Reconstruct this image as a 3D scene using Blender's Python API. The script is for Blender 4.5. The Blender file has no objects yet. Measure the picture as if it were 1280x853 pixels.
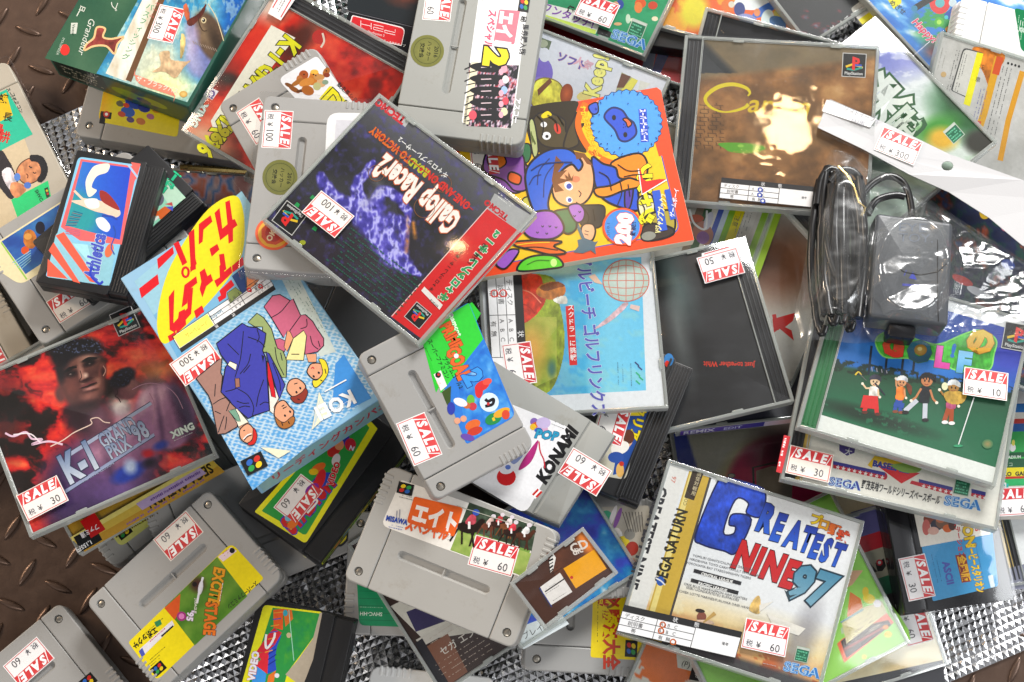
import bpy, bmesh, math, random
import numpy as np
from mathutils import Vector, Matrix, Euler
from mathutils.geometry import tessellate_polygon

sc = bpy.context.scene
COL = sc.collection
MM = 0.001
rad = math.radians

# ------------------------------------------------------------------ camera
CD, CT = 1.15, rad(14)
cam_d = bpy.data.cameras.new('camera'); cam = bpy.data.objects.new('camera', cam_d); COL.objects.link(cam)
cam.location = (0, -CD*math.sin(CT), CD*math.cos(CT)); cam.rotation_euler = (CT, 0, 0)
cam_d.sensor_width = 36; cam_d.lens = 36*2000/1280; cam_d.clip_start = .02; cam_d.clip_end = 50
sc.camera = cam
# ------------------------------------------------------------------ world and lamps
w = bpy.data.worlds.new('World'); sc.world = w; w.use_nodes = True
nt = w.node_tree; nt.nodes.clear()
wo = nt.nodes.new('ShaderNodeOutputWorld'); wb = nt.nodes.new('ShaderNodeBackground')
tc = nt.nodes.new('ShaderNodeTexCoord'); nz = nt.nodes.new('ShaderNodeTexNoise'); cr = nt.nodes.new('ShaderNodeValToRGB')
nz.inputs['Scale'].default_value = 2.6; nz.inputs['Detail'].default_value = 5
cr.color_ramp.elements[0].position = .46; cr.color_ramp.elements[0].color = (.09,.09,.095,1)
cr.color_ramp.elements[1].position = .58; cr.color_ramp.elements[1].color = (.85,.86,.9,1)  # unseen surround: bright and dark patches added for foil and lids to reflect
nt.links.new(tc.outputs['Generated'], nz.inputs['Vector']); nt.links.new(nz.outputs['Fac'], cr.inputs['Fac'])
nt.links.new(cr.outputs['Color'], wb.inputs['Color']); nt.links.new(wb.outputs[0], wo.inputs[0])
wb.inputs['Strength'].default_value = 0.60

def area(name, loc, target, sx, sy, power, col):
    d = bpy.data.lights.new(name, 'AREA'); d.shape = 'RECTANGLE'; d.size = sx; d.size_y = sy; d.energy = power; d.color = col
    o = bpy.data.objects.new(name, d); COL.objects.link(o); o.location = loc
    o.rotation_euler = (Vector(target)-Vector(loc)).to_track_quat('-Z', 'Y').to_euler(); return o
area('shop_light_main', (.75, 1.75, 1.35), (.05, 0, 0), .7, .7, 72, (1, .985, .96))
area('fill_light_right', (1.75, -.3, 1.0), (0, 0, 0), .5, .9, 14, (.95, .975, 1))  # unseen softbox added as side fill
area('shop_light_warm', (-1.7, .7, 1.0), (-.1, 0, 0), .4, .5, 20, (1, .80, .6))
area('fill_light_back', (-.5, -1.7, 1.5), (0, 0, 0), .8, .4, 14, (1, .96, .92))  # unseen softbox added as fill from the camera side
bd = bpy.data.lights.new('warm_bulb', 'POINT'); bd.shadow_soft_size = .03; bd.energy = 2.0; bd.color = (1, .66, .34)
bo = bpy.data.objects.new('warm_bulb', bd); COL.objects.link(bo); bo.location = (.125, .61, 1.283)

sc.view_settings.view_transform = 'Standard'; sc.view_settings.look = 'None'; sc.view_settings.gamma = 1; sc.view_settings.exposure = 0.1
sc.cycles.use_denoising = True
sc.cycles.max_bounces = 8; sc.cycles.transparent_max_bounces = 24
sc.cycles.caustics_reflective = False; sc.cycles.caustics_refractive = False
sc.cycles.sample_clamp_indirect = 6

# ------------------------------------------------------------------ helpers
def hexc(c):
    if isinstance(c, str):
        c = c.lstrip('#')
        if len(c) == 3: c = ''.join(a*2 for a in c)
        c = tuple(int(c[i:i+2], 16)/255 for i in (0, 2, 4))
    return np.array(c, float)
def lin(c):
    c = np.clip(np.asarray(c, float), 0, 1)
    return np.where(c <= .04045, c/12.92, ((c+.055)/1.055)**2.4)*.86
def unpx(px, py, z):
    """photo pixel -> point of the table-top world at height z (m)"""
    B = np.array([0, -math.sin(CT), math.cos(CT)]); U = np.array([0, math.cos(CT), math.sin(CT)])
    d = np.array([1., 0, 0])*(px-640)/2000 + U*(426.5-py)/2000 - B
    C0 = np.array(cam.location); t = (z-C0[2])/d[2]
    return C0+t*d

def nodes(name):
    m = bpy.data.materials.new(name); m.use_nodes = True
    return m, m.node_tree, m.node_tree.nodes['Principled BSDF']
def plastic(name, col, rough=.45, bump=.15, var=.06, spec=.5, scale=900):
    m, t, b = nodes(name)
    tc = t.nodes.new('ShaderNodeTexCoord')
    n = t.nodes.new('ShaderNodeTexNoise'); n.inputs['Scale'].default_value = 28; n.inputs['Detail'].default_value = 6
    mx = t.nodes.new('ShaderNodeMix'); mx.data_type = 'RGBA'
    mx.inputs[6].default_value = (*[c*(1-var) for c in col], 1); mx.inputs[7].default_value = (*[min(1, c*(1+var)) for c in col], 1)
    t.links.new(tc.outputs['Object'], n.inputs['Vector']); t.links.new(n.outputs['Fac'], mx.inputs[0]); t.links.new(mx.outputs[2], b.inputs['Base Color'])
    if var > .03:
        gn = t.nodes.new('ShaderNodeTexNoise'); gn.inputs['Scale'].default_value = 60; gn.inputs['Detail'].default_value = 9; gn.inputs['Roughness'].default_value = .75
        gr = t.nodes.new('ShaderNodeMapRange'); gr.inputs['From Min'].default_value = .56; gr.inputs['From Max'].default_value = .74; gr.inputs['To Min'].default_value = 0; gr.inputs['To Max'].default_value = .45
        m3 = t.nodes.new('ShaderNodeMix'); m3.data_type = 'RGBA'; m3.inputs[7].default_value = (*[c*k for c, k in zip(col, (.62, .55, .42))], 1)
        t.links.new(tc.outputs['Object'], gn.inputs['Vector']); t.links.new(gn.outputs['Fac'], gr.inputs['Value']); t.links.new(gr.outputs[0], m3.inputs[0])
        t.links.new(mx.outputs[2], m3.inputs[6]); t.links.new(m3.outputs[2], b.inputs['Base Color'])
    n2 = t.nodes.new('ShaderNodeTexNoise'); n2.inputs['Scale'].default_value = scale; n2.inputs['Detail'].default_value = 2
    bp = t.nodes.new('ShaderNodeBump'); bp.inputs['Strength'].default_value = bump; bp.inputs['Distance'].default_value = .0002
    t.links.new(tc.outputs['Object'], n2.inputs['Vector']); t.links.new(n2.outputs['Fac'], bp.inputs['Height']); t.links.new(bp.outputs[0], b.inputs['Normal'])
    mr = t.nodes.new('ShaderNodeMapRange'); mr.inputs['To Min'].default_value = rough*.8; mr.inputs['To Max'].default_value = rough*1.25
    t.links.new(n.outputs['Fac'], mr.inputs['Value']); t.links.new(mr.outputs[0], b.inputs['Roughness'])
    b.inputs['Specular IOR Level'].default_value = spec
    return m
def printm(name, rough=.4, coat=0., grain=.05, metallic=0.):
    m, t, b = nodes(name); b.inputs['Metallic'].default_value = metallic
    a = t.nodes.new('ShaderNodeVertexColor'); a.layer_name = 'Col'
    tc = t.nodes.new('ShaderNodeTexCoord'); n = t.nodes.new('ShaderNodeTexNoise'); n.inputs['Scale'].default_value = 450; n.inputs['Detail'].default_value = 5
    mr = t.nodes.new('ShaderNodeMapRange'); mr.inputs['To Min'].default_value = 1-grain*2.4; mr.inputs['To Max'].default_value = 1+grain*2.4
    mx = t.nodes.new('ShaderNodeMix'); mx.data_type = 'RGBA'; mx.blend_type = 'MULTIPLY'; mx.inputs[0].default_value = 1
    t.links.new(tc.outputs['Object'], n.inputs['Vector']); t.links.new(n.outputs['Fac'], mr.inputs['Value'])
    t.links.new(a.outputs['Color'], mx.inputs[6]); t.links.new(mr.outputs[0], mx.inputs[7]); t.links.new(mx.outputs[2], b.inputs['Base Color'])
    b.inputs['Roughness'].default_value = rough; b.inputs['Coat Weight'].default_value = coat; b.inputs['Coat Roughness'].default_value = .12
    return m
def clear(name, tint=(1,1,1), rough=.04, gl=1.0, scuff=.25, bump=0., bscale=60, base=.0, haze=0.):
    """thin clear plastic: see-through, with a Fresnel reflection, scuffs and optional ripples"""
    m = bpy.data.materials.new(name); m.use_nodes = True; t = m.node_tree; t.nodes.clear()
    o = t.nodes.new('ShaderNodeOutputMaterial'); tr = t.nodes.new('ShaderNodeBsdfTransparent'); g = t.nodes.new('ShaderNodeBsdfGlossy')
    tr.inputs[0].default_value = (*tint, 1); g.inputs['Color'].default_value = (gl, gl, gl, 1)
    fr = t.nodes.new('ShaderNodeFresnel'); fr.inputs[0].default_value = 1.5
    tc = t.nodes.new('ShaderNodeTexCoord'); n = t.nodes.new('ShaderNodeTexNoise'); n.inputs['Scale'].default_value = 55; n.inputs['Detail'].default_value = 8; n.inputs['Roughness'].default_value = .7
    mr = t.nodes.new('ShaderNodeMapRange'); mr.inputs['From Min'].default_value = .35; mr.inputs['From Max'].default_value = .7
    mr.inputs['To Min'].default_value = rough; mr.inputs['To Max'].default_value = rough+scuff*.35
    t.links.new(tc.outputs['Object'], n.inputs['Vector']); t.links.new(n.outputs['Fac'], mr.inputs['Value']); t.links.new(mr.outputs[0], g.inputs['Roughness'])
    ad = t.nodes.new('ShaderNodeMath'); ad.operation = 'MULTIPLY_ADD'; ad.inputs[1].default_value = 1.0; ad.inputs[2].default_value = base; ad.use_clamp = True
    ge = t.nodes.new('ShaderNodeNewGeometry'); ff = t.nodes.new('ShaderNodeMath'); ff.operation = 'SUBTRACT'; ff.inputs[0].default_value = 1
    t.links.new(ge.outputs['Backfacing'], ff.inputs[1]); fm = t.nodes.new('ShaderNodeMath'); fm.operation = 'MULTIPLY'
    t.links.new(fr.outputs[0], fm.inputs[0]); t.links.new(ff.outputs[0], fm.inputs[1]); t.links.new(fm.outputs[0], ad.inputs[0])
    mx = t.nodes.new('ShaderNodeMixShader'); t.links.new(ad.outputs[0], mx.inputs[0]); t.links.new(tr.outputs[0], mx.inputs[1]); t.links.new(g.outputs[0], mx.inputs[2])
    last = mx
    if haze:
        df = t.nodes.new('ShaderNodeBsdfDiffuse'); df.inputs[0].default_value = (.75,.77,.75,1)
        m2 = t.nodes.new('ShaderNodeMixShader'); m2.inputs[0].default_value = haze
        t.links.new(mx.outputs[0], m2.inputs[1]); t.links.new(df.outputs[0], m2.inputs[2]); last = m2
    if bump:
        n2 = t.nodes.new('ShaderNodeTexNoise'); n2.inputs['Scale'].default_value = bscale; n2.inputs['Detail'].default_value = 3
        if hasattr(n2, 'noise_type'): n2.noise_type = 'RIDGED_MULTIFRACTAL'
        bp = t.nodes.new('ShaderNodeBump'); bp.inputs['Strength'].default_value = bump; bp.inputs['Distance'].default_value = .002
        t.links.new(tc.outputs['Object'], n2.inputs['Vector']); t.links.new(n2.outputs['Fac'], bp.inputs['Height'])
        t.links.new(bp.outputs[0], g.inputs['Normal']); t.links.new(bp.outputs[0], fr.inputs['Normal'])
    t.links.new(last.outputs[0], o.inputs[0]); return m
def metal(name, col, rough=.2, bump=0., bscale=300, metallic=1.):
    m, t, b = nodes(name); b.inputs['Metallic'].default_value = metallic; b.inputs['Base Color'].default_value = (*col, 1)
    tc = t.nodes.new('ShaderNodeTexCoord'); n = t.nodes.new('ShaderNodeTexNoise'); n.inputs['Scale'].default_value = bscale; n.inputs['Detail'].default_value = 5
    mr = t.nodes.new('ShaderNodeMapRange'); mr.inputs['To Min'].default_value = rough*.6; mr.inputs['To Max'].default_value = rough*1.5
    t.links.new(tc.outputs['Object'], n.inputs['Vector']); t.links.new(n.outputs['Fac'], mr.inputs['Value']); t.links.new(mr.outputs[0], b.inputs['Roughness'])
    if bump:
        bp = t.nodes.new('ShaderNodeBump'); bp.inputs['Strength'].default_value = bump; bp.inputs['Distance'].default_value = .0005
        t.links.new(n.outputs['Fac'], bp.inputs['Height']); t.links.new(bp.outputs[0], b.inputs['Normal'])
    return m
MT = dict(
    grey=plastic('grey_plastic', (.305,.30,.288)), grey2=plastic('warm_grey_plastic', (.35,.342,.32)), beige=plastic('yellowed_plastic', (.43,.385,.31)),
    n64=plastic('mid_grey_plastic', (.275,.28,.262), .5), white=plastic('white_plastic', (.72,.72,.70), .35), black=plastic('black_plastic', (.014,.014,.015), .36, .3),
    blackg=plastic('black_gloss_plastic', (.012,.012,.014), .2, .05), tray=plastic('black_tray_plastic', (.03,.03,.034), .35, .2),
    traygrey=plastic('grey_tray_plastic', (.16,.17,.18), .3, .1), cam=plastic('slate_plastic', (.06,.066,.075), .38, .3), paper=plastic('white_card', (.8,.8,.8), .6, .1, .02),
    cable=plastic('cable_rubber', (.012,.012,.013), .28, .05),
    boxblue=plastic('blue_card', (.22,.42,.60), .35, .05), boxgreen=plastic('green_card', (.02,.085,.06), .3, .05), pages=plastic('page_edge', (.6,.55,.42), .7, .3),
    print=printm('cover_print', .42), gloss=printm('glossy_print', .3, .22), label=printm('label_print', .33, .25), sticker=printm('sticker_print', .5, 0, .03),
    clear=clear('clear_lid_plastic', (.97,.975,.97)), edge=clear('clear_edge_plastic', (.70,.74,.71), .06, .95, .4, base=.14, haze=.34),
    film=clear('crinkled_film', (.975,.975,.975), .045, 1, .06, .08, 60, .0), bag=clear('bag_film', (.95,.955,.955), .15, 1, .3, .0, 60, .05, .022),
    steel=metal('screw_metal', (.55,.5,.42), .3), foil=metal('silver_foil', (.96,.96,.97), .24, .15, 500), gold=metal('gold_foil', (.75,.55,.2), .25),
)
for k in ('beige',): pass

class MB:
    """collects shapes (mm) and links them as one mesh object"""
    def __init__(s): s.v = []; s.f = []; s.mi = []; s.cur = 0
    def add(s, vs, fs):
        n = len(s.v); s.v += [tuple(p) for p in vs]; s.f += [tuple(i+n for i in f) for f in fs]; s.mi += [s.cur]*len(fs)
    def box(s, x0, x1, y0, y1, z0, z1):
        s.add([(x0,y0,z0),(x1,y0,z0),(x1,y1,z0),(x0,y1,z0),(x0,y0,z1),(x1,y0,z1),(x1,y1,z1),(x0,y1,z1)],
              [(3,2,1,0),(4,5,6,7),(0,1,5,4),(1,2,6,5),(2,3,7,6),(3,0,4,7)])
    def rings(s, rings, cap0=True, cap1=True):
        n = len(rings[0]); base = len(s.v)
        for r in rings: s.v += [tuple(p) for p in r]
        for k in range(len(rings)-1):
            for i in range(n):
                j = (i+1) % n
                s.f.append((base+k*n+i, base+k*n+j, base+(k+1)*n+j, base+(k+1)*n+i)); s.mi.append(s.cur)
        if cap0: s.f.append(tuple(base+i for i in reversed(range(n)))); s.mi.append(s.cur)
        if cap1: s.f.append(tuple(base+(len(rings)-1)*n+i for i in range(n))); s.mi.append(s.cur)
    def slab(s, x0, x1, y0, y1, r, z0, z1, bev=.8, holes=(), nb=3, botbev=None, top=True):
        bb = bev if botbev is None else botbev
        def ring(i, z): return [(x, y, z) for x, y in rr(x0+i, x1-i, y0+i, y1-i, [max(q-i, .05) for q in (r if isinstance(r, (list, tuple)) else [r]*4)])]
        R = [ring(bb, z0), ring(0, z0+bb)]
        for k in range(nb+1):
            a = math.pi/2*k/nb; R.append(ring(bev*(1-math.cos(a)), z1-bev+bev*math.sin(a)))
        s.rings(R, True, top and not holes)
        if holes:
            s.cap(R[-1], holes, z1)
    def cap(s, outer, holes, z1):
        polys = [[Vector(p) for p in outer]]+[[Vector((x, y, z1)) for x, y in h['top']] for h in holes]
        tri = tessellate_polygon(polys); flat = [tuple(p) for pl in polys for p in pl]
        fs = []
        for t in tri:
            a, b, c = (flat[i] for i in t)
            if (b[0]-a[0])*(c[1]-a[1])-(b[1]-a[1])*(c[0]-a[0]) < 0: t = (t[0], t[2], t[1])
            fs.append(tuple(t))
        s.add(flat, fs)
        for h in holes:
            d = h['depth']; n = len(h['top'])
            a = [(x, y, z1) for x, y in h['top']]; b = [(x, y, z1-d) for x, y in h['bot']]
            s.add(a+b, [(i, (i+1) % n, n+(i+1) % n, n+i)[::-1] for i in range(n)]+[tuple(n+i for i in range(n))])
    def tube(s, pts, r, n=8, closed=False):
        P = [Vector(p) for p in pts]; up = Vector((0, 0, 1)); R = []
        for i, p in enumerate(P):
            d = (P[min(i+1, len(P)-1)]-P[max(i-1, 0)]).normalized()
            a = d.cross(up); a = a.normalized() if a.length > 1e-4 else Vector((1, 0, 0)); b = a.cross(d)
            rr_ = r if not callable(r) else r(i/(len(P)-1))
            R.append([tuple(p+(a*math.cos(2*math.pi*k/n)+b*math.sin(2*math.pi*k/n))*rr_) for k in range(n)])
        s.rings(R)
    def build(s, name, mats, parent=None, smooth=35):
        me = bpy.data.meshes.new(name); me.from_pydata([(x*MM, y*MM, z*MM) for x, y, z in s.v], [], s.f)
        for m in (mats if isinstance(mats, (list, tuple)) else [mats]): me.materials.append(m)
        if any(s.mi): me.polygons.foreach_set('material_index', s.mi)
        if smooth:
            me.polygons.foreach_set('use_smooth', [True]*len(me.polygons)); me.set_sharp_from_angle(angle=rad(smooth))
        me.update(); return link(name, me, parent)
def link(name, data, parent=None):
    o = bpy.data.objects.new(name, data); COL.objects.link(o)
    if parent: o.parent = parent
    return o
def tag(o, label=None, cat=None, group=None, kind=None):
    if label: o['label'] = label
    if cat: o['category'] = cat
    if group: o['group'] = group
    if kind: o['kind'] = kind
    return o
def rr(x0, x1, y0, y1, r, n=5):
    """rounded rectangle, counter-clockwise; r = radii BL, BR, TR, TL"""
    if not isinstance(r, (list, tuple)): r = [r]*4
    out = []
    for (cx, cy, a0, q) in ((x0+r[0], y0+r[0], 180, r[0]), (x1-r[1], y0+r[1], 270, r[1]), (x1-r[2], y1-r[2], 0, r[2]), (x0+r[3], y1-r[3], 90, r[3])):
        for k in range(n):
            a = rad(a0+90*k/(n-1)); out.append((cx+q*math.cos(a), cy+q*math.sin(a)))
    return out
def stadium(cx, cy, L, w, n=7):
    out = []
    for s, a0 in ((1, -90), (-1, 90)):
        for k in range(n):
            a = rad(a0+180*k/(n-1)); out.append((cx+s*(L-w)/2+w/2*math.cos(a), cy+w/2*math.sin(a)))
    return out
def circ(cx, cy, r, n=14): return [(cx+r*math.cos(2*math.pi*k/n), cy+r*math.sin(2*math.pi*k/n)) for k in range(n)]

# ---------------------------------------------------------------- noise for printed pictures
def _h(i, j, s):
    n = (i*374761393+j*668265263+s*974634777) & 0xffffffff
    n = ((n ^ (n >> 13))*1274126177) & 0xffffffff
    return ((n ^ (n >> 16)) & 0xffff)/65535.
def vnoise(x, y, s=0):
    i = np.floor(x).astype(np.int64); j = np.floor(y).astype(np.int64); u = x-i; v = y-j; u = u*u*(3-2*u); v = v*v*(3-2*v)
    return (_h(i,j,s)*(1-u)+_h(i+1,j,s)*u)*(1-v)+(_h(i,j+1,s)*(1-u)+_h(i+1,j+1,s)*u)*v
def trin(x, y, s=0):
    """creased noise: flat triangular facets"""
    i = np.floor(x).astype(np.int64); j = np.floor(y).astype(np.int64); u = x-i; v = y-j
    a, b, c, d = _h(i, j, s), _h(i+1, j, s), _h(i, j+1, s), _h(i+1, j+1, s)
    return np.where(u+v < 1, a+(b-a)*u+(c-a)*v, d+(c-d)*(1-u)+(b-d)*(1-v))
def fbm(x, y, s=0, o=4):
    t = 0; a = .5; n = 0
    for k in range(o): t = t+a*vnoise(x*2**k, y*2**k, s+k*7); n += a; a *= .55
    return t/n
def ramp(t, stops):
    t = np.asarray(t); xs = [q[0] for q in stops]; cs = np.array([hexc(q[1]) for q in stops])
    return np.stack([np.interp(t, xs, cs[:, k]) for k in range(3)], -1)
def mixc(a, b, t):
    t = np.clip(np.asarray(t), 0, 1)[..., None]; return hexc(a)*(1-t)+hexc(b)*t if isinstance(a, str) or isinstance(b, str) and not isinstance(a, np.ndarray) else a*(1-t)+hexc(b)*t if isinstance(b, str) else a*(1-t)+b*t
def seg(X, Y, pts, r):
    """soft mask along a bony line: 1 on the line, 0 at distance r (r may vary along it)"""
    m = np.zeros(np.shape(X)); r = np.asarray(r)*np.ones(len(pts))
    for (ax, ay), (bx, by), ra, rb in zip(pts[:-1], pts[1:], r[:-1], r[1:]):
        t = np.clip(((X-ax)*(bx-ax)+(Y-ay)*(by-ay))/((bx-ax)**2+(by-ay)**2+1e-9), 0, 1)
        m = np.maximum(m, 1-np.hypot(X-ax-t*(bx-ax), Y-ay-t*(by-ay))/(ra+(rb-ra)*t))
    return np.clip(m, 0, 1)
def blob(X, Y, cx, cy, rx, ry, ang=0, soft=.3):
    c, s = math.cos(rad(ang)), math.sin(rad(ang)); dx, dy = X-cx, Y-cy
    d = np.hypot((dx*c+dy*s)/rx, (-dx*s+dy*c)/ry); return np.clip((1+soft-d)/(2*soft), 0, 1)

_tx = {}
def glyphs(s, bold, sp=1.0):
    k = (s, bold, sp)
    if k not in _tx:
        c = bpy.data.curves.new('t', 'FONT'); c.body = s; c.resolution_u = 2; c.offset = bold; c.size = 1; c.space_character = sp
        o = bpy.data.objects.new('t', c); me = o.to_mesh(); me.calc_loop_triangles()
        v = np.empty(len(me.vertices)*3); me.vertices.foreach_get('co', v); v = v.reshape(-1, 3)[:, :2].copy()
        t = np.empty(len(me.loop_triangles)*3, int); me.loop_triangles.foreach_get('vertices', t); t = t.reshape(-1, 3).copy()
        o.to_mesh_clear(); bpy.data.objects.remove(o); bpy.data.curves.remove(c); _tx[k] = (v, t)
    return _tx[k]

class Art:
    """flat print drawn in traced picture coordinates and laid on the plane z of its thing"""
    STEP = .006
    def __init__(s, fmap, z): s.m = fmap; s.z = z; s.V = []; s.F = []; s.C = []; s.n = 0
    def put(s, P, tri, col, mm=False):
        P = np.asarray(P, float); P = P if mm else s.m(P)
        tri = np.asarray(tri, int)
        a = P[tri[:, 0]]; b = P[tri[:, 1]]; c = P[tri[:, 2]]
        fl = ((b[:, 0]-a[:, 0])*(c[:, 1]-a[:, 1])-(b[:, 1]-a[:, 1])*(c[:, 0]-a[:, 0])) < 0
        tri = tri.copy(); tri[fl] = tri[fl][:, ::-1]
        s.z += s.STEP
        s.V.append(np.column_stack([P, np.full(len(P), s.z)])); s.F.append(tri+s.n); s.n += len(P)
        C = hexc(col) if not isinstance(col, np.ndarray) else col
        if C.ndim == 1: C = np.tile(C, (len(P), 1))
        s.C.append(lin(C)); return s
    def poly(s, pts, c, mm=False):
        if isinstance(c, list): c = np.array([hexc(q) for q in c])
        t = tessellate_polygon([[Vector((x, y, 0)) for x, y in pts]]) if len(pts) > 4 or len(pts) == 4 and not isinstance(c, np.ndarray) else [(0, 1, 2), (0, 2, 3)][:len(pts)-2]
        if len(t): s.put(pts, [tuple(q) for q in t], c, mm)
    def blobs(s, P, c):
        for p in P: s.ell(*p, c)
    def ell(s, cx, cy, rx, ry, c, ang=0, n=20, a0=0, a1=360, edge=None):
        A = np.radians(np.linspace(a0, a1, n+1)); ca, sa = math.cos(rad(ang)), math.sin(rad(ang))
        x = rx*np.cos(A); y = ry*np.sin(A); P = np.column_stack([cx+x*ca-y*sa, cy+x*sa+y*ca]); P = np.vstack([[cx, cy], P])
        col = c
        if edge is not None:
            col = np.vstack([hexc(c)[None], np.tile(hexc(edge), (n+1, 1))])
        s.put(P, [(0, i+1, i+2) for i in range(n)], col)
    def line(s, pts, wd, c, close=False, mm=False):
        P = np.asarray(pts, float)
        if close: P = np.vstack([P, P[:1]])
        d = np.gradient(P, axis=0) if len(P) > 2 else np.tile(P[1]-P[0], (2, 1))
        if close: d[0] = d[-1] = P[1]-P[-2]
        L = np.hypot(d[:, 0], d[:, 1])+1e-9; nn = np.column_stack([-d[:, 1], d[:, 0]])/L[:, None]
        wv = (np.asarray(wd)*np.ones(len(P)))[:, None]/2
        Q = np.vstack([P+nn*wv, P-nn*wv]); n = len(P); T = []
        for i in range(n-1): T += [(i, i+1, n+i), (i+1, n+i+1, n+i)]
        s.put(Q, T, c, mm)
    def curve(s, pts, wd, c, n=8):
        """smooth line through the points"""
        P = np.asarray(pts, float); P2 = np.vstack([2*P[0]-P[1], P, 2*P[-1]-P[-2]]); out = []
        for i in range(1, len(P2)-2):
            for t in np.linspace(0, 1, n, endpoint=False):
                a, b, c_, d = P2[i-1:i+3]; out.append(.5*((2*b)+(-a+c_)*t+(2*a-5*b+4*c_-d)*t*t+(-a+3*b-3*c_+d)*t**3))
        out.append(P[-1]); s.line(out, np.asarray(wd)*1.25, c)
    rich = False; LW = 1.0
    def paint(s, pts, c, cell=1.0, amp=.22):
        """filled outline with the brushed, uneven tone of a printed painting"""
        P = np.asarray(pts, float); x0, y0 = P.min(0); x1, y1 = P.max(0); nx, ny = max(3, int((x1-x0)/cell)), max(3, int((y1-y0)/cell))
        X, Y = np.meshgrid(np.linspace(x0, x1, nx), np.linspace(y0, y1, ny)); ins = np.zeros((ny-1, nx-1), bool)
        cx = (X[:-1, :-1]+X[1:, 1:])/2; cy = (Y[:-1, :-1]+Y[1:, 1:])/2
        for (ax, ay), (bx, by) in zip(P, np.roll(P, -1, 0)): ins ^= ((ay > cy) != (by > cy)) & (cx < (bx-ax)*(cy-ay)/(by-ay+1e-12)+ax)
        if not ins.any(): return
        i = np.arange(nx*ny).reshape(ny, nx); a, b, c_, d = (q[ins] for q in (i[:-1, :-1], i[:-1, 1:], i[1:, 1:], i[1:, :-1]))
        t = (fbm(X/9, Y/9, 3, 4)-.5)*1.6+(fbm(X/2.4, Y/5, 8, 2)-.5)*.7+(.5-(X-x0)/(x1-x0+1e-6))*.25+(.5-(Y-y0)/(y1-y0+1e-6))*.35
        C = np.clip(hexc(c)[None, None]*(1+amp*2*t[..., None]), 0, 1)
        s.put(np.column_stack([X.ravel(), Y.ravel()]), np.vstack([np.column_stack([a, b, c_]), np.column_stack([a, c_, d])]), C.reshape(-1, 3))
    def smooth(s, pts, c, n=5, edge=None, ew=1):
        """filled smooth closed outline"""
        P = np.asarray(pts, float); N = len(P); out = []
        for i in range(N):
            a, b, c_, d = P[(i-1) % N], P[i], P[(i+1) % N], P[(i+2) % N]
            for t in np.linspace(0, 1, n, endpoint=False): out.append(tuple(.5*((2*b)+(-a+c_)*t+(2*a-5*b+4*c_-d)*t*t+(-a+3*b-3*c_+d)*t**3)))
        s.poly(out, c)
        if s.rich: s.paint(out, c)
        if edge: s.line(out, ew*1.5, edge, close=True)
    def grid(s, q, fn, nx=60, ny=50, mm=False):
        """colour field over the quad q = TL,TR,BR,BL; fn(u, v) -> rgb"""
        q = np.asarray(q, float); u, v = np.meshgrid(np.linspace(0, 1, nx), np.linspace(0, 1, ny))
        P = (q[0]*((1-u)*(1-v))[..., None]+q[1]*(u*(1-v))[..., None]+q[2]*(u*v)[..., None]+q[3]*((1-u)*v)[..., None]).reshape(-1, 2)
        C = np.clip(fn(u, v), 0, 1).reshape(-1, 3); T = []
        i = np.arange(nx*ny).reshape(ny, nx); a, b, c, d = i[:-1, :-1].ravel(), i[:-1, 1:].ravel(), i[1:, 1:].ravel(), i[1:, :-1].ravel()
        s.put(P, np.vstack([np.column_stack([a, b, c]), np.column_stack([a, c, d])]), C, mm)
    def pgrid(s, q, fn, nx=60, ny=50):
        """like grid, but fn gets picture coordinates X, Y"""
        q = np.asarray(q, float)
        s.grid(q, lambda u, v: fn(*[q[0][k]*(1-u)*(1-v)+q[1][k]*u*(1-v)+q[2][k]*u*v+q[3][k]*(1-u)*v for k in (0, 1)]), nx, ny)
    def text(s, t, x, y, size, ang=0, c='000', bold=.0, out=None, ow=.03, sh=0, sx=1, mid=False, grad=None):
        ca, sa = math.cos(rad(ang)), math.sin(rad(ang))
        lay = [(out, ow+bold)] if out else []
        sp = round(1+bold*1.1, 3); w0 = glyphs(t, bold, sp)[0]
        off = -(w0[:, 0].min()+w0[:, 0].max())/2 if mid and len(w0) else 0
        for col, b in lay+[(c, bold)]:
            v, tr = glyphs(t, b, sp)
            if not len(tr): return
            lx = (v[:, 0]+off+sh*v[:, 1])*size*sx; ly = -v[:, 1]*size
            C = col
            if grad and col is c:
                tt = np.clip(v[:, 1]/.75, 0, 1); C = hexc(col)[None]*(1-tt[:, None])+hexc(grad)[None]*tt[:, None]
            s.put(np.column_stack([x+lx*ca-ly*sa, y+lx*sa+ly*ca]), tr, C)
    def vtext(s, t, x, y, size, ang=90, c='000', step=1.05, **k):
        """characters stacked one under another going along ang, each upright to ang-90"""
        for i, ch in enumerate(t):
            s.text(ch, x+math.cos(rad(ang))*size*step*i, y+math.sin(rad(ang))*size*step*i, size, ang-90, c, mid=True, **k)
    def dash(s, x, y, ang, length, rows, gap, c='222', th=.8, seed=1, fill=.75, word=6):
        """greeked small print: rows of short strokes"""
        r = random.Random(seed); ca, sa = math.cos(rad(ang)), math.sin(rad(ang)); P = []; T = []
        for k in range(rows):
            u = 0; L = length*(r.uniform(.8, 1) if rows > 1 else 1)
            while u < L:
                wd = r.uniform(.25, 1)*word*.45
                if r.random() < fill:
                    for (a, b) in ((u, -th/2), (u+wd, -th/2), (u+wd, th/2), (u, th/2)):
                        b2 = b+gap*k+r.uniform(-.2, .2)*th; P.append((x+a*ca-b2*sa, y+a*sa+b2*ca))
                    n = len(P); T += [(n-4, n-3, n-2), (n-4, n-2, n-1)]
                u += wd+word*.12
        if P: s.put(P, T, c)
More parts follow.
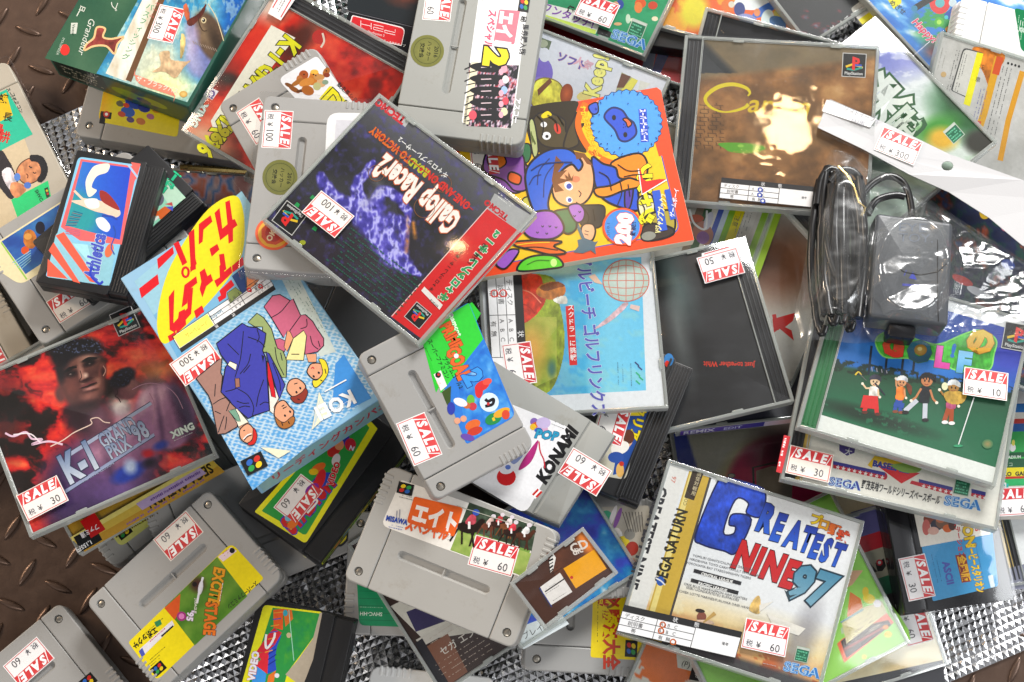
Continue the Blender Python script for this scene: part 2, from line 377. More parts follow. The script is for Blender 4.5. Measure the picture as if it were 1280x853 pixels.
    def build(s, name, mat, parent):
        V = np.vstack(s.V)*MM; F = np.vstack(s.F); C = np.vstack(s.C)
        me = bpy.data.meshes.new(name); me.vertices.add(len(V)); me.vertices.foreach_set('co', V.ravel())
        me.loops.add(len(F)*3); me.loops.foreach_set('vertex_index', F.ravel()); me.polygons.add(len(F)); me.polygons.foreach_set('loop_start', np.arange(0, len(F)*3, 3))
        me.update(calc_edges=True)
        a = me.color_attributes.new('Col', 'FLOAT_COLOR', 'POINT'); a.data.foreach_set('color', np.column_stack([C, np.ones(len(C))]).ravel())
        me.materials.append(mat); return link(name, me, parent)

def pxmap(key):
    H = np.array(POSES[key]['H']).reshape(3, 3)
    def f(P):
        P = np.atleast_2d(P); q = np.column_stack([P, np.ones(len(P))])@H.T; return q[:, :2]/q[:, 2:3]
    return f
def root(key, name):
    p = POSES[key]; o = link(name, None); o.location = p['loc']; o.rotation_euler = p['rot']; o.empty_display_size = .02
    return o, p['dim'][0], p['dim'][1], p['dim'][2]
def rect_mm(a, x0, x1, y0, y1, c, r=0):
    a.poly(rr(x0, x1, y0, y1, r, 5) if r else [(x0, y1), (x1, y1), (x1, y0), (x0, y0)], c, mm=True)
def quad_mm(x0, x1, y0, y1): return [(x0, y1), (x1, y1), (x1, y0), (x0, y0)]

# placement of every thing on the pile: location (m), rotation, size (mm), and the matrix that lays a traced print on its front
POSES = {
'mosaic_case':{'loc':[-0.19125,0.05824,0.0039],'rot':[0.0,-0.0,-0.06897],'dim':[147.29,129.74,10],'H':[0.598298,0.0682787,-206.036,0.0413331,-0.622983,188.157,-4.65278e-14,0.000131664,1.0]},
'cartA':{'loc':[-0.25125,-0.09216,0.0039],'rot':[0.0,-0.0,-2.45637],'dim':[123.23,88.06,19],'H':[-0.460562,0.355138,-119.954,0.376431,0.486783,-351.296,-4.42718e-16,0.000131664,1.0]},
'cart_beige':{'loc':[-0.41427,0.00753,0.0039],'rot':[0.0,-0.0,0.52682],'dim':[125.74,91.62,19],'H':[0.514174,-0.261953,153.832,-0.29907,-0.558846,197.676,1.62944e-15,0.000131664,1.0]},
'cart_beige2':{'loc':[-0.39454,-0.03189,0.0176],'rot':[0.0,-0.0,0.56015],'dim':[122.92,89.44,19],'H':[0.497605,-0.276032,165.044,-0.312078,-0.537899,228.118,-1.25162e-15,0.000131664,1.0]},
'cart_dark':{'loc':[-0.0968,-0.01829,0.00916],'rot':[-0.00452,0.0758,-0.36543],'dim':[128.24,87.51,19],'H':[0.534442,0.221817,-349.945,0.214459,-0.547758,144.105,-3.80953e-05,0.00011536,1.0]},
'cart_mid':{'loc':[-0.18086,-0.13542,0.01265],'rot':[0.13873,0.04281,0.39735],'dim':[122.42,83.61,19],'H':[0.511974,-0.199644,-27.4281,-0.209008,-0.518367,406.03,-4.68339e-05,6.65442e-05,1.0]},
'cart_yel':{'loc':[-0.2409,0.18158,0.00777],'rot':[-0.0004,-0.05535,-0.19015],'dim':[137.89,94.16,19],'H':[0.597318,0.155495,-152.481,0.100599,-0.626315,48.3183,3.03042e-05,0.000140815,1.0]},
'cart_green':{'loc':[-0.05136,-0.16944,0.01231],'rot':[-0.04252,-0.1099,3.11892],'dim':[124.14,82.26,19],'H':[-0.562328,-0.0203411,323.107,-0.0187545,0.556588,-389.857,-5.61321e-05,0.000101626,1.0]},
'cart_white_bot':{'loc':[-0.05879,-0.29049,0.0039],'rot':[0.0,-0.0,1.47244],'dim':[114.25,83.31,19],'H':[0.0584108,-0.571999,511.987,-0.591951,-0.0642206,373.979,1.76107e-14,0.000131664,1.0]},
'back_brown':{'loc':[-0.02272,-0.16224,0.02333],'rot':[0.09755,0.06615,0.58401],'dim':[136.49,117.88,10],'H':[0.472423,-0.301693,-70.902,-0.303927,-0.466225,510.702,-5.61321e-05,0.000101626,1.0]},
'cart_low_mid':{'loc':[0.05092,-0.17616,0.02212],'rot':[-0.11123,0.0389,-1.62845],'dim':[118.04,84.96,19],'H':[-0.0352241,0.544979,-371.654,0.5563,0.0261918,-430.377,-5.61321e-05,0.000101626,1.0]},
'cart_comic':{'loc':[0.0428,-0.12948,0.03895],'rot':[-0.10352,0.05633,-1.46688],'dim':[118.23,84.76,19],'H':[0.0517059,0.540002,-382.11,0.547397,-0.0611782,-357.518,-5.61321e-05,0.000101626,1.0]},
'case_blue_small':{'loc':[0.02325,-0.16042,0.05352],'rot':[0.09614,0.06819,0.56299],'dim':[94.46,82.83,8],'H':[0.466494,-0.287127,-120.416,-0.286073,-0.456135,513.205,-5.61321e-05,0.000101626,1.0]},
'case_pink':{'loc':[0.18842,-0.11901,0.0039],'rot':[0.0,-0.0,0.12162],'dim':[141.86,120.58,10],'H':[0.595294,-0.0977658,-522.018,-0.0727589,-0.595408,445.777,-1.83087e-14,0.000131664,1.0]},
'case_orange':{'loc':[0.13263,-0.27374,0.02007],'rot':[0.05626,0.14674,-0.41774],'dim':[135.18,113.86,10],'H':[0.497517,0.207992,-635.67,0.219814,-0.477326,242.017,-5.57292e-05,6.63079e-05,1.0]},
'case_up':{'loc':[0.20922,-0.1937,0.02226],'rot':[0.04365,0.15094,0.28269],'dim':[143.54,114.9,10],'H':[0.545889,-0.173463,-431.76,-0.149429,-0.508061,541.876,-8.16929e-05,0.000124781,1.0]},
'case_gold_r':{'loc':[0.3997,-0.10553,0.0039],'rot':[0.0,-0.0,0.1724],'dim':[143.39,119.93,10],'H':[0.590834,-0.15557,-709.178,-0.10288,-0.586655,494.661,1.54587e-13,0.000131664,1.0]},
'spines_r':{'loc':[0.39715,-0.0668,0.0113],'rot':[0.0,-0.0,0.01488],'dim':[142.12,122.34,10],'H':[0.595631,-0.0613018,-773.499,-0.008866,-0.604991,334.884,-2.65018e-15,0.000131664,1.0]},
'cover_top_mini':{'loc':[0.07777,0.28171,0.0039],'rot':[0.0,-0.0,-0.32261],'dim':[154.17,141.77,10],'H':[0.568786,0.19815,-430.94,0.190136,-0.625055,-166.795,8.01607e-16,0.000131664,1.0]},
'black_top':{'loc':[0.1112,0.27926,0.0113],'rot':[0.0,-0.0,-0.15325],'dim':[64.81,123.85,14],'H':[0.586563,0.0846475,-481.527,0.0906033,-0.643914,-99.3527,4.69103e-15,0.000131664,1.0]},
'cover_anime':{'loc':[0.16735,0.2867,0.0215],'rot':[-0.0,0.0,-0.27942],'dim':[151.5,140.99,10],'H':[0.567257,0.157259,-514.204,0.162759,-0.627979,-184.11,-0.0,0.000131664,1.0]},
'black_back':{'loc':[0.24367,0.31204,0.0289],'rot':[0.0,0.0,0.59087],'dim':[157.55,135.55,10],'H':[0.486746,-0.386754,-549.588,-0.326516,-0.518954,291.472,1.28151e-15,0.000131664,1.0]},
'cover_sky_game':{'loc':[0.33268,0.2762,0.0363],'rot':[0.0,0.0,0.66935],'dim':[157.27,131.6,10],'H':[0.456491,-0.430087,-572.834,-0.361173,-0.472999,412.565,7.50073e-15,0.000131664,1.0]},
'cart_white_tr':{'loc':[0.37276,0.17991,0.03857],'rot':[0.08364,0.13311,-0.22199],'dim':[133.72,91.23,19],'H':[0.536104,0.102794,-706.638,0.146868,-0.539669,-137.522,-5.57292e-05,6.63079e-05,1.0]},
'back_text_r':{'loc':[0.35651,0.12846,0.04856],'rot':[0.07845,0.13623,-0.26069],'dim':[148.61,127.84,10],'H':[0.52755,0.123052,-695.627,0.163785,-0.52952,-112.933,-5.57292e-05,6.63079e-05,1.0]},
'case_empty':{'loc':[0.19366,0.16039,0.0276],'rot':[0.15181,0.0405,-0.25876],'dim':[144.05,125.7,10],'H':[0.559947,0.144184,-567.273,0.150059,-0.571373,-64.6506,-6.19022e-17,4.4576e-05,1.0]},
'case_mix':{'loc':[0.17575,-0.00309,0.01912],'rot':[0.2079,-0.0255,-3.02129],'dim':[144.68,132.93,10],'H':[-0.619614,0.132897,535.459,0.0765773,0.685323,-357.948,1.96926e-14,0.000272175,1.0]},
'case_redx':{'loc':[0.15615,0.04525,0.03373],'rot':[0.01679,-0.0355,-0.44178],'dim':[141.5,127.17,10],'H':[0.538277,0.246301,-575.463,0.246628,-0.569873,-38.9966,2.16801e-05,0.000133491,1.0]},
'back_green':{'loc':[0.10753,0.0821,0.03923],'rot':[0.01411,-0.03665,-0.36772],'dim':[142.88,127.98,10],'H':[0.552495,0.209888,-514.361,0.20431,-0.585083,-15.7312,2.16801e-05,0.000133491,1.0]},
'dark_right':{'loc':[0.33706,0.02562,0.04674],'rot':[0.06686,0.14225,-0.34414],'dim':[142.39,124.29,10],'H':[0.509612,0.164025,-697.997,0.199849,-0.50722,-68.8753,-5.57292e-05,6.63079e-05,1.0]},
'case_nice':{'loc':[0.24111,0.12577,0.0618],'rot':[-0.07336,-0.09227,0.67328],'dim':[142.15,125.1,10],'H':[0.450988,-0.427235,-408.46,-0.391844,-0.485945,505.351,6.71853e-05,0.000137326,1.0]},
'case_sword':{'loc':[-0.09806,0.13952,0.01552],'rot':[-0.05214,0.10569,-0.45939],'dim':[147.21,133.58,10],'H':[0.503723,0.280769,-289.348,0.276255,-0.543543,-31.5378,-6.18651e-05,0.000126451,1.0]},
'case_duck':{'loc':[0.02078,0.14882,0.04323],'rot':[0.01576,-0.03597,-0.413],'dim':[146.13,129.95,10],'H':[0.541244,0.24874,-402.965,0.226885,-0.574866,-67.5906,2.16801e-05,0.000133491,1.0]},
'case_soccer':{'loc':[0.05648,0.29736,0.02641],'rot':[0.05053,-0.10647,-0.44419],'dim':[155.45,136.83,10],'H':[0.574404,0.282459,-400.085,0.228702,-0.615546,-213.6,6.71853e-05,0.000137326,1.0]},
'fc_ascii':{'loc':[0.29041,-0.14169,0.01692],'rot':[-0.15546,0.02257,-1.42778],'dim':[101.31,77.57,18],'H':[0.070415,0.523927,-431.691,0.560292,-0.113821,-586.555,-8.16929e-05,0.000124781,1.0]},
'case_sat_gold':{'loc':[-0.28275,-0.06803,0.0328],'rot':[0.0145,0.02293,2.13479],'dim':[146.16,107.5,10],'H':[-0.314611,-0.531654,319.125,-0.497571,0.286666,-90.5534,1.85494e-14,0.000147956,1.0]},
'hdd_case':{'loc':[-0.04982,0.25272,0.04786],'rot':[0.00944,-0.03812,-0.2429],'dim':[114.59,139.03,22],'H':[0.563457,0.157948,-305.606,0.127652,-0.609751,-89.8889,2.16801e-05,0.000133491,1.0]},
'bass_box':{'loc':[-0.23851,0.27108,0.01735],'rot':[-0.08296,-0.08374,-0.39563],'dim':[115.82,211.92,30],'H':[0.550087,0.311769,-111.739,0.214441,-0.609196,-78.4569,2.64834e-05,0.00020349,1.0]},
'k1_red':{'loc':[-0.14857,0.16316,0.05452],'rot':[0.09123,0.12805,-2.12721],'dim':[128.05,123.06,10],'H':[-0.294793,0.51427,49.0356,0.53029,0.339093,-238.508,8.13761e-05,0.000101832,1.0]},
'cart_kacho':{'loc':[-0.37543,0.12057,0.01421],'rot':[-0.03782,-0.06885,-1.06793],'dim':[144.02,89.14,19],'H':[0.286064,0.603707,-120.284,0.521696,-0.253898,59.8432,-1.51677e-14,0.000180152,1.0]},
'cart_left':{'loc':[-0.29602,0.05353,0.03436],'rot':[-0.0867,0.04642,0.62365],'dim':[123.89,93.95,19],'H':[0.477801,-0.327646,49.3475,-0.348784,-0.552048,206.604,7.52655e-06,0.000193413,1.0]},
'fc_green':{'loc':[-0.27124,0.06772,0.04709],'rot':[-0.07848,0.05929,0.77898],'dim':[104.82,61.37,17],'H':[0.412946,-0.409943,52.0533,-0.413813,-0.488446,196.56,7.52655e-06,0.000193413,1.0]},
'fc_galaxy':{'loc':[-0.28015,0.06241,0.05987],'rot':[-0.03166,0.0931,1.3757],'dim':[100.27,63.31,17],'H':[0.108225,-0.605277,154.925,-0.567332,-0.17435,120.052,7.52655e-06,0.000193413,1.0]},
'k1_98':{'loc':[-0.28024,-0.06963,0.05859],'rot':[-0.07146,0.05306,0.44078],'dim':[131.25,118.86,10],'H':[0.526447,-0.213986,50.8527,-0.246777,-0.57106,325.599,-9.86136e-06,0.000184635,1.0]},
'fc_fam1':{'loc':[-0.12564,-0.10519,0.03195],'rot':[-0.05591,0.06674,0.94238],'dim':[102.66,68.59,17],'H':[0.350708,-0.48496,144.179,-0.485817,-0.380095,422.301,3.46917e-06,0.000185931,1.0]},
'lead_box':{'loc':[-0.16756,-0.02818,0.08832],'rot':[0.13986,-0.01206,-2.53845],'dim':[98.48,171.65,26],'H':[-0.468648,0.315464,13.7847,0.339244,0.525916,-326.824,4.15628e-05,0.000214605,1.0]},
'cart_deer':{'loc':[-0.13608,0.11607,0.06102],'rot':[0.15579,-0.02015,-1.05052],'dim':[131.29,79.27,19],'H':[0.322404,0.527695,-224.581,0.501604,-0.290006,-139.725,8.13761e-05,0.000101832,1.0]},
'cart_100':{'loc':[-0.13062,0.07573,0.09486],'rot':[-0.05272,-0.14804,-1.61995],'dim':[129.65,82.87,19],'H':[-0.0438337,0.61528,-124.635,0.543963,0.0585625,-228.598,-3.47372e-05,0.000220021,1.0]},
'fc_fam2':{'loc':[-0.14473,-0.23926,0.02371],'rot':[-0.08413,-0.13281,1.35246],'dim':[97.66,66.99,17],'H':[0.130576,-0.543224,415.937,-0.567177,-0.130973,316.617,6.00099e-05,7.14012e-05,1.0]},
'cart_bl':{'loc':[-0.32216,-0.25814,0.0039],'rot':[0.0,-0.0,-2.42282],'dim':[117.29,84.75,19],'H':[-0.447673,0.349854,-294.333,0.391672,0.464293,-425.301,6.32268e-15,0.000131664,1.0]},
'cart_excite':{'loc':[-0.21363,-0.18176,0.03413],'rot':[0.08042,0.08618,-2.38908],'dim':[109.38,80.06,19],'H':[-0.440504,0.376198,-175.527,0.418437,0.448429,-426.835,6.71853e-05,0.000137326,1.0]},
'case_discreet':{'loc':[0.1083,-0.01513,0.05253],'rot':[0.05496,0.00495,-2.90985],'dim':[138.66,121.46,10],'H':[-0.568092,0.157557,409.796,0.13691,0.591778,-366.242,9.81065e-06,0.000164554,1.0]},
'fc_ridged_low':{'loc':[0.07142,-0.07144,0.06309],'rot':[0.0,-0.0,1.17365],'dim':[101.77,66.08,17],'H':[0.218034,-0.533126,108.791,-0.519825,-0.213417,514.292,1.13987e-16,0.000131664,1.0]},
'pebble':{'loc':[0.03855,-0.00104,0.07516],'rot':[-0.02067,-0.05117,-1.50818],'dim':[140.64,119.56,10],'H':[0.0320566,0.591319,-252.769,0.563226,-0.0433385,-384.487,-9.68898e-06,0.000162513,1.0]},
'cart_konami':{'loc':[0.0002,-0.09042,0.08726],'rot':[0.0,-0.0,2.58065],'dim':[110.27,73.44,18],'H':[-0.465716,-0.297032,460.976,-0.292592,0.472832,-71.6889,-2.30139e-14,0.000131664,1.0]},
'cart_eight':{'loc':[-0.03593,-0.16464,0.09122],'rot':[0.11091,-0.11146,-0.39329],'dim':[117.28,77.47,19],'H':[0.529529,0.211249,-444.701,0.208655,-0.51412,239.425,8.13761e-05,0.000101832,1.0]},
'cart_prime':{'loc':[-0.04397,-0.07055,0.11217],'rot':[-0.09732,0.1235,-1.06285],'dim':[103.78,72.14,19],'H':[0.238223,0.447433,-357.469,0.448461,-0.245619,-126.981,-7.36995e-05,9.22256e-05,1.0]},
'case_orange_disc':{'loc':[0.03217,-0.18094,0.1138],'rot':[0.0,-0.0,0.65116],'dim':[57.51,35.79,8],'H':[0.4303,-0.329294,-65.5838,-0.327903,-0.425138,538.259,1.58733e-15,0.000131664,1.0]},
'case_shot':{'loc':[0.17775,-0.19459,0.03477],'rot':[0.06921,0.14112,0.45788],'dim':[140.74,114.02,10],'H':[0.505968,-0.253341,-301.897,-0.238681,-0.468716,590.935,-8.16929e-05,0.000124781,1.0]},
'base_case':{'loc':[0.25967,-0.07311,0.06388],'rot':[-0.0847,-0.02103,-0.24282],'dim':[143.05,117.6,10],'H':[0.564975,0.09928,-690.277,0.140484,-0.59921,155.887,1.38105e-15,0.000185807,1.0]},
'greatest':{'loc':[0.15008,-0.17488,0.0548],'rot':[-0.03856,0.00596,-0.31028],'dim':[135.34,120.03,11],'H':[0.548081,0.15313,-618.876,0.176898,-0.553078,234.279,-9.60528e-06,0.000151772,1.0]},
'golf_case':{'loc':[0.26728,-0.04361,0.07548],'rot':[-0.09969,-0.03213,-0.31079],'dim':[132.18,120.2,10],'H':[0.549021,0.137184,-692.947,0.177318,-0.596341,74.452,2.84869e-14,0.000197299,1.0]},
'carom':{'loc':[0.18401,0.13808,0.06251],'rot':[0.01367,-0.11702,-0.1166],'dim':[136.01,125.05,11],'H':[0.595087,0.0492183,-583.95,0.0410615,-0.641829,58.8276,6.71853e-05,0.000137326,1.0]},
'book':{'loc':[0.03944,0.08866,0.07786],'rot':[0.02708,0.04808,1.76254],'dim':[112.24,147.75,9],'H':[-0.102722,-0.591728,208.6,-0.551099,0.12131,365.093,-9.68898e-06,0.000162513,1.0]},
'toycam':{'loc':[0.26474,0.02239,0.07599],'rot':[-0.10372,-0.01449,-0.13829],'dim':[51.77,75.0,23],'H':[0.559715,0.033025,-648.873,0.0783296,-0.612852,116.65,-1.21514e-15,0.000197299,1.0]},
'cart_eight2':{'loc':[-0.02628,0.18155,0.07666],'rot':[0.03465,-0.13815,-1.71683],'dim':[143.13,88.3,19],'H':[-0.0758849,0.646804,6.01864,0.556295,0.10022,-335.251,8.46579e-06,0.000223703,1.0]},
'gallop':{'loc':[-0.0728,0.04876,0.12655],'rot':[0.01973,0.08491,2.44254],'dim':[136.01,115.63,10],'H':[-0.427783,-0.391253,318.142,-0.345999,0.44266,53.0245,3.01004e-05,0.000177917,1.0]},
}

MT.update(dict(dim=plastic('shaded_grey_plastic', (.07,.072,.075), .4), card=plastic('header_paper', (.46,.46,.47), .5, .2, .02), tread=metal('rusty_tread_plate', (.13,.082,.06), .36, .7, 110, .6), green=plastic('green_turf_card', (.02,.16,.05), .5, .5, .5), goldst=printm('gold_sticker_foil', .35, 0, .06, .35)))
# ---------------------------------------------------------------- printed marks
def LF(cx, cy, s, ang):
    c, n = math.cos(rad(ang))*s, math.sin(rad(ang))*s
    return lambda pts: [(cx+x*c-y*n, cy+x*n+y*c) for x, y in pts]
def rquad(a, q, c, r=.08):
    """quad with rounded corners (picture coordinates)"""
    q = np.asarray(q, float); out = []
    for i in range(4):
        p, pr, nx_ = q[i], q[i-1], q[(i+1) % 4]
        a0 = p+(pr-p)*r; a1 = p+(nx_-p)*r*np.linalg.norm(pr-p)/np.linalg.norm(nx_-p)
        for t in (0, .25, .5, .75, 1): out.append(tuple((1-t)**2*a0+2*t*(1-t)*p+t*t*a1))
    a.poly(out, c)
def pslogo(a, cx, cy, s, ang):
    f = LF(cx, cy, s, ang); a.poly(f([(-.5,-.5),(.5,-.5),(.5,.5),(-.5,.5)]), 'c8c8c8'); a.poly(f([(-.47,-.47),(.47,-.47),(.47,.47),(-.47,.47)]), '101012')
    a.line(f([(-.34,.08),(-.1,-.02),(.2,.02),(.36,.1)]), .09*s, 'e8c020'); a.line(f([(-.3,.16),(.0,.2),(.34,.08)]), .08*s, '1e9a8a'); a.line(f([(.02,-.0),(.32,.0)]), .08*s, '2a50c0')
    a.poly(f([(-.08,-.36),(.04,-.33),(.04,.22),(-.08,.18)]), 'e02020'); a.poly(f([(.0,-.34),(.2,-.28),(.24,-.14),(.16,-.04),(.04,-.06),(.04,-.14),(.12,-.14),(.12,-.2),(.0,-.24)]), 'e02020')
    x, y = f([(0, .4)])[0]; a.text('PlayStation', x, y, .17*s, ang, 'ddd', .02, mid=True)
def sfclogo(a, cx, cy, s, ang):
    f = LF(cx, cy, s, ang); a.poly(f([(-.62,-.45),(.62,-.45),(.62,.45),(-.62,.45)]), '121212')
    for x, y, c in ((-.2,-.16,'e8c81e'), (.25,-.16,'2f9a48'), (-.25,.17,'c8281e'), (.2,.17,'2a62b8')):
        px, py = f([(x, y)])[0]; a.ell(px, py, .2*s, .15*s, c, ang-25)
def segalogo(a, x, y, size, ang, c='2a7fd0'):
    a.text('SEGA', x, y, size, ang, c, .055, out='dceefc', ow=.02, sx=1.15)
    a.text('SEGA', x, y, size, ang, 'bfe0f8', -.02, sx=1.15)
def greenbox(a, cx, cy, s, ang):
    f = LF(cx, cy, s, ang); a.poly(f([(-.5,-.55),(.5,-.55),(.5,.55),(-.5,.55)]), 'b8c8b8'); a.poly(f([(-.45,-.5),(.45,-.5),(.45,.5),(-.45,.5)]), '0f6a4a')
    a.poly(f([(-.45,-.5),(.45,-.5),(.45,-.36),(-.45,-.36)]), 'c8d0c8')
    x, y = f([(-.38, -.2)])[0]; a.dash(x, y, ang, .76*s, 4, .19*s, '6ac8a0', .09*s, 3, .9, 5)
class MMap:
    """local plane map for stickers: unit millimetres, x along the reading direction, y down"""
    def __init__(s, cx, cy, ca, sa): s.a = (cx, cy, ca, sa)
    def __call__(s, P):
        P = np.atleast_2d(np.asarray(P, float)); cx, cy, ca, sa = s.a; x, y = P[:, 0], -P[:, 1]
        return np.column_stack([cx+x*ca-y*sa, cy+x*sa+y*ca])
def price(key, par, px, py, ang, digits, dz=.1, W=29., Hh=19.5, fade=False, yen='税'):
    rs = random.Random(key); ang += rs.uniform(-1.5, 1.5)
    f = pxmap(key); p0 = f([(px, py)])[0]; p1 = f([(px+10*math.cos(rad(ang)), py+10*math.sin(rad(ang)))])[0]; d = p1-p0; d /= np.linalg.norm(d)
    a = Art(MMap(p0[0], p0[1], d[0], d[1]), POSES[key]['dim'][2]+dz); a.STEP = .01
    h, v = W/2, Hh/2
    a.poly([(-h,-v),(h,-v),(h,v),(-h,v)], rs.choice(('f6f3f0', 'efeae4', 'f4f2f2', 'ece6dc'))); red = rs.choice(('d8343a', 'cf3038', 'dc4446', 'd23a3c'))
    for q in ([(-h+.7,-v+.7),(h-.7,-v+.7)], [(-h+.9,-v+.7),(-h+.9,v-.7)], [(h-.9,-v+.7),(h-.9,v-.7)], [(-h+.7,v-.9),(h-.7,v-.9)]): a.line(q, .45, red)
    b = -v+8.2; a.poly([(-h+1,-v+1),(h-1,-v+1),(h-1,b),(-h+1,b)], red)
    for x in (-h+3.2, h-2.6): a.line([(x-1.4, b), (x+1.4, -v+1)], .5, 'fff')
    a.line([(-h+2.2, b), (-h+4.4, -v+1)], .4, 'fff')
    for i, ch in enumerate('SALE'): a.text(ch, -h+4.2+5.1*i+(1.2 if i > 1 else 0), -v+7.3, 8.2, -3+2*(i % 2), 'fff', .045, sh=.22, sx=.95)
    y = v-2.2+rs.uniform(-.5, .4); c = rs.choice(('3c3c44', '4a4a56', '2e2e36'))
    a.text(yen, -h+2.6, y-.4, 4.6, 0, '555560'); a.text('¥', -h+9.3, y-.2, 5.4, 0, c)
    a.text(digits, h-2.6-4.1*len(digits)+rs.uniform(-.8, .5), y, 7.2, 0, c, -.005, sx=.92)
    return a.build('price_sticker', MT['sticker'], par)
def cond(key, par, o, ex, ey, marks=(), mc='c8301e', z=None, cols=True, yel=None):
    """condition slip: black heading over a ruled table of disc / manual / strip grades"""
    o, ex, ey = (np.array(q, float) for q in (o, ex, ey)); a = Art(pxmap(key), POSES[key]['dim'][2]+.12 if z is None else z)
    P = lambda u, v: tuple(o+ex*u+ey*v); ang = math.degrees(math.atan2(ex[1], ex[0])); H = np.linalg.norm(ey)
    a.poly([P(0,0),P(1,0),P(1,1),P(0,1)], 'f2f2f2'); a.poly([P(0,0),P(1,0),P(1,.24),P(0,.24)], '1c1c1e')
    a.text('状', *P(.42,.2), H*.2, ang, 'eee'); a.text('態', *P(.6,.2), H*.2, ang, 'eee')
    for v in (.24,.49,.74,.99): a.line([P(0,v),P(.62 if v != .99 else 1,v)], .8, '333')
    for u in (0,.3,.62,1): a.line([P(u,.24),P(u,1)], .8, '333')
    for i, t in enumerate(('ディスク','説明書','帯')): a.text(t, *P(.03+.04*i, .44+.25*i), H*.19, ang, '444')
    for i, t in enumerate(('A   B   C','A   B   C',' 有  無')): a.text(t, *P(.33,.45+.25*i), H*.18, ang, '555')
    a.text('備考', *P(.86,.62), H*.13, ang, '555')
    if yel: a.poly([P(.63,.26),P(.99,.26),P(.99,.95),P(.63,.95)], yel); a.text('ノークレーム', *P(.66,.7), H*.3, ang, 'e88a20', sx=.8)
    for u, v in marks:
        x, y = P(u, v); a.curve([(x+H*.1*math.cos(t), y+H*.1*math.sin(t)*1.1+.3*t) for t in np.linspace(0, 7, 8)], 1.2, mc, 3)
    return a.build('condition_label', MT['sticker'], par)

# ---------------------------------------------------------------- cartridge, case and box builders
RICH = ('bass_box', 'pebble', 'case_duck', 'golf_case', 'cart_eight', 'cart_left', 'k1_red', 'greatest', 'cart_excite', 'cart_prime', 'fc_ridged_low', 'cover_anime', 'back_text_r', 'cart_kacho')
def finish(key, r, art, name, z, mat):
    if art:
        a = Art(pxmap(key), z); a.STEP = .004; a.rich = key in RICH; art(a)
        if a.V: return a.build(name, mat, r)
def sfc(key, label, mat='grey', art=None, grips=True, groove=True, cat='game cartridge', name='game_cartridge'):
    r, W, H, T = root(key, name); tag(r, label, cat)
    m = MB(); X = W*.355
    m.slab(-W/2, W/2, -H/2, H/2, 5, 0, T*.52, .6, botbev=1.5)
    m.slab(-W/2+.5, W/2-.5, -H/2+.5, H/2-.5, 4.5, T*.5, T-2.6, .3, botbev=.01)
    g = stadium(0, -H*.15, W*.54, 6.2); g2 = stadium(0, -H*.15, W*.54-2.6, 3.4)
    m.slab(-X+.2, X-.2, -H/2, H/2, [1.2]*4, T*.53, T, .7, holes=[dict(top=g, bot=g2, depth=2.4)] if groove else (), botbev=.05)
    for s in (-1, 1):
        x0, x1 = sorted((s*(X+.2), s*W/2)); cx = s*W*.435; cy = -H*.40
        rad4 = [1.2, 5, 7, 1.2] if s > 0 else [5, 1.2, 1.2, 7]
        m.slab(x0, x1, -H/2, H/2, rad4, T*.53, T, 1.1, holes=[dict(top=circ(cx, cy, 3), bot=circ(cx, cy, 2.6), depth=2.2)], botbev=.05)
    if groove: m.box(-.4, .4, -H*.15-2.6, -H*.15+2.6, T-1.5, T-.5)
    m.build('shell', MT[mat], r)
    for s in (-1, 1):
        q = MB(); cx = s*W*.435; cy = -H*.40; ci = circ(cx, cy, 2.3, 12)
        q.rings([[(x, y, T-2.2) for x, y in ci], [(x, y, T-1.3) for x, y in ci], [(cx+(x-cx)*.6, cy+(y-cy)*.6, T-.95) for x, y in ci]]); q.build('screw', MT['steel'], r)
    if grips:
        for s in (-1, 1):
            q = MB()
            for k in range(6):
                y = H*.17+k*H*.046; x0, x1 = sorted((s*(W/2-6), s*(W/2+.5))); q.slab(x0, x1, y, y+1.9, .7, T*.3, T+.35, .5)
            q.build('grip_ribs', MT[mat], r)
    finish(key, r, art, 'label', T+.06, MT['label']); return r
def fc(key, label, art=None, mat='black', bars=True, name='small_cartridge'):
    r, W, H, T = root(key, name); tag(r, label, 'game cartridge')
    m = MB(); m.slab(-W/2, W/2, -H/2, H/2, 1.6, 0, T*.5, .4); m.slab(-W/2+.3, W/2-.3, -H/2+.3, H/2-.3, 1.5, T*.5-.1, T*.5+.6, .1)
    m.slab(-W/2, W/2, -H/2+H*.2, H/2, 1.6, T*.53, T, .6); m.slab(-W/2+1.5, W/2-1.5, -H/2, -H/2+H*.2+1, 1.2, T*.53, T-1.2, .6)
    m.build('shell', MT[mat], r)
    if bars:
        q = MB()
        for k in range(6): q.slab(-W/2+3, W/2-3, -H/2+1.5+k*2.1, -H/2+2.6+k*2.1, .4, T-2, T-.5, .3)
        q.build('grip_ribs', MT[mat], r)
    finish(key, r, art, 'label', T+.06, MT['label']); return r
RIBS = ('carom', 'case_empty', 'golf_case', 'case_discreet', 'base_case', 'case_nice', 'case_gold_r', 'case_duck', 'case_soccer', 'k1_red')
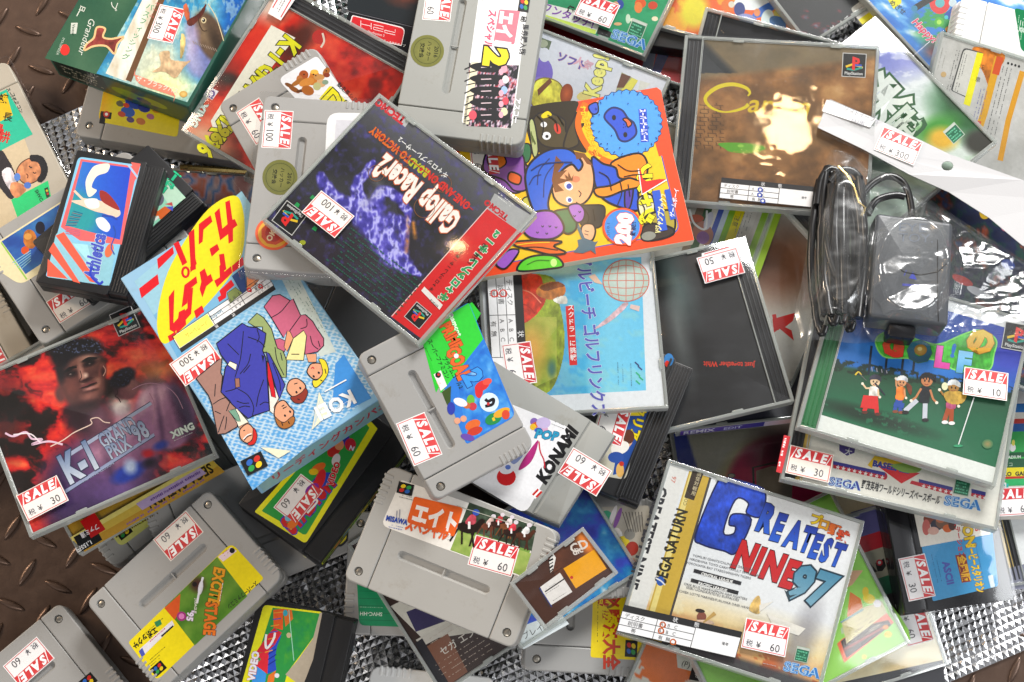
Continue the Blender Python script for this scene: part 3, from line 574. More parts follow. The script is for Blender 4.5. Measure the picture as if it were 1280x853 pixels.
def jewel(key, label, art=None, tray='tray', strip=True, cat='disc case', name='disc_case', sleeve=None, lid='clear'):
    r, W, H, T = root(key, name); tag(r, label, cat)
    e = MB()
    for x0, x1 in ((-W/2, -W/2+2.3), (W/2-2.3, W/2)): e.slab(x0, x1, -H/2, H/2, .4, .0, T-1.25, .25)
    for y0, y1 in ((-H/2, -H/2+2.1), (H/2-2.1, H/2)): e.slab(-W/2+2.35, W/2-2.35, y0, y1, .3, .0, T-1.25, .25)
    e.build('case_rim', MT['edge'], r)
    b = MB(); b.box(-W/2+2.4, W/2-2.4, -H/2+2.2, H/2-2.2, .6, T-4.2)
    if key in RIBS: b.box(-W/2+2.45, -W/2+12, -H/2+2.3, H/2-2.3, T-4.2, T-2.7)
    for k in range(3 if key in RIBS else 0): b.slab(-W/2+3.2+k*3, -W/2+4.4+k*3, -H/2+4, H/2-4, .4, T-2.8, T-2.1, .3)
    b.build('tray', MT[tray], r)
    c = MB(); c.slab(-W/2, W/2, -H/2, H/2, .7, T-1.15, T, .35, nb=2)
    c.build('lid', MT[lid], r)
    for s in (-1, 1):
        for u in (-.22, .28):
            q = MB(); y0, y1 = sorted((s*(H/2-3.4), s*(H/2-1.6))); q.slab(u*W-4, u*W+4, y0, y1, .9, T-1.8, T-1.2, .2); q.build('lid_tab', MT['edge'], r)
    if key in RIBS: q = MB(); q.slab(-W/2+12.3, -W/2+13.2, -H/2+1, H/2-1, .2, T-2.6, T-1.2, .1); q.build('hinge_line', MT['edge'], r)
    if art:
        bk = MB(); bk.box(-W/2+(13.5 if key in RIBS else 2.2), W/2-2.2, -H/2+2.2, H/2-2.2, T-4.1, T-2.5); bk.build('booklet', MT['paper'], r)
    finish(key, r, art, 'cover_print', T-2.45, MT['print']); return r
def carton(key, label, mat, art=None, name='game_box'):
    r, W, H, T = root(key, name); tag(r, label, 'game box')
    m = MB(); m.slab(-W/2, W/2, -H/2, H/2, .8, 0, T, .7); m.build('carton', MT[mat], r)
    finish(key, r, art, 'front_print', T+.05, MT['gloss']); return r
def cover(a, key, c=None, fn=None, inset=2.4, left=13.7, nx=110, ny=96):
    """background of a booklet, over its whole face"""
    W, H = POSES[key]['dim'][:2]; q = quad_mm(-W/2+left, W/2-inset, -H/2+inset, H/2-inset)
    Hm = np.array(POSES[key]['H']).reshape(3, 3); Hi = np.linalg.inv(Hm)
    if fn is None: a.poly(q, c, mm=True); return
    q = np.array(q)
    def g(u, v):
        P = q[0]*((1-u)*(1-v))[..., None]+q[1]*(u*(1-v))[..., None]+q[2]*(u*v)[..., None]+q[3]*((1-u)*v)[..., None]
        w_ = np.concatenate([P, np.ones(P.shape[:-1]+(1,))], -1)@Hi.T
        return fn(w_[..., 0]/w_[..., 2], w_[..., 1]/w_[..., 2], u, v)
    a.grid(q, g, nx, ny, mm=True)
def strip(a, key, c, x0=1.9, x1=12.2, grad=None):
    W, H = POSES[key]['dim'][:2]; q = quad_mm(-W/2+x0, -W/2+x1, -H/2+2, H/2-2)
    a.put(q, [(0,1,2),(0,2,3)], np.array([hexc(c), hexc(grad or c), hexc(grad or c), hexc(c)]), True)
def side_strip(key, par, side, c, marks=None, z0=1, z1=None, name='spine_card', u0=.02, u1=.98, mat='print'):
    """print standing on a side face. side: 'S','N','W','E' of the thing's own front"""
    W, H, T = POSES[key]['dim']; z1 = z1 or T-1.5; L = W if side in 'SN' else H
    me_map = {'S': lambda x, y: (x, -H/2-.08, y), 'N': lambda x, y: (-x, H/2+.08, y), 'W': lambda x, y: (-W/2-.08, -x, y), 'E': lambda x, y: (W/2+.08, x, y)}[side]
    a = Art(lambda P: np.column_stack([np.atleast_2d(P)[:, 0]*1., -np.atleast_2d(P)[:, 1]*1.]), 0); a.STEP = .01
    x0, x1 = -L/2+L*u0, -L/2+L*u1
    if callable(c): c(a, x0, x1, -z1, -z0)
    else: a.poly([(x0, -z1), (x1, -z1), (x1, -z0), (x0, -z0)], c)
    if marks: marks(a, x0, x1, -z1, -z0)
    V = np.vstack(a.V); out = []
    for x, y, z in V:
        p = list(me_map(x, y)); k = 1 if side in 'SN' else 0; p[k] += (z if side in 'NE' else -z); out.append(p)
    a.V = [np.array(out)]; return a.build(name, MT[mat], par)

def sleeve(key, par, g=3, name='plastic_sleeve'):
    W, H, T = POSES[key]['dim']; m = MB(); m.slab(-W/2-g, W/2+g, -H/2-g, H/2+g, 2.5, .4, T+1.6, 1.6); return m.build(name, MT['film'], par)

# ================================================================ ground, mat
g = MB(); g.box(-900, 900, -800, 900, -6, 0)
ground = g.build('ground_plate', MT['tread'], None, 0); tag(ground, kind='structure')
lug = MB()
def lugring(s, z): return [(11*s*math.cos(t), (2.7*s if s < 1 else 2.7)*math.sin(t)*(1-.25*abs(math.cos(t))**2), z) for t in np.linspace(0, 2*math.pi, 14, endpoint=False)]
lug.rings([lugring(1, -.4), lugring(.96, .5), lugring(.78, 1.3), lugring(.4, 1.8)])
lug_me = None
rng = random.Random(4); nl = 0
e1 = Vector((math.cos(rad(-24)), math.sin(rad(-24)), 0))*24; e2 = Vector((-e1.y, e1.x, 0))
for i in range(-22, 23):
    for j in range(-20, 21):
        p = e1*i+e2*j
        x, y = p.x, p.y
        px, py = 640+x/.575, 426-y/.575*.97
        left = px < 60+(py-157)*.28+30 or py < 120-(px-115)*.45+20 and px < 330
        low = py > 853-(px-1130)*.45-18 and px > 700 or (py > 853 and px > 1000)
        if not (-60 < px < 1360 and -70 < py < 930 and (left and px < 300 or low)): continue
        ang = (-22 if (i+j) % 2 else 62)+rng.uniform(-3, 3)
        if lug_me is None:
            o = lug.build('lug', MT['tread'], ground, 60); lug_me = o.data
        else: o = link('lug', lug_me, ground)
        o.location = (x*MM, y*MM, .0002); o.rotation_euler = (0, 0, rad(ang)); nl += 1
# silver embossed sheet
def mat_pt(u, v):
    c = [unpx(48,157,.002), unpx(1330,-420,.002), unpx(1570,690,.002), unpx(290,1235,.002)]
    p = c[0]*(1-u)*(1-v)+c[1]*u*(1-v)+c[2]*u*v+c[3]*(1-u)*v; return p
r_mat = link('embossed_mat', None); tag(r_mat, 'silver sheet embossed with rows of tiny pyramids, lying under the whole pile', 'mat')
vs, fs = [], []; NU, NV = 166, 130
rn = np.random.RandomState(3)
gridp = np.array([[mat_pt(i/NU, j/NV) for j in range(NV+1)] for i in range(NU+1)])
def mesh_raw(name, V, F, mat, par, smooth=False):
    me = bpy.data.meshes.new(name); me.from_pydata([tuple(p) for p in V], [], F); me.materials.append(mat)
    if smooth: me.polygons.foreach_set('use_smooth', [True]*len(me.polygons))
    me.update(); return link(name, me, par)
Vg = gridp.reshape(-1, 3).copy(); Vg[:, 2] = .0016+rn.uniform(-.0001, .0001, len(Vg)); idx = np.arange((NU+1)*(NV+1)).reshape(NU+1, NV+1)
cen = (gridp[:-1, :-1]+gridp[1:, :-1]+gridp[1:, 1:]+gridp[:-1, 1:])/4
cen = cen.reshape(-1, 3).copy(); cen[:, :2] += rn.uniform(-.0003, .0003, (len(cen), 2)); cen[:, 2] = .0027+rn.uniform(-.00045, .00045, len(cen))
nb = len(Vg); F = []
k = 0
for i in range(NU):
    for j in range(NV):
        a, b, c, d, e = int(idx[i, j]), int(idx[i+1, j]), int(idx[i+1, j+1]), int(idx[i, j+1]), nb+k
        F += [(b, a, e), (c, b, e), (d, c, e), (a, d, e)]; k += 1
o = mesh_raw('embossed_pyramids', np.vstack([Vg, cen]), F, MT['foil'], r_mat); tag(o, kind='stuff')
c = [mat_pt(0,0), mat_pt(1,0), mat_pt(1,1), mat_pt(0,1)]
V = [(p[0], p[1], z) for z in (.0004, .0014) for p in c]
mesh_raw('backing', V, [(0,1,2,3),(7,6,5,4),(0,4,5,1),(1,5,6,2),(2,6,7,3),(3,7,4,0)], MT['foil'], r_mat)

# ================================================================ lowest layer
def a_(a):
    cover(a, 'mosaic_case', fn=lambda X, Y, u, v: ramp(vnoise(X/9, Y/9, 5), [(0,'9a6a70'),(.3,'c8b0b8'),(.45,'3a78c8'),(.6,'b8a8c8'),(.8,'c86a50'),(1,'8a88a8')]), left=2.5)
r = jewel('mosaic_case', 'gold-rimmed case with a pastel mosaic cover, low beside the small mint-labelled black cartridge', a_, 'traygrey')
q = MB(); W, H, T = POSES['mosaic_case']['dim']; q.tube([(-W/2+18, H/2+1, T-2), (W/2-25, H/2+1, T-2)], 2.6); q.build('gold_edge', MT['gold'], r)
def a_(a):
    rquad(a, [(133,656),(172,628),(190,655),(150,685)], 'dfe07a', .2); sfclogo(a, 155, 665, 15, 142); a.ell(172, 650, 9, 6, 'c8d850')
sfc('cartA', 'grey cartridge with a pale yellow-green label, half under the gold-striped case', 'grey2', a_)
r = sfc('cart_beige', 'yellowed beige cartridge at the left edge under the grey one with a printed price sticker', 'beige'); price('cart_beige', r, -10, 400, 60, '60')
r = sfc('cart_beige2', 'plain yellowed cartridge just above the red boxing case at the left edge', 'beige'); price('cart_beige2', r, -10, 452, 62, '60')
sfc('cart_dark', 'grey cartridge in deep shade between the blue comic box and the racing case', 'dim')  # grey plastic darkened: the gap's shade is put into its colour
def a_(a):
    rquad(a, [(360,640),(432,612),(452,668),(380,700)], 'd8d6a8', .1); a.smooth([(418,668),(432,662),(434,674),(424,682)], 'e8d820', edge='222', ew=2); a.dash(390,670,-22,40,3,8,'333')
sfc('cart_mid', 'grey cartridge with a cream label poking out under the yellow-edged black cartridge', 'grey', a_)
def a_(a):
    rquad(a, [(132,100),(228,118),(222,172),(122,152)], 'e8d81e', .1)
    a.put([(132,102),(150,106),(140,150),(124,148)], [(0,1,2),(0,2,3)], np.array([hexc('f0b01e'), hexc('e8d81e'), hexc('e8d81e'), hexc('f0b81e')]))
    f = LF(132, 147, 14, 8); a.poly(f([(-.5,-.5),(.5,-.5),(.5,.1),(0,.1),(0,.6),(-.5,.6)]), '141414'); a.ell(133, 143, 4, 4, 'c83020'); a.ell(133, 143, 2, 2, 'eee')
    for x, y, rx, c in ((168,128,12,'2848a8'), (160,140,9,'3060c0'), (180,135,8,'2a3a90'), (152,143,5,'c85030'), (176,152,6,'c87838'), (188,146,5,'b06a90'), (150,130,5,'6a6a50'), (163,150,5,'5a4a80'), (195,138,5,'e0a030'), (158,132,4,'d04a30')): a.ell(x, y, rx, rx*.7, c, 20)
    a.dash(150, 122, 10, 60, 2, 4, '333', .6)
sfc('cart_yel', 'grey cartridge with a bright yellow label of small riders, tucked under the fish box', 'grey', a_)
def a_(a):
    rquad(a, [(568,786),(449,782),(446,722),(570,722)], '0e8a58', .06)
    for k in range(5): a.line([(449,775-9*k),(560,778-9*k)], .8, '0b7048')
    a.text('SHVC-HH', 478, 766, 6.5, 182, 'd8e8d8', .02); a.dash(480, 760, 182, 30, 1, 3, '9ac8a8', .6)
sfc('cart_green', 'grey cartridge with a dark green label beneath the big horse-racing cartridge', 'grey', a_)
sfc('cart_white_bot', 'pale cartridge showing only its ribbed end at the bottom edge', 'white')
def a_(a):
    cover(a, 'back_brown', '3a2620', left=1.8)
    a.poly([(488,758),(520,742),(600,790),(530,800)], 'e0ddd4'); a.poly([(508,765),(560,745),(575,770),(520,790)], '3a3260'); a.poly([(520,800),(562,777),(568,787),(527,809)], 'd8d4cc')
    a.poly([(528,812),(560,792),(585,840),(555,862)], '8a5a44'); a.poly([(519,804),(528,798),(562,855),(553,864)], '222028')
    a.text('セガ エンタープライゼス', 553, 820, 12, -33, 'e8e4dc', .01); a.dash(545,832,-33,75,4,7,'c8b8a8',.8,4); a.dash(535,800,-33,50,2,6,'c8b8a8',.7,5)
r = jewel('back_brown', 'disc case lying face down with a brown and white back card, below the horse-racing cartridge', a_, 'traygrey')
def a_(a):
    rquad(a, [(812,688),(806,826),(738,822),(744,682)], 'efd410', .05); a.text('必勝法大全', 756, 742, 22, 90, 'c83820', .04, out='8a6a10', ow=.01, sx=.85)
    a.vtext('文字列攻略', 757, 700, 15, 92, 'c02818', .95, bold=.02); sfclogo(a, 789, 811, 17, 93); a.dash(748,725,91,80,1,3,'5a5010',.7); a.dash(798,735,91,60,2,4,'7a6a10',.7)
sfc('cart_low_mid', 'grey cartridge with a yellow label lettered in red, bottom middle beside the baseball case', 'grey', a_)
def a_(a):
    rquad(a, [(812,632),(806,722),(752,716),(748,634)], 'b8b0a0', .08)
    for x, y, rx, ry, c in ((757,648,8,10,'2a9a70'), (766,645,3,14,'e8e0e0'), (772,648,3,14,'8a50a0'), (758,668,8,8,'d060a0'), (768,672,10,12,'f0f0f0'), (778,680,9,10,'e8d020'), (764,690,9,7,'40a0c8'), (757,702,6,8,'3a3a6a'), (774,697,9,8,'2a50b0'), (787,668,7,7,'8a8880'), (790,686,8,9,'a83020'), (785,702,10,7,'b86040'), (797,655,6,12,'9a9488'), (771,664,5,4,'f0e8e0')): a.ell(x, y, rx, ry, c, 20)
    for k in range(7): a.line([(778+k*4,640),(786+k*3,665)], 1, '5a5448')
    a.text('3', 742, 743, 9, 10, '222')
sfc('cart_comic', 'light grey cartridge with a crowded cartoon label between the orange disc and the baseball case', 'grey', a_)
def a_(a):
    cover(a, 'case_blue_small', fn=lambda X, Y, u, v: ramp(np.clip(fbm(X/18, Y/18, 8)*1.2-.1+(Y-700)/400, 0, 1), [(0,'2a2aa0'),(.35,'3a50d0'),(.55,'1878c8'),(.75,'3aa0d8'),(1,'d8e8f0')]), left=2)
    a.poly([(640,788),(700,765),(712,780),(655,812)], 'e8f0f2'); a.text('プレイ', 655, 800, 10, -28, '222')
jewel('case_blue_small', 'small blue and white cover sticking out below the orange disc sleeve', a_, 'traygrey')
def a_(a):
    def f(X, Y, u, v):
        C = np.tile(hexc('f0ead2'), X.shape+(1,)); d = np.hypot((X-950)/1.25, Y-605)
        C = mixc(C, 'f0e0a0', blob(X, Y, 960, 610, 62, 62, 0, .12)); C = mixc(C, 'e82868', blob(X, Y, 975, 612, 66, 66, 0, .08)); C = mixc(C, '48202a', blob(X, Y, 985, 562, 38, 30, 0, .6)*.9)
        C = mixc(C, '4a58c0', np.clip((866+(Y-560)*.3-X)/3, 0, 1)); return C
    cover(a, 'case_pink', fn=f, left=2)
    a.line([(944,640),(942,584),(968,578),(990,584)], 3, '332a2a'); a.poly([(947,640),(946,588),(966,582),(992,587),(990,640)], 'a89a88'); a.ell(915,594,5,3,'888'); a.ell(915,594,3.5,2,'e8e0c8'); a.dash(872,575,95,20,2,4,'999',.5)
jewel('case_pink', 'cream and hot pink cover between the purple-spined case and the baseball case', a_, 'traygrey')
def a_(a):
    cover(a, 'case_orange', fn=lambda X, Y, u, v: mixc(np.tile(hexc('e87838'), X.shape+(1,)), 'd8d4c8', fbm(X/40, Y/40, 3) > .62), left=2)
    a.poly([(846,812),(885,825),(875,842),(848,835)], 'dcdcd0'); a.text('(P)', 852, 832, 10, 20, '333'); a.poly([(868,828),(905,838),(880,853),(862,850)], '2a2020'); a.text('セガ販売', 868, 846, 7, 22, 'e8e0d8')
    for k in range(4): a.line([(880+k*7,826+k*8),(930+k*5,842+k*8)], 1.2, 'f0e0d0')
jewel('case_orange', 'orange and white cover peeping out below the white baseball case', a_, 'traygrey')
def a_(a):
    cover(a, 'case_up', fn=lambda X, Y, u, v: ramp(fbm(X/60, Y/30, 2)+.25*(v-.5), [(0,'c8a868'),(.4,'ead8a8'),(.6,'f2e6c0'),(1,'d8b878')]), left=2)
    a.poly([(1065,640),(1100,630),(1112,672),(1078,684)], '6a68a8'); a.poly([(1074,672),(1106,662),(1112,682),(1080,694)], 'd02838')
    a.poly([(1078,692),(1116,680),(1130,715),(1090,726)], 'b8b4a0'); f = LF(1098, 704, 20, -15); a.poly(f([(-.6,-.5),(.2,-.5),(.5,-.2),(.5,.3),(.2,.55),(-.1,.5),(-.1,.2),(.1,.2),(.1,-.1),(-.1,-.1),(-.1,.5),(-.6,.5)]), '181818'); a.ell(1101,703,4,4,'d02838'); a.ell(1101,703,2,2,'eee')
    a.poly([(1090,726),(1132,712),(1140,735),(1100,748)], '2a7a58'); a.poly([(1100,746),(1142,733),(1150,760),(1112,768)], '3a3438'); a.text('UP', 1122, 752, 11, 70, '111', .05)
    a.poly([(1052,853),(1180,825),(1187,880),(1060,890)], '35353a')
r = jewel('case_up', 'wide case with striped purple, red and green edge below the blue-labelled black cartridge', a_, 'traygrey'); price('case_up', r, 1143, 778, 74, '60')
def a_(a):
    cover(a, 'case_gold_r', 'f2f4f6'); strip(a, 'case_gold_r', 'c8a858', 3, 8, 'd8bc70'); a.poly([(1262,710),(1300,700),(1300,735),(1262,737)], '8a8ca0')
jewel('case_gold_r', 'white-covered case with a gold side strip at the right edge', a_)
def a_(a):
    W, H = POSES['spines_r']['dim'][:2]
    rows = [('1e78c8',505,516),('e8e4d8',516,524),('c83830',524,530),('1860b0',530,540),('28b050',540,566),('0e5a34',566,572),('30b848',572,574),('105a38',574,585),('f0e020',585,596),('c82820',596,599),('28b868',599,608),('e8e4dc',608,650)]
    for c, y0, y1 in rows: a.poly([(1228,y0),(1460,y0-6),(1460,y1-6),(1228,y1)], c)
    a.ell(1267,559,4,5,'f0f0f0'); a.ell(1268,553,2,4,'e8e060'); a.text('STADIUM', 1256, 573, 5, -2, 'e8f0e8', .03); a.text('ナカ ヨコ', 1242, 583, 6, -2, 'c8e0c8'); a.text('YOKO  GAMICO', 1245, 595, 7, -2, '222', .05)
    a.poly([(1240,606),(1262,604),(1262,609),(1240,610)], '20c0b8'); a.text('コ', 1252, 609, 8, -2, 'eee', .05)
r = jewel('spines_r', 'case with bright blue, green and yellow stripes at the right edge beside the golf case', a_, lid='film'); price('spines_r', r, 1268, 627, -2, '60')
def a_(a):
    cover(a, 'cover_top_mini', 'c81828', left=2); a.poly([(815,88),(825,92),(840,60),(828,50)], '28288a'); a.poly([(795,110),(812,50),(822,52),(812,112)], '8890b0')
    cover_bits = [(838,25,9,14,'e0e040'),(830,20,5,9,'d83020'),(845,12,7,6,'e8e8b0'),(828,42,6,7,'2868b0'),(838,46,7,6,'e8e8f0'),(844,38,5,6,'28489a')]
    a.poly([(812,52),(822,-20),(862,-20),(850,62)], 'a8a890')
    for x, y, rx, ry, c in cover_bits: a.ell(x, y, rx, ry, c)
jewel('cover_top_mini', 'narrow sight of a red and blue cover left of the dark empty case', a_, 'traygrey')
carton('black_top', 'black box edge standing between the red cover and the cartoon cover at the top', 'black')
def a_(a):
    def f(X, Y, u, v):
        C = mixc(np.tile(hexc('f0a020'), X.shape+(1,)), 'e86018', fbm(X/25, Y/25, 2) > .5); C = mixc(C, '88c8d8', np.clip((X-1000+Y*.15)/14, 0, 1)); C = mixc(C, 'e8d820', blob(X, Y, 868, 12, 18, 22)); return C
    cover(a, 'cover_anime', fn=f, left=2)
    for x, y, rx, ry, c, g in ((911,5,9,8,'e07020',0), (915,4,4,4,'d8d0c0',0), (940,2,22,9,'e8eef2',0), (958,10,20,6,'2868c8',-30), (925,10,7,9,'2a3a80',0), (947,14,4,5,'e08850',0), (960,22,8,12,'d8e8ea',10), (985,20,18,9,'d8d060',20), (975,28,14,8,'3870b0',30), (992,16,8,3,'181818',10), (988,30,5,8,'e89058',0), (935,22,12,6,'8890c8',15)): a.ell(x, y, rx, ry, c, g)
    a.text('ドキドキ', 975, 14, 10, 5, 'e8d820', .03, out='b08010'); a.text('バトル', 1000, 12, 9, 5, 'd82020', .03, out='801010')
jewel('cover_anime', 'bright orange and sky blue cartoon cover at the top edge behind the dark cases', a_, 'traygrey')
def a_(a):
    cover(a, 'black_back', fn=lambda X, Y, u, v: ramp(np.clip(fbm(X/14, Y/10, 4)*1.1+(Y-38)/120, 0, 1), [(0,'101014'),(.55,'18181e'),(.62,'7a1828'),(.68,'28283a'),(.8,'b8b8c8'),(1,'301820')]), left=2)
    rquad(a, [(1062,8),(1092,-14),(1110,10),(1078,32)], '333333', .15); rquad(a, [(1064,9),(1091,-11),(1107,9),(1078,29)], 'd8d4cc', .15); a.poly([(1074,23),(1104,2),(1108,9),(1079,29)], 'f0e410')
    a.text('ゲームディスク', 1040, 38, 7, -33, 'e8e8e8', .01); a.text('データ専用トラック', 1036, 46, 6, -33, 'ccc'); a.dash(1068,8,-35,25,3,5,'777',.6)
jewel('black_back', 'black back card with a yellow-barred notice at the top edge, left of the sky-blue case', a_)
def a_(a):
    def f(X, Y, u, v):
        C = ramp(fbm((X+Y*.4)/40, (Y-X*.5)/14, 6), [(0,'1860c0'),(.45,'2a80d8'),(.58,'6ab0e8'),(.68,'e8f2f8')]); C = mixc(C, '2a9a50', blob(X, Y, 1172, 30, 28, 26, 0, .3)*(fbm(X/9, Y/9, 1) > .42)); return mixc(C, '5a2028', blob(X, Y, 1172, 62, 14, 10, 0, .8))
    cover(a, 'cover_sky_game', fn=f, left=2)
    a.ell(1176, 2, 13, 14, 'd82828'); a.ell(1176, 2, 6, 6, '58a8b0'); a.line([(1144,9),(1172,-8)], 8, '141418'); a.ell(1144,9,4,4,'2a80a8'); a.line([(1184,20),(1195,10)], 9, '1848a8'); a.ell(1184,20,2.5,2.5,'40c0d0'); a.line([(1200,16),(1200,36)], 7, '141418'); a.ell(1200,16,3,3,'c8d828'); a.line([(1184,35),(1196,36)], 7, 'c82020'); a.ell(1185,35,2.5,2.5,'e8a040'); a.ell(1175,26,6,6,'48b030'); a.ell(1175,26,3,3,'a8e050'); a.ell(1192,2,5,5,'c0d0d8')
    rquad(a, [(1108,-6),(1126,-14),(1128,2),(1118,10)], 'e8e020', .1); a.text('めざせ', 1112, 2, 8, 40, '222', .02); a.text('Happy!', 1140, 26, 13, 44, 'd83060', .03, out='f8e8f0', sh=.2)
jewel('cover_sky_game', 'blue sky cover with coloured pegs, leaning at the top right behind the green kanji case', a_, 'traygrey')
def a_(a):
    rquad(a, [(1268,10),(1340,28),(1318,90),(1276,62)], '0e7a48', .08); a.text('三菱', 1276, 25, 8, 100, 'e8f0e8'); a.dash(1280,20,98,40,2,6,'b8d8c0',.7)
sfc('cart_white_tr', 'plain white cartridge with a dark green label in the top right corner', 'white', a_)
def a_(a):
    cover(a, 'back_text_r', fn=lambda X, Y, u, v: ramp(fbm(X/20, Y/20, 9), [(0,'a8a6a0'),(.5,'c2c0bc'),(1,'d4d2d0')]), left=2)
    a.smooth([(1218,58),(1250,64),(1258,72),(1246,92),(1238,106),(1232,92),(1226,80)], 'd87c20'); a.line([(1250,70),(1232,140),(1222,170)], 9, 'd8a020'); a.line([(1252,70),(1246,92)], 9, 'd05020'); a.line([(1224,150),(1218,180)], 9, 'd04820'); a.line([(1280,88),(1262,150),(1252,200)], 7, 'd89818')
    rquad(a, [(1206,58),(1231,65),(1216,124),(1190,112)], '444', .1); rquad(a, [(1207,60),(1230,66),(1215,122),(1192,112)], 'cfcdc6', .1); a.poly([(1223,64),(1231,66),(1214,132),(1206,129)], 'ece410')
    a.text('注', 1225, 84, 7, 14, '222'); a.text('意', 1220, 100, 7, 14, '222')
    for k in range(5): a.dash(1211+k*-0+0-k*.1+k*.0-(4-k)*0-k*3.2, 64-k*.6+0, 104, 52, 1, 4, '5a5a5a', .8, k)
    for k in range(3): a.dash(1256+k*5, 82+k*1.4, 104, 90, 1, 4, '555', .9, k+9)
    for k in range(3): a.dash(1236-k*4, 110, 104, 60, 1, 4, '6a68a0', .9, k+19)
    for k in range(4): a.ell(1262+k*4.5, 78+k*1.3, 1.4, 1.6, '141414')
    a.ell(1181, 92, 3.5, 3.5, 'c8a878'); a.dash(1185,60,104,30,3,5,'9a9890',.7)
jewel('back_text_r', 'grey back card with yellow and orange text bars at the right edge', a_, 'traygrey')
jewel('case_empty', 'dark empty disc case showing only its black tray, behind the brown film-wrapped case', None)
def a_(a):
    cover(a, 'back_green', 'b8b4ac', left=2)
    bars = [(870,'7a6a5a'),(880,'3a5a3a'),(890,'e0dcd0'),(898,'4a60b8'),(905,'c8d8e8'),(912,'8ac030'),(920,'f0e010'),(932,'e8e4dc'),(948,'dcd8d0'),(954,'98c838'),(962,'c0d8a0'),(970,'a0c830'),(978,'b8b8b0')]
    for i, (x, c) in enumerate(bars[:-1]):
        x1 = bars[i+1][0]; a.poly([(x+10,235),(x1+10,237),(x1-42,380),(x-42,378)], c)
    a.smooth([(866,285),(880,275),(892,290),(886,305),(872,300)], 'b07868'); a.ell(879,296,8,8,'8a5a9a'); a.ell(870,272,10,5,'b85a40'); a.ell(886,275,5,12,'c8c8d8',20); a.curve([(862,260),(868,278),(882,285),(884,262)], 2, 'e8e8e8')
    for k in range(4): a.dash(934+k*4-6, 262+k, 108, 45, 1, 4, '777', .7, k)
    a.text('注意', 920, 268, 7, 108, '444')
jewel('back_green', 'back card with green, yellow and white text columns below the brown film-wrapped case', a_, 'traygrey')
def a_(a):
    cover(a, 'case_redx', fn=lambda X, Y, u, v: mixc(np.tile(hexc('dcd8d0'), X.shape+(1,)), '8a5a40', blob(X, Y, 975, 330, 50, 45, 0, .5)), left=2)
    a.poly([(966,398),(994,390),(992,400),(982,408),(990,412),(993,425),(975,410),(968,415)], 'd8201e'); a.line([(968,392),(972,412)], 5, 'd8201e')
r = jewel('case_redx', 'white cover with a bold red letter beside the clear dark case, under the plastic bag', a_, 'traygrey')
def sp(a, x0, x1, y0, y1):
    L = x1-x0
    a.put([(x0,y0),(x0+L*.42,y0),(x0+L*.42,y1),(x0,y1)], [(0,1,2),(0,2,3)], np.array([hexc('6a4ab8'),hexc('3a3a90'),hexc('3a3a90'),hexc('5a3aa8')]))
    a.put([(x0+L*.42,y0),(x0+L*.65,y0),(x0+L*.65,y1),(x0+L*.42,y1)], [(0,1,2),(0,2,3)], np.array([hexc('c8c0d8'),hexc('e8b088'),hexc('e8a080'),hexc('c8c0d8')])); a.poly([(x0+L*.65,y0),(x1,y0),(x1,y1),(x0+L*.65,y1)], '4a4440')
    a.text('REMIX', x0+2, y1-1.2, 7.5, 0, 'e8e8f8', .03); a.text('EDIT', x0+30, y1-1.6, 6, 0, 'd0d8f8', .02); a.text('UNIVERSAL', x0+L*.62, y1-1.6, 6, 0, 'b8a898')
def a_(a): cover(a, 'case_mix', '3a3a48', left=2)
r = jewel('case_mix', 'case with a purple and peach lettered spine below the clear dark case', a_, 'tray')
side_strip('case_mix', r, 'N', sp)

def a_(a):
    cover(a, 'dark_right', fn=lambda X, Y, u, v: ramp(fbm(X/16, Y/16, 21, 5), [(0,'0c1224'),(.42,'16204a'),(.5,'1a4a3a'),(.58,'20283a'),(.66,'a84a28'),(.75,'38508a'),(1,'c8c8d0')]), left=2)
    for x, y, rx, ry, c in ((1235,262,8,12,'d8b020'),(1260,280,7,9,'d07090'),(1205,350,14,5,'d83828'),(1225,365,16,5,'e0e0e8'),(1262,330,9,6,'2a4aa8'),(1250,235,6,8,'5a7a30')): a.ell(x, y, rx, ry, c, 25)
jewel('dark_right', 'dark navy cover with scattered bright patches seen through the bag right of the camera', a_, 'tray')

# ================================================================ middle layer
def a_(a):
    W, H = POSES['fc_ridged_low']['dim'][:2]
    rquad(a, [(752,588),(742,480),(790,500),(775,600)][0:0] or [(725,590),(770,450),(818,470),(782,600)], 'c8c4b0', .05)
    a.poly([(786,480),(812,510),(783,590),(766,594)], '1e4a98'); a.poly([(782,520),(800,500),(802,520)], 'e8d020'); a.text('クリア', 798, 505, 15, 105, 'e8d010', .05, out='181818')
    a.ell(782,550,9,10,'d8a888'); a.ell(786,546,7,9,'5a3020'); a.ell(775,560,12,8,'f0ece4',-20); a.ell(770,572,10,7,'2a50a0'); a.ell(775,588,5,9,'e0b060'); a.ell(777,580,3,3,'c03020'); a.ell(836,450,6,8,'3a80c0'); a.ell(834,455,3,4,'d83020')
r = fc('fc_ridged_low', 'black ribbed cartridge standing out from under the golf links case, blue and yellow label', a_); price('fc_ridged_low', r, 766, 528, 105, '60')
q = MB(); W, H, T = POSES['fc_ridged_low']['dim']
for k in range(2): q.slab(-W/2+1, W/2-1, -H/2+13+k*2.6, -H/2+14.4+k*2.6, .6, T-.4, T+1.1, .5)
q.build('grip_ribs', MT['black'], r)
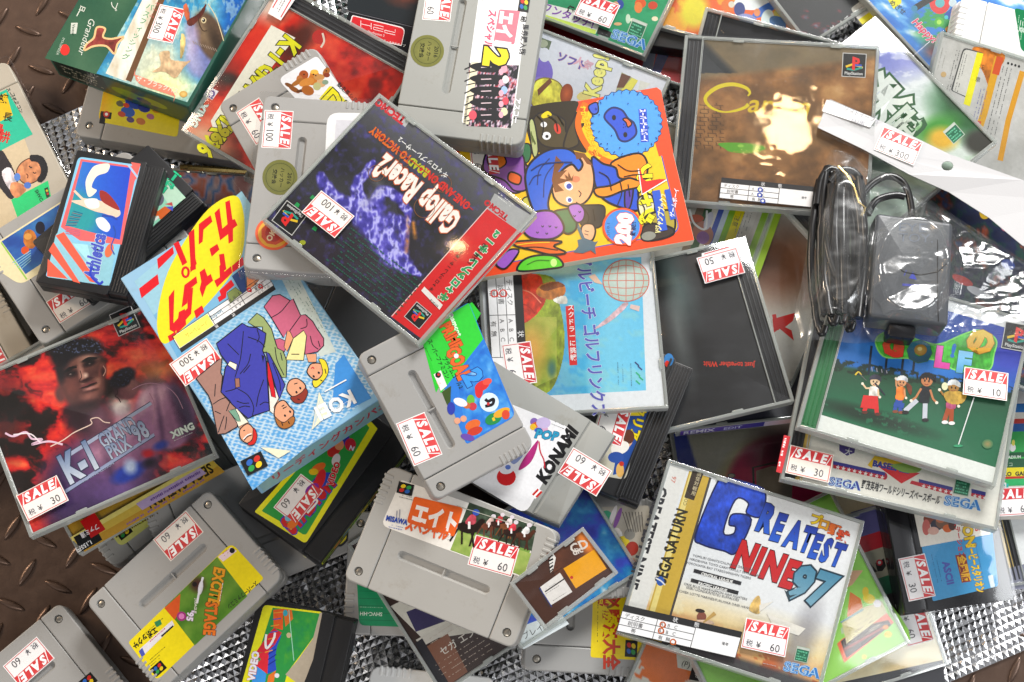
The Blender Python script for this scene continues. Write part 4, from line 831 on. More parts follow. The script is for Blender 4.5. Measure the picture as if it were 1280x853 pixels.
def a_(a):
    def f(X, Y, u, v):
        C = ramp(np.clip((Y-30)/150+(X-1120)/400, 0, 1), [(0,'4a5ab8'),(.35,'8a90d0'),(.55,'d0d8dc'),(1,'c8dccc')]); C = mixc(C, 'e8ecf0', (fbm(X/22, Y/10, 4) > .6)*.5)
        C = mixc(C, '1a5a28', blob(X, Y, 1205, 140, 42, 26, 35, .5)); C = mixc(C, '0a3414', blob(X, Y, 1195, 118, 26, 12, 40, .5)); C = mixc(C, '38902a', blob(X, Y, 1170, 160, 28, 14, -25, .5)); C = mixc(C, 'e0b030', blob(X, Y, 1178, 172, 18, 14, 0, .4)); C = mixc(C, '30302a', blob(X, Y, 1226, 176, 20, 16, 0, .3)); return C
    cover(a, 'case_nice', fn=f)
    a.text('栄', 1098, 160, 62, -42, 'e0e6e0', .03, out='2a5a34', ow=.05, sx=.95); a.text('冠', 1128, 178, 40, -42, 'd0dcd0', .03, out='2a5a34', ow=.05)
    greenbox(a, 1193, 165, 19, -41); a.dash(1140, 70, -41, 30, 1, 3, 'dde')
jewel('case_nice', 'blue sky and green leaf cover with a big outlined kanji, right of the wrapped case', a_)
def a_(a):
    def f(X, Y, u, v):
        C = ramp(fbm(X/40, Y/30, 12), [(0,'e07048'),(.4,'e8c8a8'),(.6,'dcd8d8'),(1,'8a88b8')]); C = mixc(C, '5a4ab0', blob(X, Y, 432, 72, 32, 20, 20, .4)); C = mixc(C, 'b02818', blob(X, Y, 462, 92, 30, 26, 0, .35)*(fbm(X/8, Y/8, 3) > .38)); C = mixc(C, '9088b8', blob(X, Y, 464, 86, 13, 13, 0, .5)); return mixc(C, 'd8a8a0', blob(X, Y, 470, 84, 9, 6, 30, .6))
    cover(a, 'case_sword', fn=f, left=2)
jewel('case_sword', 'white, purple and red cover showing in the gap below the black red-labelled box', a_, 'traygrey')
def a_(a):
    cover(a, 'case_duck', fn=lambda X, Y, u, v: ramp(fbm(X/50, Y/50, 3)+.1*v, [(0,'c0c8dc'),(.5,'d4d8e4'),(1,'e0e0e8')]))
    P = lambda x, y: (620+x/3.88, y/3.88)
    a.poly([P(190,165),P(270,195),P(255,240),P(180,210)], '5a6a50'); a.ell(*P(225,205), 7, 5, 'a0a890')
    for x, y, rx, ry, c, g in ((225,340,13,18,'7a68c8',-10), (235,260,7,9,'d8dce8',0), (200,440,14,20,'8a78d0',20)): a.ell(*P(x, y), rx, ry, c, g)
    a.smooth([P(185,400),P(240,372),P(310,400),P(330,470),P(300,500),P(180,510)], 'e8de50', edge='8a7a30'); a.poly([P(200,430),P(262,372),P(272,392),P(205,460)], '7a4a30'); a.ell(*P(342,450), 8, 13, 'c86030', 10, edge='8a3a1a'); a.ell(*P(430,460), 10, 6, 'e0d080', -10)
    a.poly([P(610,345),P(690,385),P(650,450),P(575,455)], 'a8a878'); a.poly([P(600,440),P(660,372),P(690,385),P(640,455)], 'e0d858'); a.poly([P(610,350),P(655,365),P(620,420),P(585,420)], '6a4030'); a.poly([P(700,385),P(750,400),P(720,430),P(690,430)], 'd8d8d0')
    a.text('ソフト', *P(290,280), 13, 22, '5a58a8', .04, out='d8a0a0'); a.text('人気', *P(375,300), 12, 22, 'd8a8b8', .05)
    a.text('Keep!', *P(495,470), 27, -75, 'f0ec80', .04, out='3a3a28', ow=.03, sx=.8); a.text('TM', *P(480,330), 5, 22, '446')
jewel('case_duck', 'white cover with a round yellow bird shape, above the orange-bordered monster book', a_, 'traygrey')
def a_(a):
    cover(a, 'case_soccer', fn=lambda X, Y, u, v: ramp(fbm(X/14, Y/10, 3), [(0,'1a7a50'),(.5,'2a9a68'),(1,'38a878')]))
    P = lambda x, y: (620+x/3.88, y/3.88)
    a.poly([P(200,-60),P(800,-80),P(780,-20),P(200,-10)], '8a8fa0')
    a.poly([P(200,0),P(400,50),P(500,120),P(480,160),P(200,80)], 'eef0e8'); a.poly([P(205,80),P(480,160),P(485,140),P(205,55)], 'd0e860'); a.text('ワンタッチ!', *P(215,40), 13, 20, '8a50b0', .03); a.poly([P(495,125),P(560,150),P(550,178),P(488,158)], '222426'); a.dash(*P(500,150), 20, 14, 2, 3, '999', .5); a.text('備考', *P(340,45), 9, 22, '111', .04)
    for x, y, rx, ry, c in ((600,15,5,6,'2848a0'),(700,10,7,6,'d85828'),(690,30,5,7,'e08040'),(660,90,4,2,'e0e8c8'),(770,85,4,3,'e8e0c0'),(590,110,5,2,'e0b080'),(640,85,3,6,'c8e0c8'),(580,20,4,5,'e0a888'),(760,20,6,5,'c84830')): a.ell(*P(x, y), rx, ry, c)
    greenbox(a, *P(683,135), 20, 22); segalogo(a, *P(556,175), 16, 20)
r = jewel('case_soccer', 'case with a green playing-field cover at the top edge right of the tall grey cartridge', a_); price('case_soccer', r, 746, 13, 20, '60')
def a_(a):
    rquad(a, [(1248,600),(1250,736),(1165,757),(1136,620)][0:0] or [(1232,590),(1248,733),(1166,752),(1135,600)], '3a98d0', .03)
    a.poly([(1134,600),(1233,588),(1238,668),(1151,684)], 'efe9dc')
    P = lambda x, y: (950+x/3.37, 600+y/3.37)
    for x, y, rx, ry, c in ((715,165,8,7,'8a4a38'),(700,200,5,10,'d07068'),(745,190,8,7,'3a3a48'),(770,180,9,8,'7a5a48'),(790,205,6,5,'d86830'),(730,215,7,5,'e0b0a0'),(760,165,6,5,'c07050'),(810,190,5,7,'503028')): a.ell(*P(x, y), rx, ry, c)
    a.text('ION', *P(848,180), 17, 78, 'e8c010', .05, out='181818'); a.text('ステーション', *P(815,170), 8, 80, 'd03030', .03); a.text('5', *P(905,205), 8, 80, 'd03030', .04)
    a.dash(*P(645,165), 78, 50, 1, 3, '333', .6)
    a.text('ダービースタリオン', *P(868,270), 12.5, 77, 'f0c818', .05, out='6a2010', sx=.55); a.poly([P(822,318),P(865,312),P(890,428),P(850,434)], '8a2a18'); a.text('全国版', *P(833,322), 11, 77, 'e8b020', .05)
    a.text('ASCII', *P(768,348), 12, 77, '4a58b0', .05); a.dash(*P(738,310), 77, 42, 2, 5, '1a5a90', .6); a.dash(*P(905,260), 77, 45, 1, 3, '1a5a90', .6)
    a.poly([P(960,405),P(980,400),P(990,450),P(972,455)], 'd8e8ec')
r = fc('fc_ascii', 'glossy black cartridge with a blue and white label, below the star-ribboned baseball case', a_, 'blackg', bars=False); price('fc_ascii', r, 1146, 722, 76, '30')
q = MB(); W, H, T = POSES['fc_ascii']['dim']; q.slab(-W/2-1.5, W/2+1.5, -H/2-1.5, H/2+3, 2, .5, T+.9, 1.2); q.build('clear_wrap', MT['film'], r)
def a_(a):
    cover(a, 'case_sat_gold', 'd8d4d0')
    strip(a, 'case_sat_gold', 'd8b040', 2, 22, 'b88820')
r = jewel('case_sat_gold', 'case with a gold striped edge and lettered spine sticking out under the red boxing case', a_)
W, H, T = POSES['case_sat_gold']['dim']
b = Art(pxmap('case_sat_gold'), T+.1); b.poly([(88,672),(262,572),(281,590),(106,690)], 'd8b848')
b.poly([(88,672),(262,572),(266,576),(91,677)], 'e8d878'); b.poly([(98,683),(272,583),(281,590),(106,690)], 'c89830')
b.text('SEGA SATURN', 262, 579, 18, 150, '2a2418', .03, sx=.78); b.ell(228, 579, 6, 5, '2a58b0'); b.curve([(220,583),(230,577),(237,572)], 1.6, 'e8e8f0')
b.poly([(92,672),(118,657),(128,675),(102,690)], '141414'); b.poly([(99,650),(118,640),(130,662),(110,673)][0:0] or [(100,652),(118,641),(132,662),(114,673)], 'c81818'); b.text('ファミ通', 122, 655, 8, 150, 'f0e8e8', .03, sx=.8); b.text('1,155円', 114, 675, 7, 150, 'fff', .03)
b.dash(255, 600, 150, 110, 1, 4, '8a60a8', 2.2, 5); b.dash(200, 640, 150, 70, 1, 4, '5a4818', 2, 6)
b.poly([(170,630),(250,585),(258,592),(178,638)], 'c0a8d0'); b.dash(250,590,150,70,1,3,'6a4890',3,7,.9,5)
b.build('gold_spine_print', MT['gloss'], r)
def a_(a):
    pass
r, W, H, T = root('hdd_case', 'disc_case'); tag(r, 'glossy black case with a red rectangle label at its lower edge, top centre-left', 'disc case')
m = MB(); m.slab(-W/2, W/2, -H/2, H/2, 1.5, 0, T, 1.2); m.build('box_body', MT['blackg'], r)
b = Art(pxmap('hdd_case'), T+.06)
b.line([(434,14),(520,35)], .8, '6a6a70'); b.pgrid([(436,-60),(560,-60),(540,38),(434,13)], lambda X, Y: mixc(np.tile(hexc('1c2226'), X.shape+(1,)), '7a3a28', blob(X, Y, 505, -2, 16, 6, 0, .8)), 14, 12)
rquad(b, [(440,19),(507,35),(502,58),(434,42)], 'f2e8e8', .1); rquad(b, [(441,20.3),(506,36.3),(501.3,56.8),(435.5,41)], 'cf1f26', .1)
for s in ([(451,26),(451,34)], [(451,30),(464,33)], [(464,29),(464,37)]): b.line(s, .8, 'f0d8d8')
b.line([(467,34),(479,37),(479,33.5),(467,31)][0:4], .8, 'f0d8d8'); b.line([(481,38),(494,41),(494,37)], .8, 'f0d8d8'); b.line([(467,34),(467,37),(479,40)], .8, 'f0d8d8'); b.line([(481,38),(481,41),(494,44)], .8, 'f0d8d8')
b.text('PlayStation 2', 459, 41, 4.2, 14, 'f0d0d0', .01); b.text('"PlayStation 2" 専用ハードディスクドライブ', 439, 42.5, 3.6, 14, 'fff', .01)
b.dash(436, 46, 14, 68, 1, 3, 'd8dde8', 1.4, 3, .4, 14); b.build('label', MT['gloss'], r)

def a_(a):
    P = lambda x, y: (x/3.88, y/3.88)
    def f(X, Y):
        C = ramp(fbm(X/30, Y/18, 2), [(0,'1e5a90'),(.5,'3a90b8'),(.8,'88c0c8')]); C = mixc(C, 'c8d0b8', blob(X, Y, 190, 85, 34, 44, 25, .6)); C = mixc(C, 'f0f0a8', blob(X, Y, 215, 108, 26, 16, 20, .7)); C = mixc(C, '1858a8', np.clip((X-268)/18, 0, 1)*np.clip((70-Y)/30, 0, 1)); C = mixc(C, 'f0f0d0', (fbm(X/5, Y/12, 6) > .62)*.35)
        k = fbm(X/3, Y/3, 5)-.5
        for c_, cx, cy, rx, ry, an, so, kk in (('6c74a8',250,76,16,22,-12,.2,1),('a8a8cc',242,78,8,16,-12,.8,.8),('584434',263,46,17,34,-22,.12,1),('8a7458',256,40,8,18,-20,.8,.8),('34281e',272,56,7,26,-24,.6,.9),('9c8cae',240,44,8,20,-8,.5,.9),('c8c0d8',236,58,5,14,0,.8,.7)): C = mixc(C, c_, blob(X+k*3, Y+k*3, cx, cy, rx, ry, an, so)*kk)
        return np.clip(C*(1+k[..., None]*.3), 0, 1)
    q = [(215,-215),(395,-160),(233,127),(116,92)][0:0] or [(292,-215),(398,-160),(234,128),(120,92)]
    a.pgrid(q, f, 130, 220)
    d = [(225,-213),(293,-213),(120,93),(56,73)]; a.pgrid(d, lambda X, Y: ramp(fbm(X/50, Y/50, 7), [(0,'24503c'),(.6,'3a6248'),(1,'5a7a5c')]), 12, 24)
    a.pgrid([(195,-60),(212,-60),(160,104),(134,94)][0:0] or [(188,-20),(212,-20),(158,102),(132,92)], lambda X, Y: ramp(fbm(X/6, Y/20, 3), [(0,'b8a078'),(.45,'dcd8c8'),(.7,'f0ece0')]), 10, 30)
    a.poly([(206,-20),(214,-20),(164,103),(157,100)], '6a4a30')
    a.vtext('バスフィッシング', 186, 12, 9, 116, '4a9a68', 1.1, bold=.01); a.vtext('ゲーム', 196, 8, 7, 116, 'b85a50', 1.1)
    a.smooth([P(470,135),P(510,140),P(500,180),P(540,190),P(600,180),P(570,215),P(555,262),P(515,225),P(455,225),P(410,245),P(420,215),P(455,185)], '8a3a34', edge='e8c088', ew=1.6)
    a.text('Grandeur', *P(435,85), 12, 108, 'd8dcd0', .0, sh=.2); a.text('プ', *P(545,0), 12, 110, 'd8dcd0'); a.text('日', *P(395,25), 8, 112, 'd8dcd0', .02); a.line([P(388,50),P(372,80)], 1.2, 'd8dcd0'); a.poly([P(345,112),P(378,112),P(370,165),P(342,165)], 'd0d4c8'); a.text('Vector', *P(352,118), 5, 95, '2a4a38', .02)
    a.ell(*P(315,243), 6, 7, 'd8342c'); a.text('IMAGINEER', *P(305,182), 4.6, 112, 'b8c8b8')
    # leaping fish
    a.smooth([P(890,40),P(905,20),P(920,80),P(905,100)], 'b05838')
    a.smooth([P(910,100),P(960,70),P(1000,20),P(985,70),P(940,120),P(915,125)], '5a2a20'); a.ell(*P(988,100), 3.4, 3.8, 'c8b890'); a.ell(*P(988,100), 2, 2.3, '181410'); a.ell(*P(985,97), .7, .7, 'f0f0e8'); a.curve([P(960,80),P(968,120),P(985,150),P(1005,150)], .8, '3a2a20'); a.curve([P(1010,20),P(1050,90),P(1085,200)], .8, 'd8c8a0')
    for k in range(10): a.line([P(935+k*12,200+4*k),P(945+k*12,216+4*k)], .7, '9a8878')
    a.smooth([P(775,260),P(820,250),P(830,290),P(900,300),P(925,295),P(890,330),P(850,380),P(800,350),P(740,350),P(780,320)], 'd0b088'); a.smooth([P(880,170),P(900,190),P(890,260),P(875,280)], 'c8b070')
    rquad(a, [P(650,362),P(860,435),P(850,470),P(640,400)], 'e88870', .3); a.text('ザ・ブラックバス', *P(660,392), 8, 18, 'f8e0d0', .02, sx=.85); a.ell(*P(890,458), 5, 4, 'e8c878', edge='c89848')
r = carton('bass_box', 'dark green game box with a leaping fish picture on the front, at the top left', 'boxgreen', a_)
price('bass_box', r, 208, 30, 112, '300')
def sp(a, x0, x1, y0, y1):
    a.poly([(x0,y0),(x0+42,y0),(x0+42,y1),(x0,y1)], '182a24'); a.poly([(x0+42,y0),(x1,y0),(x1,y1),(x0+42,y1)], '1e4a40')
    a.dash(x0+6, y0+8, 0, 30, 4, 4, 'a8a088', 1.6, 3)
    for x, y, rx, ry, c in ((x0+60,y0+14,14,6,'6a8a30'),(x0+80,y0+13,12,5,'8a9838'),(x0+72,y0+16,6,4,'3a3a60')): a.ell(x, y, rx, ry, c)
side_strip('bass_box', r, 'S', sp, z0=3, z1=27, name='side_print', mat='gloss')
def a_(a):
    def f(X, Y, u, v):
        n = fbm(X/26, Y/26, 11); C = ramp(n+.12*np.sin(X/30), [(0,'280808'),(.36,'8a1008'),(.5,'d02010'),(.7,'e84828'),(1,'f0a088')]); C = mixc(C, 'e8c8b8', blob(X, Y, 335, 0, 26, 24, 0, .5)); C = mixc(C, '181010', blob(X, Y, 285, 96, 12, 8, 0, .5)); C = mixc(C, '501808', blob(X, Y, 372, 50, 14, 34, 40, .5)); C = mixc(C, 'e0a888', blob(X, Y, 258, 175, 34, 20, 35, .6)); return mixc(C, 'd82818', blob(X, Y, 300, 60, 30, 26, 0, .6)*.8)
    cover(a, 'k1_red', fn=f)
    a.ell(398, 45, 9, 9, 'c02018'); a.curve([(402,40),(404,50),(400,58)], 2, 'e8d8c8')
    a.poly([(338,30),(368,46),(326,98),(290,150),(268,170),(262,150)], 'f0eee0')
    for i, (ch, t) in enumerate(zip('K-1GRANDPRIX96', (0,.14,.2,.34,.43,.52,.61,.7,.82,.91,.99,1.04,1.2,1.3))):
        x, y = 352-t*82, 38+t*104; a.text(ch, x+5, y+3, 34 if i < 3 else 31, 128, 'e6e41c', .045, out='1a1a08', ow=.035, sx=.72)
    a.text("'96", 278, 150, 22, 128, 'd0c818', .06, out='181808', ow=.04); a.dash(345, 82, 128, 40, 1, 4, '3a4a10', 3, 4, .9, 7)
    a.text('XING', 250, 126, 14, 118, 'e8f0e8', .06, out='1e6a50', ow=.03, sx=.9); a.poly([(260,107),(272,113),(264,124),(253,118)], 'f0e8f0'); a.text('CI', 262, 110, 11, 118, '5a3a90', .05)
r = jewel('k1_red', 'disc case with fiery red cover and long yellow lettering beside the green fish box', a_)
f_ = pxmap('k1_red'); b = Art(f_, POSES['k1_red']['dim'][2]+.12); b.poly([(335,17),(344,-2),(370,-2),(351,26)], 'f2eeee'); b.line([(341,10),(349,-4)], 1.4, 'd02830'); b.line([(351,22),(366,-4)], 1.4, 'd02830'); b.dash(345, 14, -60, 18, 2, 3, '666', 1); b.build('price_sticker', MT['sticker'], r)

def a_(a):
    rquad(a, [(8,112),(66,270),(-40,320),(-92,160)], 'd8c4a0', .06)
    a.poly([(-92,160),(8,112),(41,168),(-60,220)], '2ac09a'); a.poly([(14,250),(60,226),(68,268),(26,284)], '22d078')
    P = lambda x, y: (x/3.88, y/3.88)
    a.poly([P(-60,500),P(30,450),P(62,560),P(-60,620)], 'e8c020'); a.text('課', *P(-8,492), 12, 10, '2a2008', .02); a.text('長', *P(12,582), 12, 8, '2a2008', .02); a.text('ファミコン', *P(52,455), 5.5, 64, '0e3a30', .02); a.text('スーパー', *P(30,430), 5.5, 64, '0e3a30', .02); a.text('耕', *P(-12,680), 15, 12, 'd8281e', .03); a.text('島', *P(-40,640), 15, 12, 'd8281e', .03)
    Q = lambda x, y: (x/3.88, 200+y/3.88)
    a.smooth([Q(0,-45),Q(40,0),Q(70,60),Q(90,130),Q(60,190),Q(20,160),Q(-40,60)], '2a2224'); a.smooth([Q(10,60),Q(50,40),Q(80,110),Q(60,150),Q(30,120)], 'e8dce0')
    a.smooth([Q(80,60),Q(110,10),Q(170,-10),Q(200,40),Q(190,90),Q(150,115),Q(110,110)], 'dc9060', edge='4a2818', ew=.8); a.smooth([Q(60,110),Q(110,120),Q(125,150),Q(80,185),Q(50,150)], 'd88a5c')
    a.smooth([Q(150,-22),Q(205,-15),Q(232,40),Q(220,90),Q(195,110),Q(180,95),Q(200,60),Q(185,15),Q(150,5)], '181416'); a.ell(*Q(84,84), 4, 5, '5a88d8'); a.ell(*Q(134,124), 4.5, 4, '4a78d0'); a.curve([Q(140,30),Q(150,38),Q(156,36)], 1, '201010'); a.curve([Q(160,60),Q(168,66),Q(176,62)], 1, '201010'); a.curve([Q(128,68),Q(136,78),Q(132,90)], .9, '6a3018')
    a.text('SHVC-OX', *Q(168,150), 6, 62, '0a4a30', .03); a.poly([Q(215,140),Q(232,132),Q(242,178),Q(226,186)], '1a3a28'); a.ell(*Q(228,150),1.5,1.5,'d8c020'); a.ell(*Q(232,165),1.5,1.5,'c83020')
r = sfc('cart_kacho', 'beige cartridge with a green and cream label of a suited man, upper left edge', 'beige', a_); sleeve('cart_kacho', r)
def a_(a):
    rquad(a, [(-10,305),(60,262),(98,330),(26,357)][0:0] or [(-30,320),(108,232),(142,280),(26,357)], 'e8dcb0', .08)
    P = lambda x, y: (x/3.88, 200+y/3.88)
    a.pgrid([(2,302),(108,234),(136,274),(32,343)], lambda X, Y: ramp(fbm(X/16, Y/16, 2), [(0,'18307a'),(.5,'2a58a8'),(.8,'3a78b0'),(1,'60b0c0')]), 20, 16); a.line([P(5,400),P(130,580)], 2, '98c850')
    a.smooth([P(120,350),P(150,340),P(175,370),P(170,420),P(140,430),P(115,400)], 'b06828'); a.ell(*P(122,440), 5, 5, 'd85020'); a.ell(*P(135,372), 5, 4, 'd89848'); a.ell(*P(195,330), 6, 8, '1a1a2a')
    for k in range(5): a.line([P(60+k*10,500+k*8),P(150,440+k*12)], 1, '8ac0d0')
r = sfc('cart_left', 'grey cartridge with a blue picture label, just above the red boxing case', 'grey', a_, grips=True); price('cart_left', r, 89, 377, -31, '60')
def a_(a):
    rquad(a, [(184,210),(233,246),(130,320),(60,300)][0:0] or [(110,262),(204,217),(232,247),(150,320)], '9ae0c0', .02)
    P = lambda x, y: (x/3.88, 200+y/3.88)
    a.poly([P(790,65),P(900,185),P(830,235),P(760,130)], 'c8ecd0'); a.text('ハンバーガー!', *P(735,262), 15, -52, '2ac890', .07, out='0a3a28', ow=.04, sx=.62); a.ell(*P(765,190), 8, 9, '6a6878'); a.poly([P(745,262),P(800,225),P(835,240),P(780,290)], 'e06828'); a.poly([P(805,228),P(840,225),P(838,250)], '4a58c8'); a.poly([P(800,215),P(835,205),P(838,225)], 'd05050'); a.line([P(720,315),P(770,275)], 3, 'e8f0e8')
fc('fc_green', 'small black cartridge with a mint green label, mostly behind the larger blue-labelled black one', a_)
def a_(a):
    P = lambda x, y: (x/3.88, 200+y/3.88); A = [(98,196),(176,207),(137,358),(57,346)]
    rquad(a, A, '88c8e8', .04)
    a.poly([(101,199),(174,209),(168,228),(152,306),(100,301),(76,284)], 'e86868'); a.pgrid([(103,202),(164,210),(150,300),(82,282)], lambda X, Y: mixc(ramp((X-80)/90, [(0,'3a8ac8'),(.5,'2a60d0'),(1,'2848c8')]), '2a9aa0', blob(X, Y, 92, 270, 34, 30, 0, .3)), 16, 16)
    a.poly([(164,203),(176,205),(170,226)], 'e86860'); a.line([(160,206),(172,222)], 2.5, 'a8c8e8')
    a.poly([P(270,365),P(300,330),P(350,400),P(560,440),P(530,610),P(235,570),P(230,540)], '90c8d8'); 
    for x0, x1, x2, x3 in ((236,260,380,345), (270,310,470,425)): a.poly([P(x0,440 if x0 < 250 else 368),P(x1,400 if x0 < 250 else 350),P(x2+10,600),P(x3+10,590)], 'e86048')
    a.poly([P(232,480),P(330,578),P(228,565)], 'e86048'); a.poly([P(350,405),P(425,412),P(450,520)], 'a8e0e8')
    a.smooth([P(470,25),P(530,20),P(520,60),P(470,80),P(445,130),P(470,150),P(430,180),P(415,110),P(440,50)], 'f0e8d8'); a.smooth([P(465,290),P(500,280),P(535,320),P(520,350),P(480,330)], 'e8e8f0')
    a.smooth([P(345,200),P(400,195),P(450,190),P(490,200),P(560,220),P(585,260),P(560,280),P(510,262),P(460,250),P(400,225)], 'ecd0b8'); a.line([P(360,150),P(400,190),P(450,200)], 3, 'ecd0b8'); a.smooth([P(410,195),P(470,190),P(480,230),P(430,235)], 'f4f0e8'); a.smooth([P(485,150),P(520,160),P(560,205),P(580,245),P(530,225),P(490,195)], '9a3028'); a.curve([P(495,270),P(540,275),P(570,290)], 2, '3048a8')
    for k in range(9): a.line([P(315+k*5,320-k*9),P(370+k*4,318-k*7)], .7, '8a3858' if k % 2 else '284a88')
    for k in range(4): a.line([P(318,330+k*9),P(390,345+k*8)], 1, 'c86888')
    a.text('Athletica', *P(470,585), 24, -79, '4858c0', .05, out='d8f0f8', ow=.02, sh=.2, sx=.62); a.curve([P(445,520),P(440,560),P(480,600),P(500,590)], 2.4, '2a40c0'); a.ell(*P(530,440), 5, 9, 'e87048', 20); a.curve([P(550,320),P(560,360),P(540,420),P(555,460)], 1.2, '2a50a8')
r = fc('fc_galaxy', 'black cartridge whose blue and coral label shows a diving figure, lying at the upper left', a_)
b = Art(pxmap('fc_galaxy'), POSES['fc_galaxy']['dim'][2]-1.1); b.build if 0 else None
b.text('FAMILY COMPUTER', 168, 330, 9, -79, '262628', .02); b.build('embossed_lettering', MT['label'], r)
def a_(a):
    rquad(a, [(393,71),(446,136),(410,160),(347,97)][0:0] or [(396,70),(470,165),(430,190),(347,99)], 'eceef2', .08)
    P = lambda x, y: (310+x/3.88, y/3.88)
    for x, y, rx, ry, c, g in ((322,365,6,6,'e8982a',0), (315,385,6,8,'c87828',20), (270,365,6,6,'a85020',0), (250,385,4,5,'b87038',0), (240,400,9,3,'a86828',-30), (285,400,10,5,'d08838',-20), (380,350,4,6,'a8642a',30), (345,375,7,4,'c89050',0), (355,405,6,5,'d0a878',0), (200,415,6,2.4,'7a4a20',25), (225,435,8,3,'8a5020',30), (265,440,8,2,'5a3010',-10), (290,440,8,6,'a86020',20), (335,420,5,5,'b8b880',0), (375,400,4,3,'88a088',0), (382,365,4,3,'8a3a20',0), (322,350,5,3,'f0b848',0)): a.ell(*P(x, y), rx, ry, c, g)
    for x, y in ((318,362),(329,368),(272,362),(380,345)): a.ell(*P(x, y), .9, .9, '181008')
    a.poly([P(395,420),P(345,480),P(400,500),P(480,560),P(520,540),P(410,420)], 'e8e020'); a.text('DEZA', *P(350,485), 30, 44, 'e8e020', .04, out='181818', ow=.04); a.text('競走馬シミュ', *P(430,412), 6.5, 44, '222', .02)
r = sfc('cart_deer', 'light grey cartridge with a white label of orange animals, just above the gold-stickered one', 'grey', a_); price('cart_deer', r, 322, 152, 58, '60')
def roundst(key, par, x, y, rx, ry, ang, gold=True):
    b = Art(pxmap(key), POSES[key]['dim'][2]+.1)
    if gold:
        b.ell(x, y, rx, ry, '7a7a38', 0, 32); b.ell(x, y, rx*.9, ry*.9, '8e8c48', 0, 32, edge='74763a'); b.line([(x+rx*.8*math.cos(t), y+ry*.8*math.sin(t)) for t in np.linspace(0, 6.28, 30)], .5, '3a3c18')
        c, s = math.cos(rad(ang)), math.sin(rad(ang)); up = (s, -c)
        for i, (t, z) in enumerate((('2016', 7), ('ハッカー', 6.2), ('交換会', 6.2))): b.text(t, x+up[0]*(rx*.42-i*rx*.42), y+up[1]*(ry*.42-i*ry*.42), z, ang, '23260e', .02, mid=True)
        return b.build('round_sticker', MT['goldst'], par)
    b.ell(x, y, rx, ry, 'e85818', 0, 32); b.ell(x, y, rx*.85, ry*.85, 'e8a820', 0, 32); b.ell(x, y, rx*.7, ry*.7, 'd84818', 0, 9); b.ell(x, y, rx*.45, ry*.5, 'b82818'); b.text('OK', x, y+4, 10, ang, 'f0d8b0', .04, mid=True); return b.build('round_sticker', MT['sticker'], par)
def a_(a):
    rquad(a, [(480,142),(462,335),(400,328),(409,141)], 'eeeff0', .08); a.poly([(420,150),(470,152),(468,180),(418,180)], 'd8d8e0')
r = sfc('cart_100', 'light grey cartridge standing on end with a round gold sticker, left of the racing case', 'grey', a_); price('cart_100', r, 347, 162, 95, '100'); roundst('cart_100', r, 350, 222, 22, 22, 97); roundst('cart_100', r, 342, 292, 23, 21, -60, False); sleeve('cart_100', r)
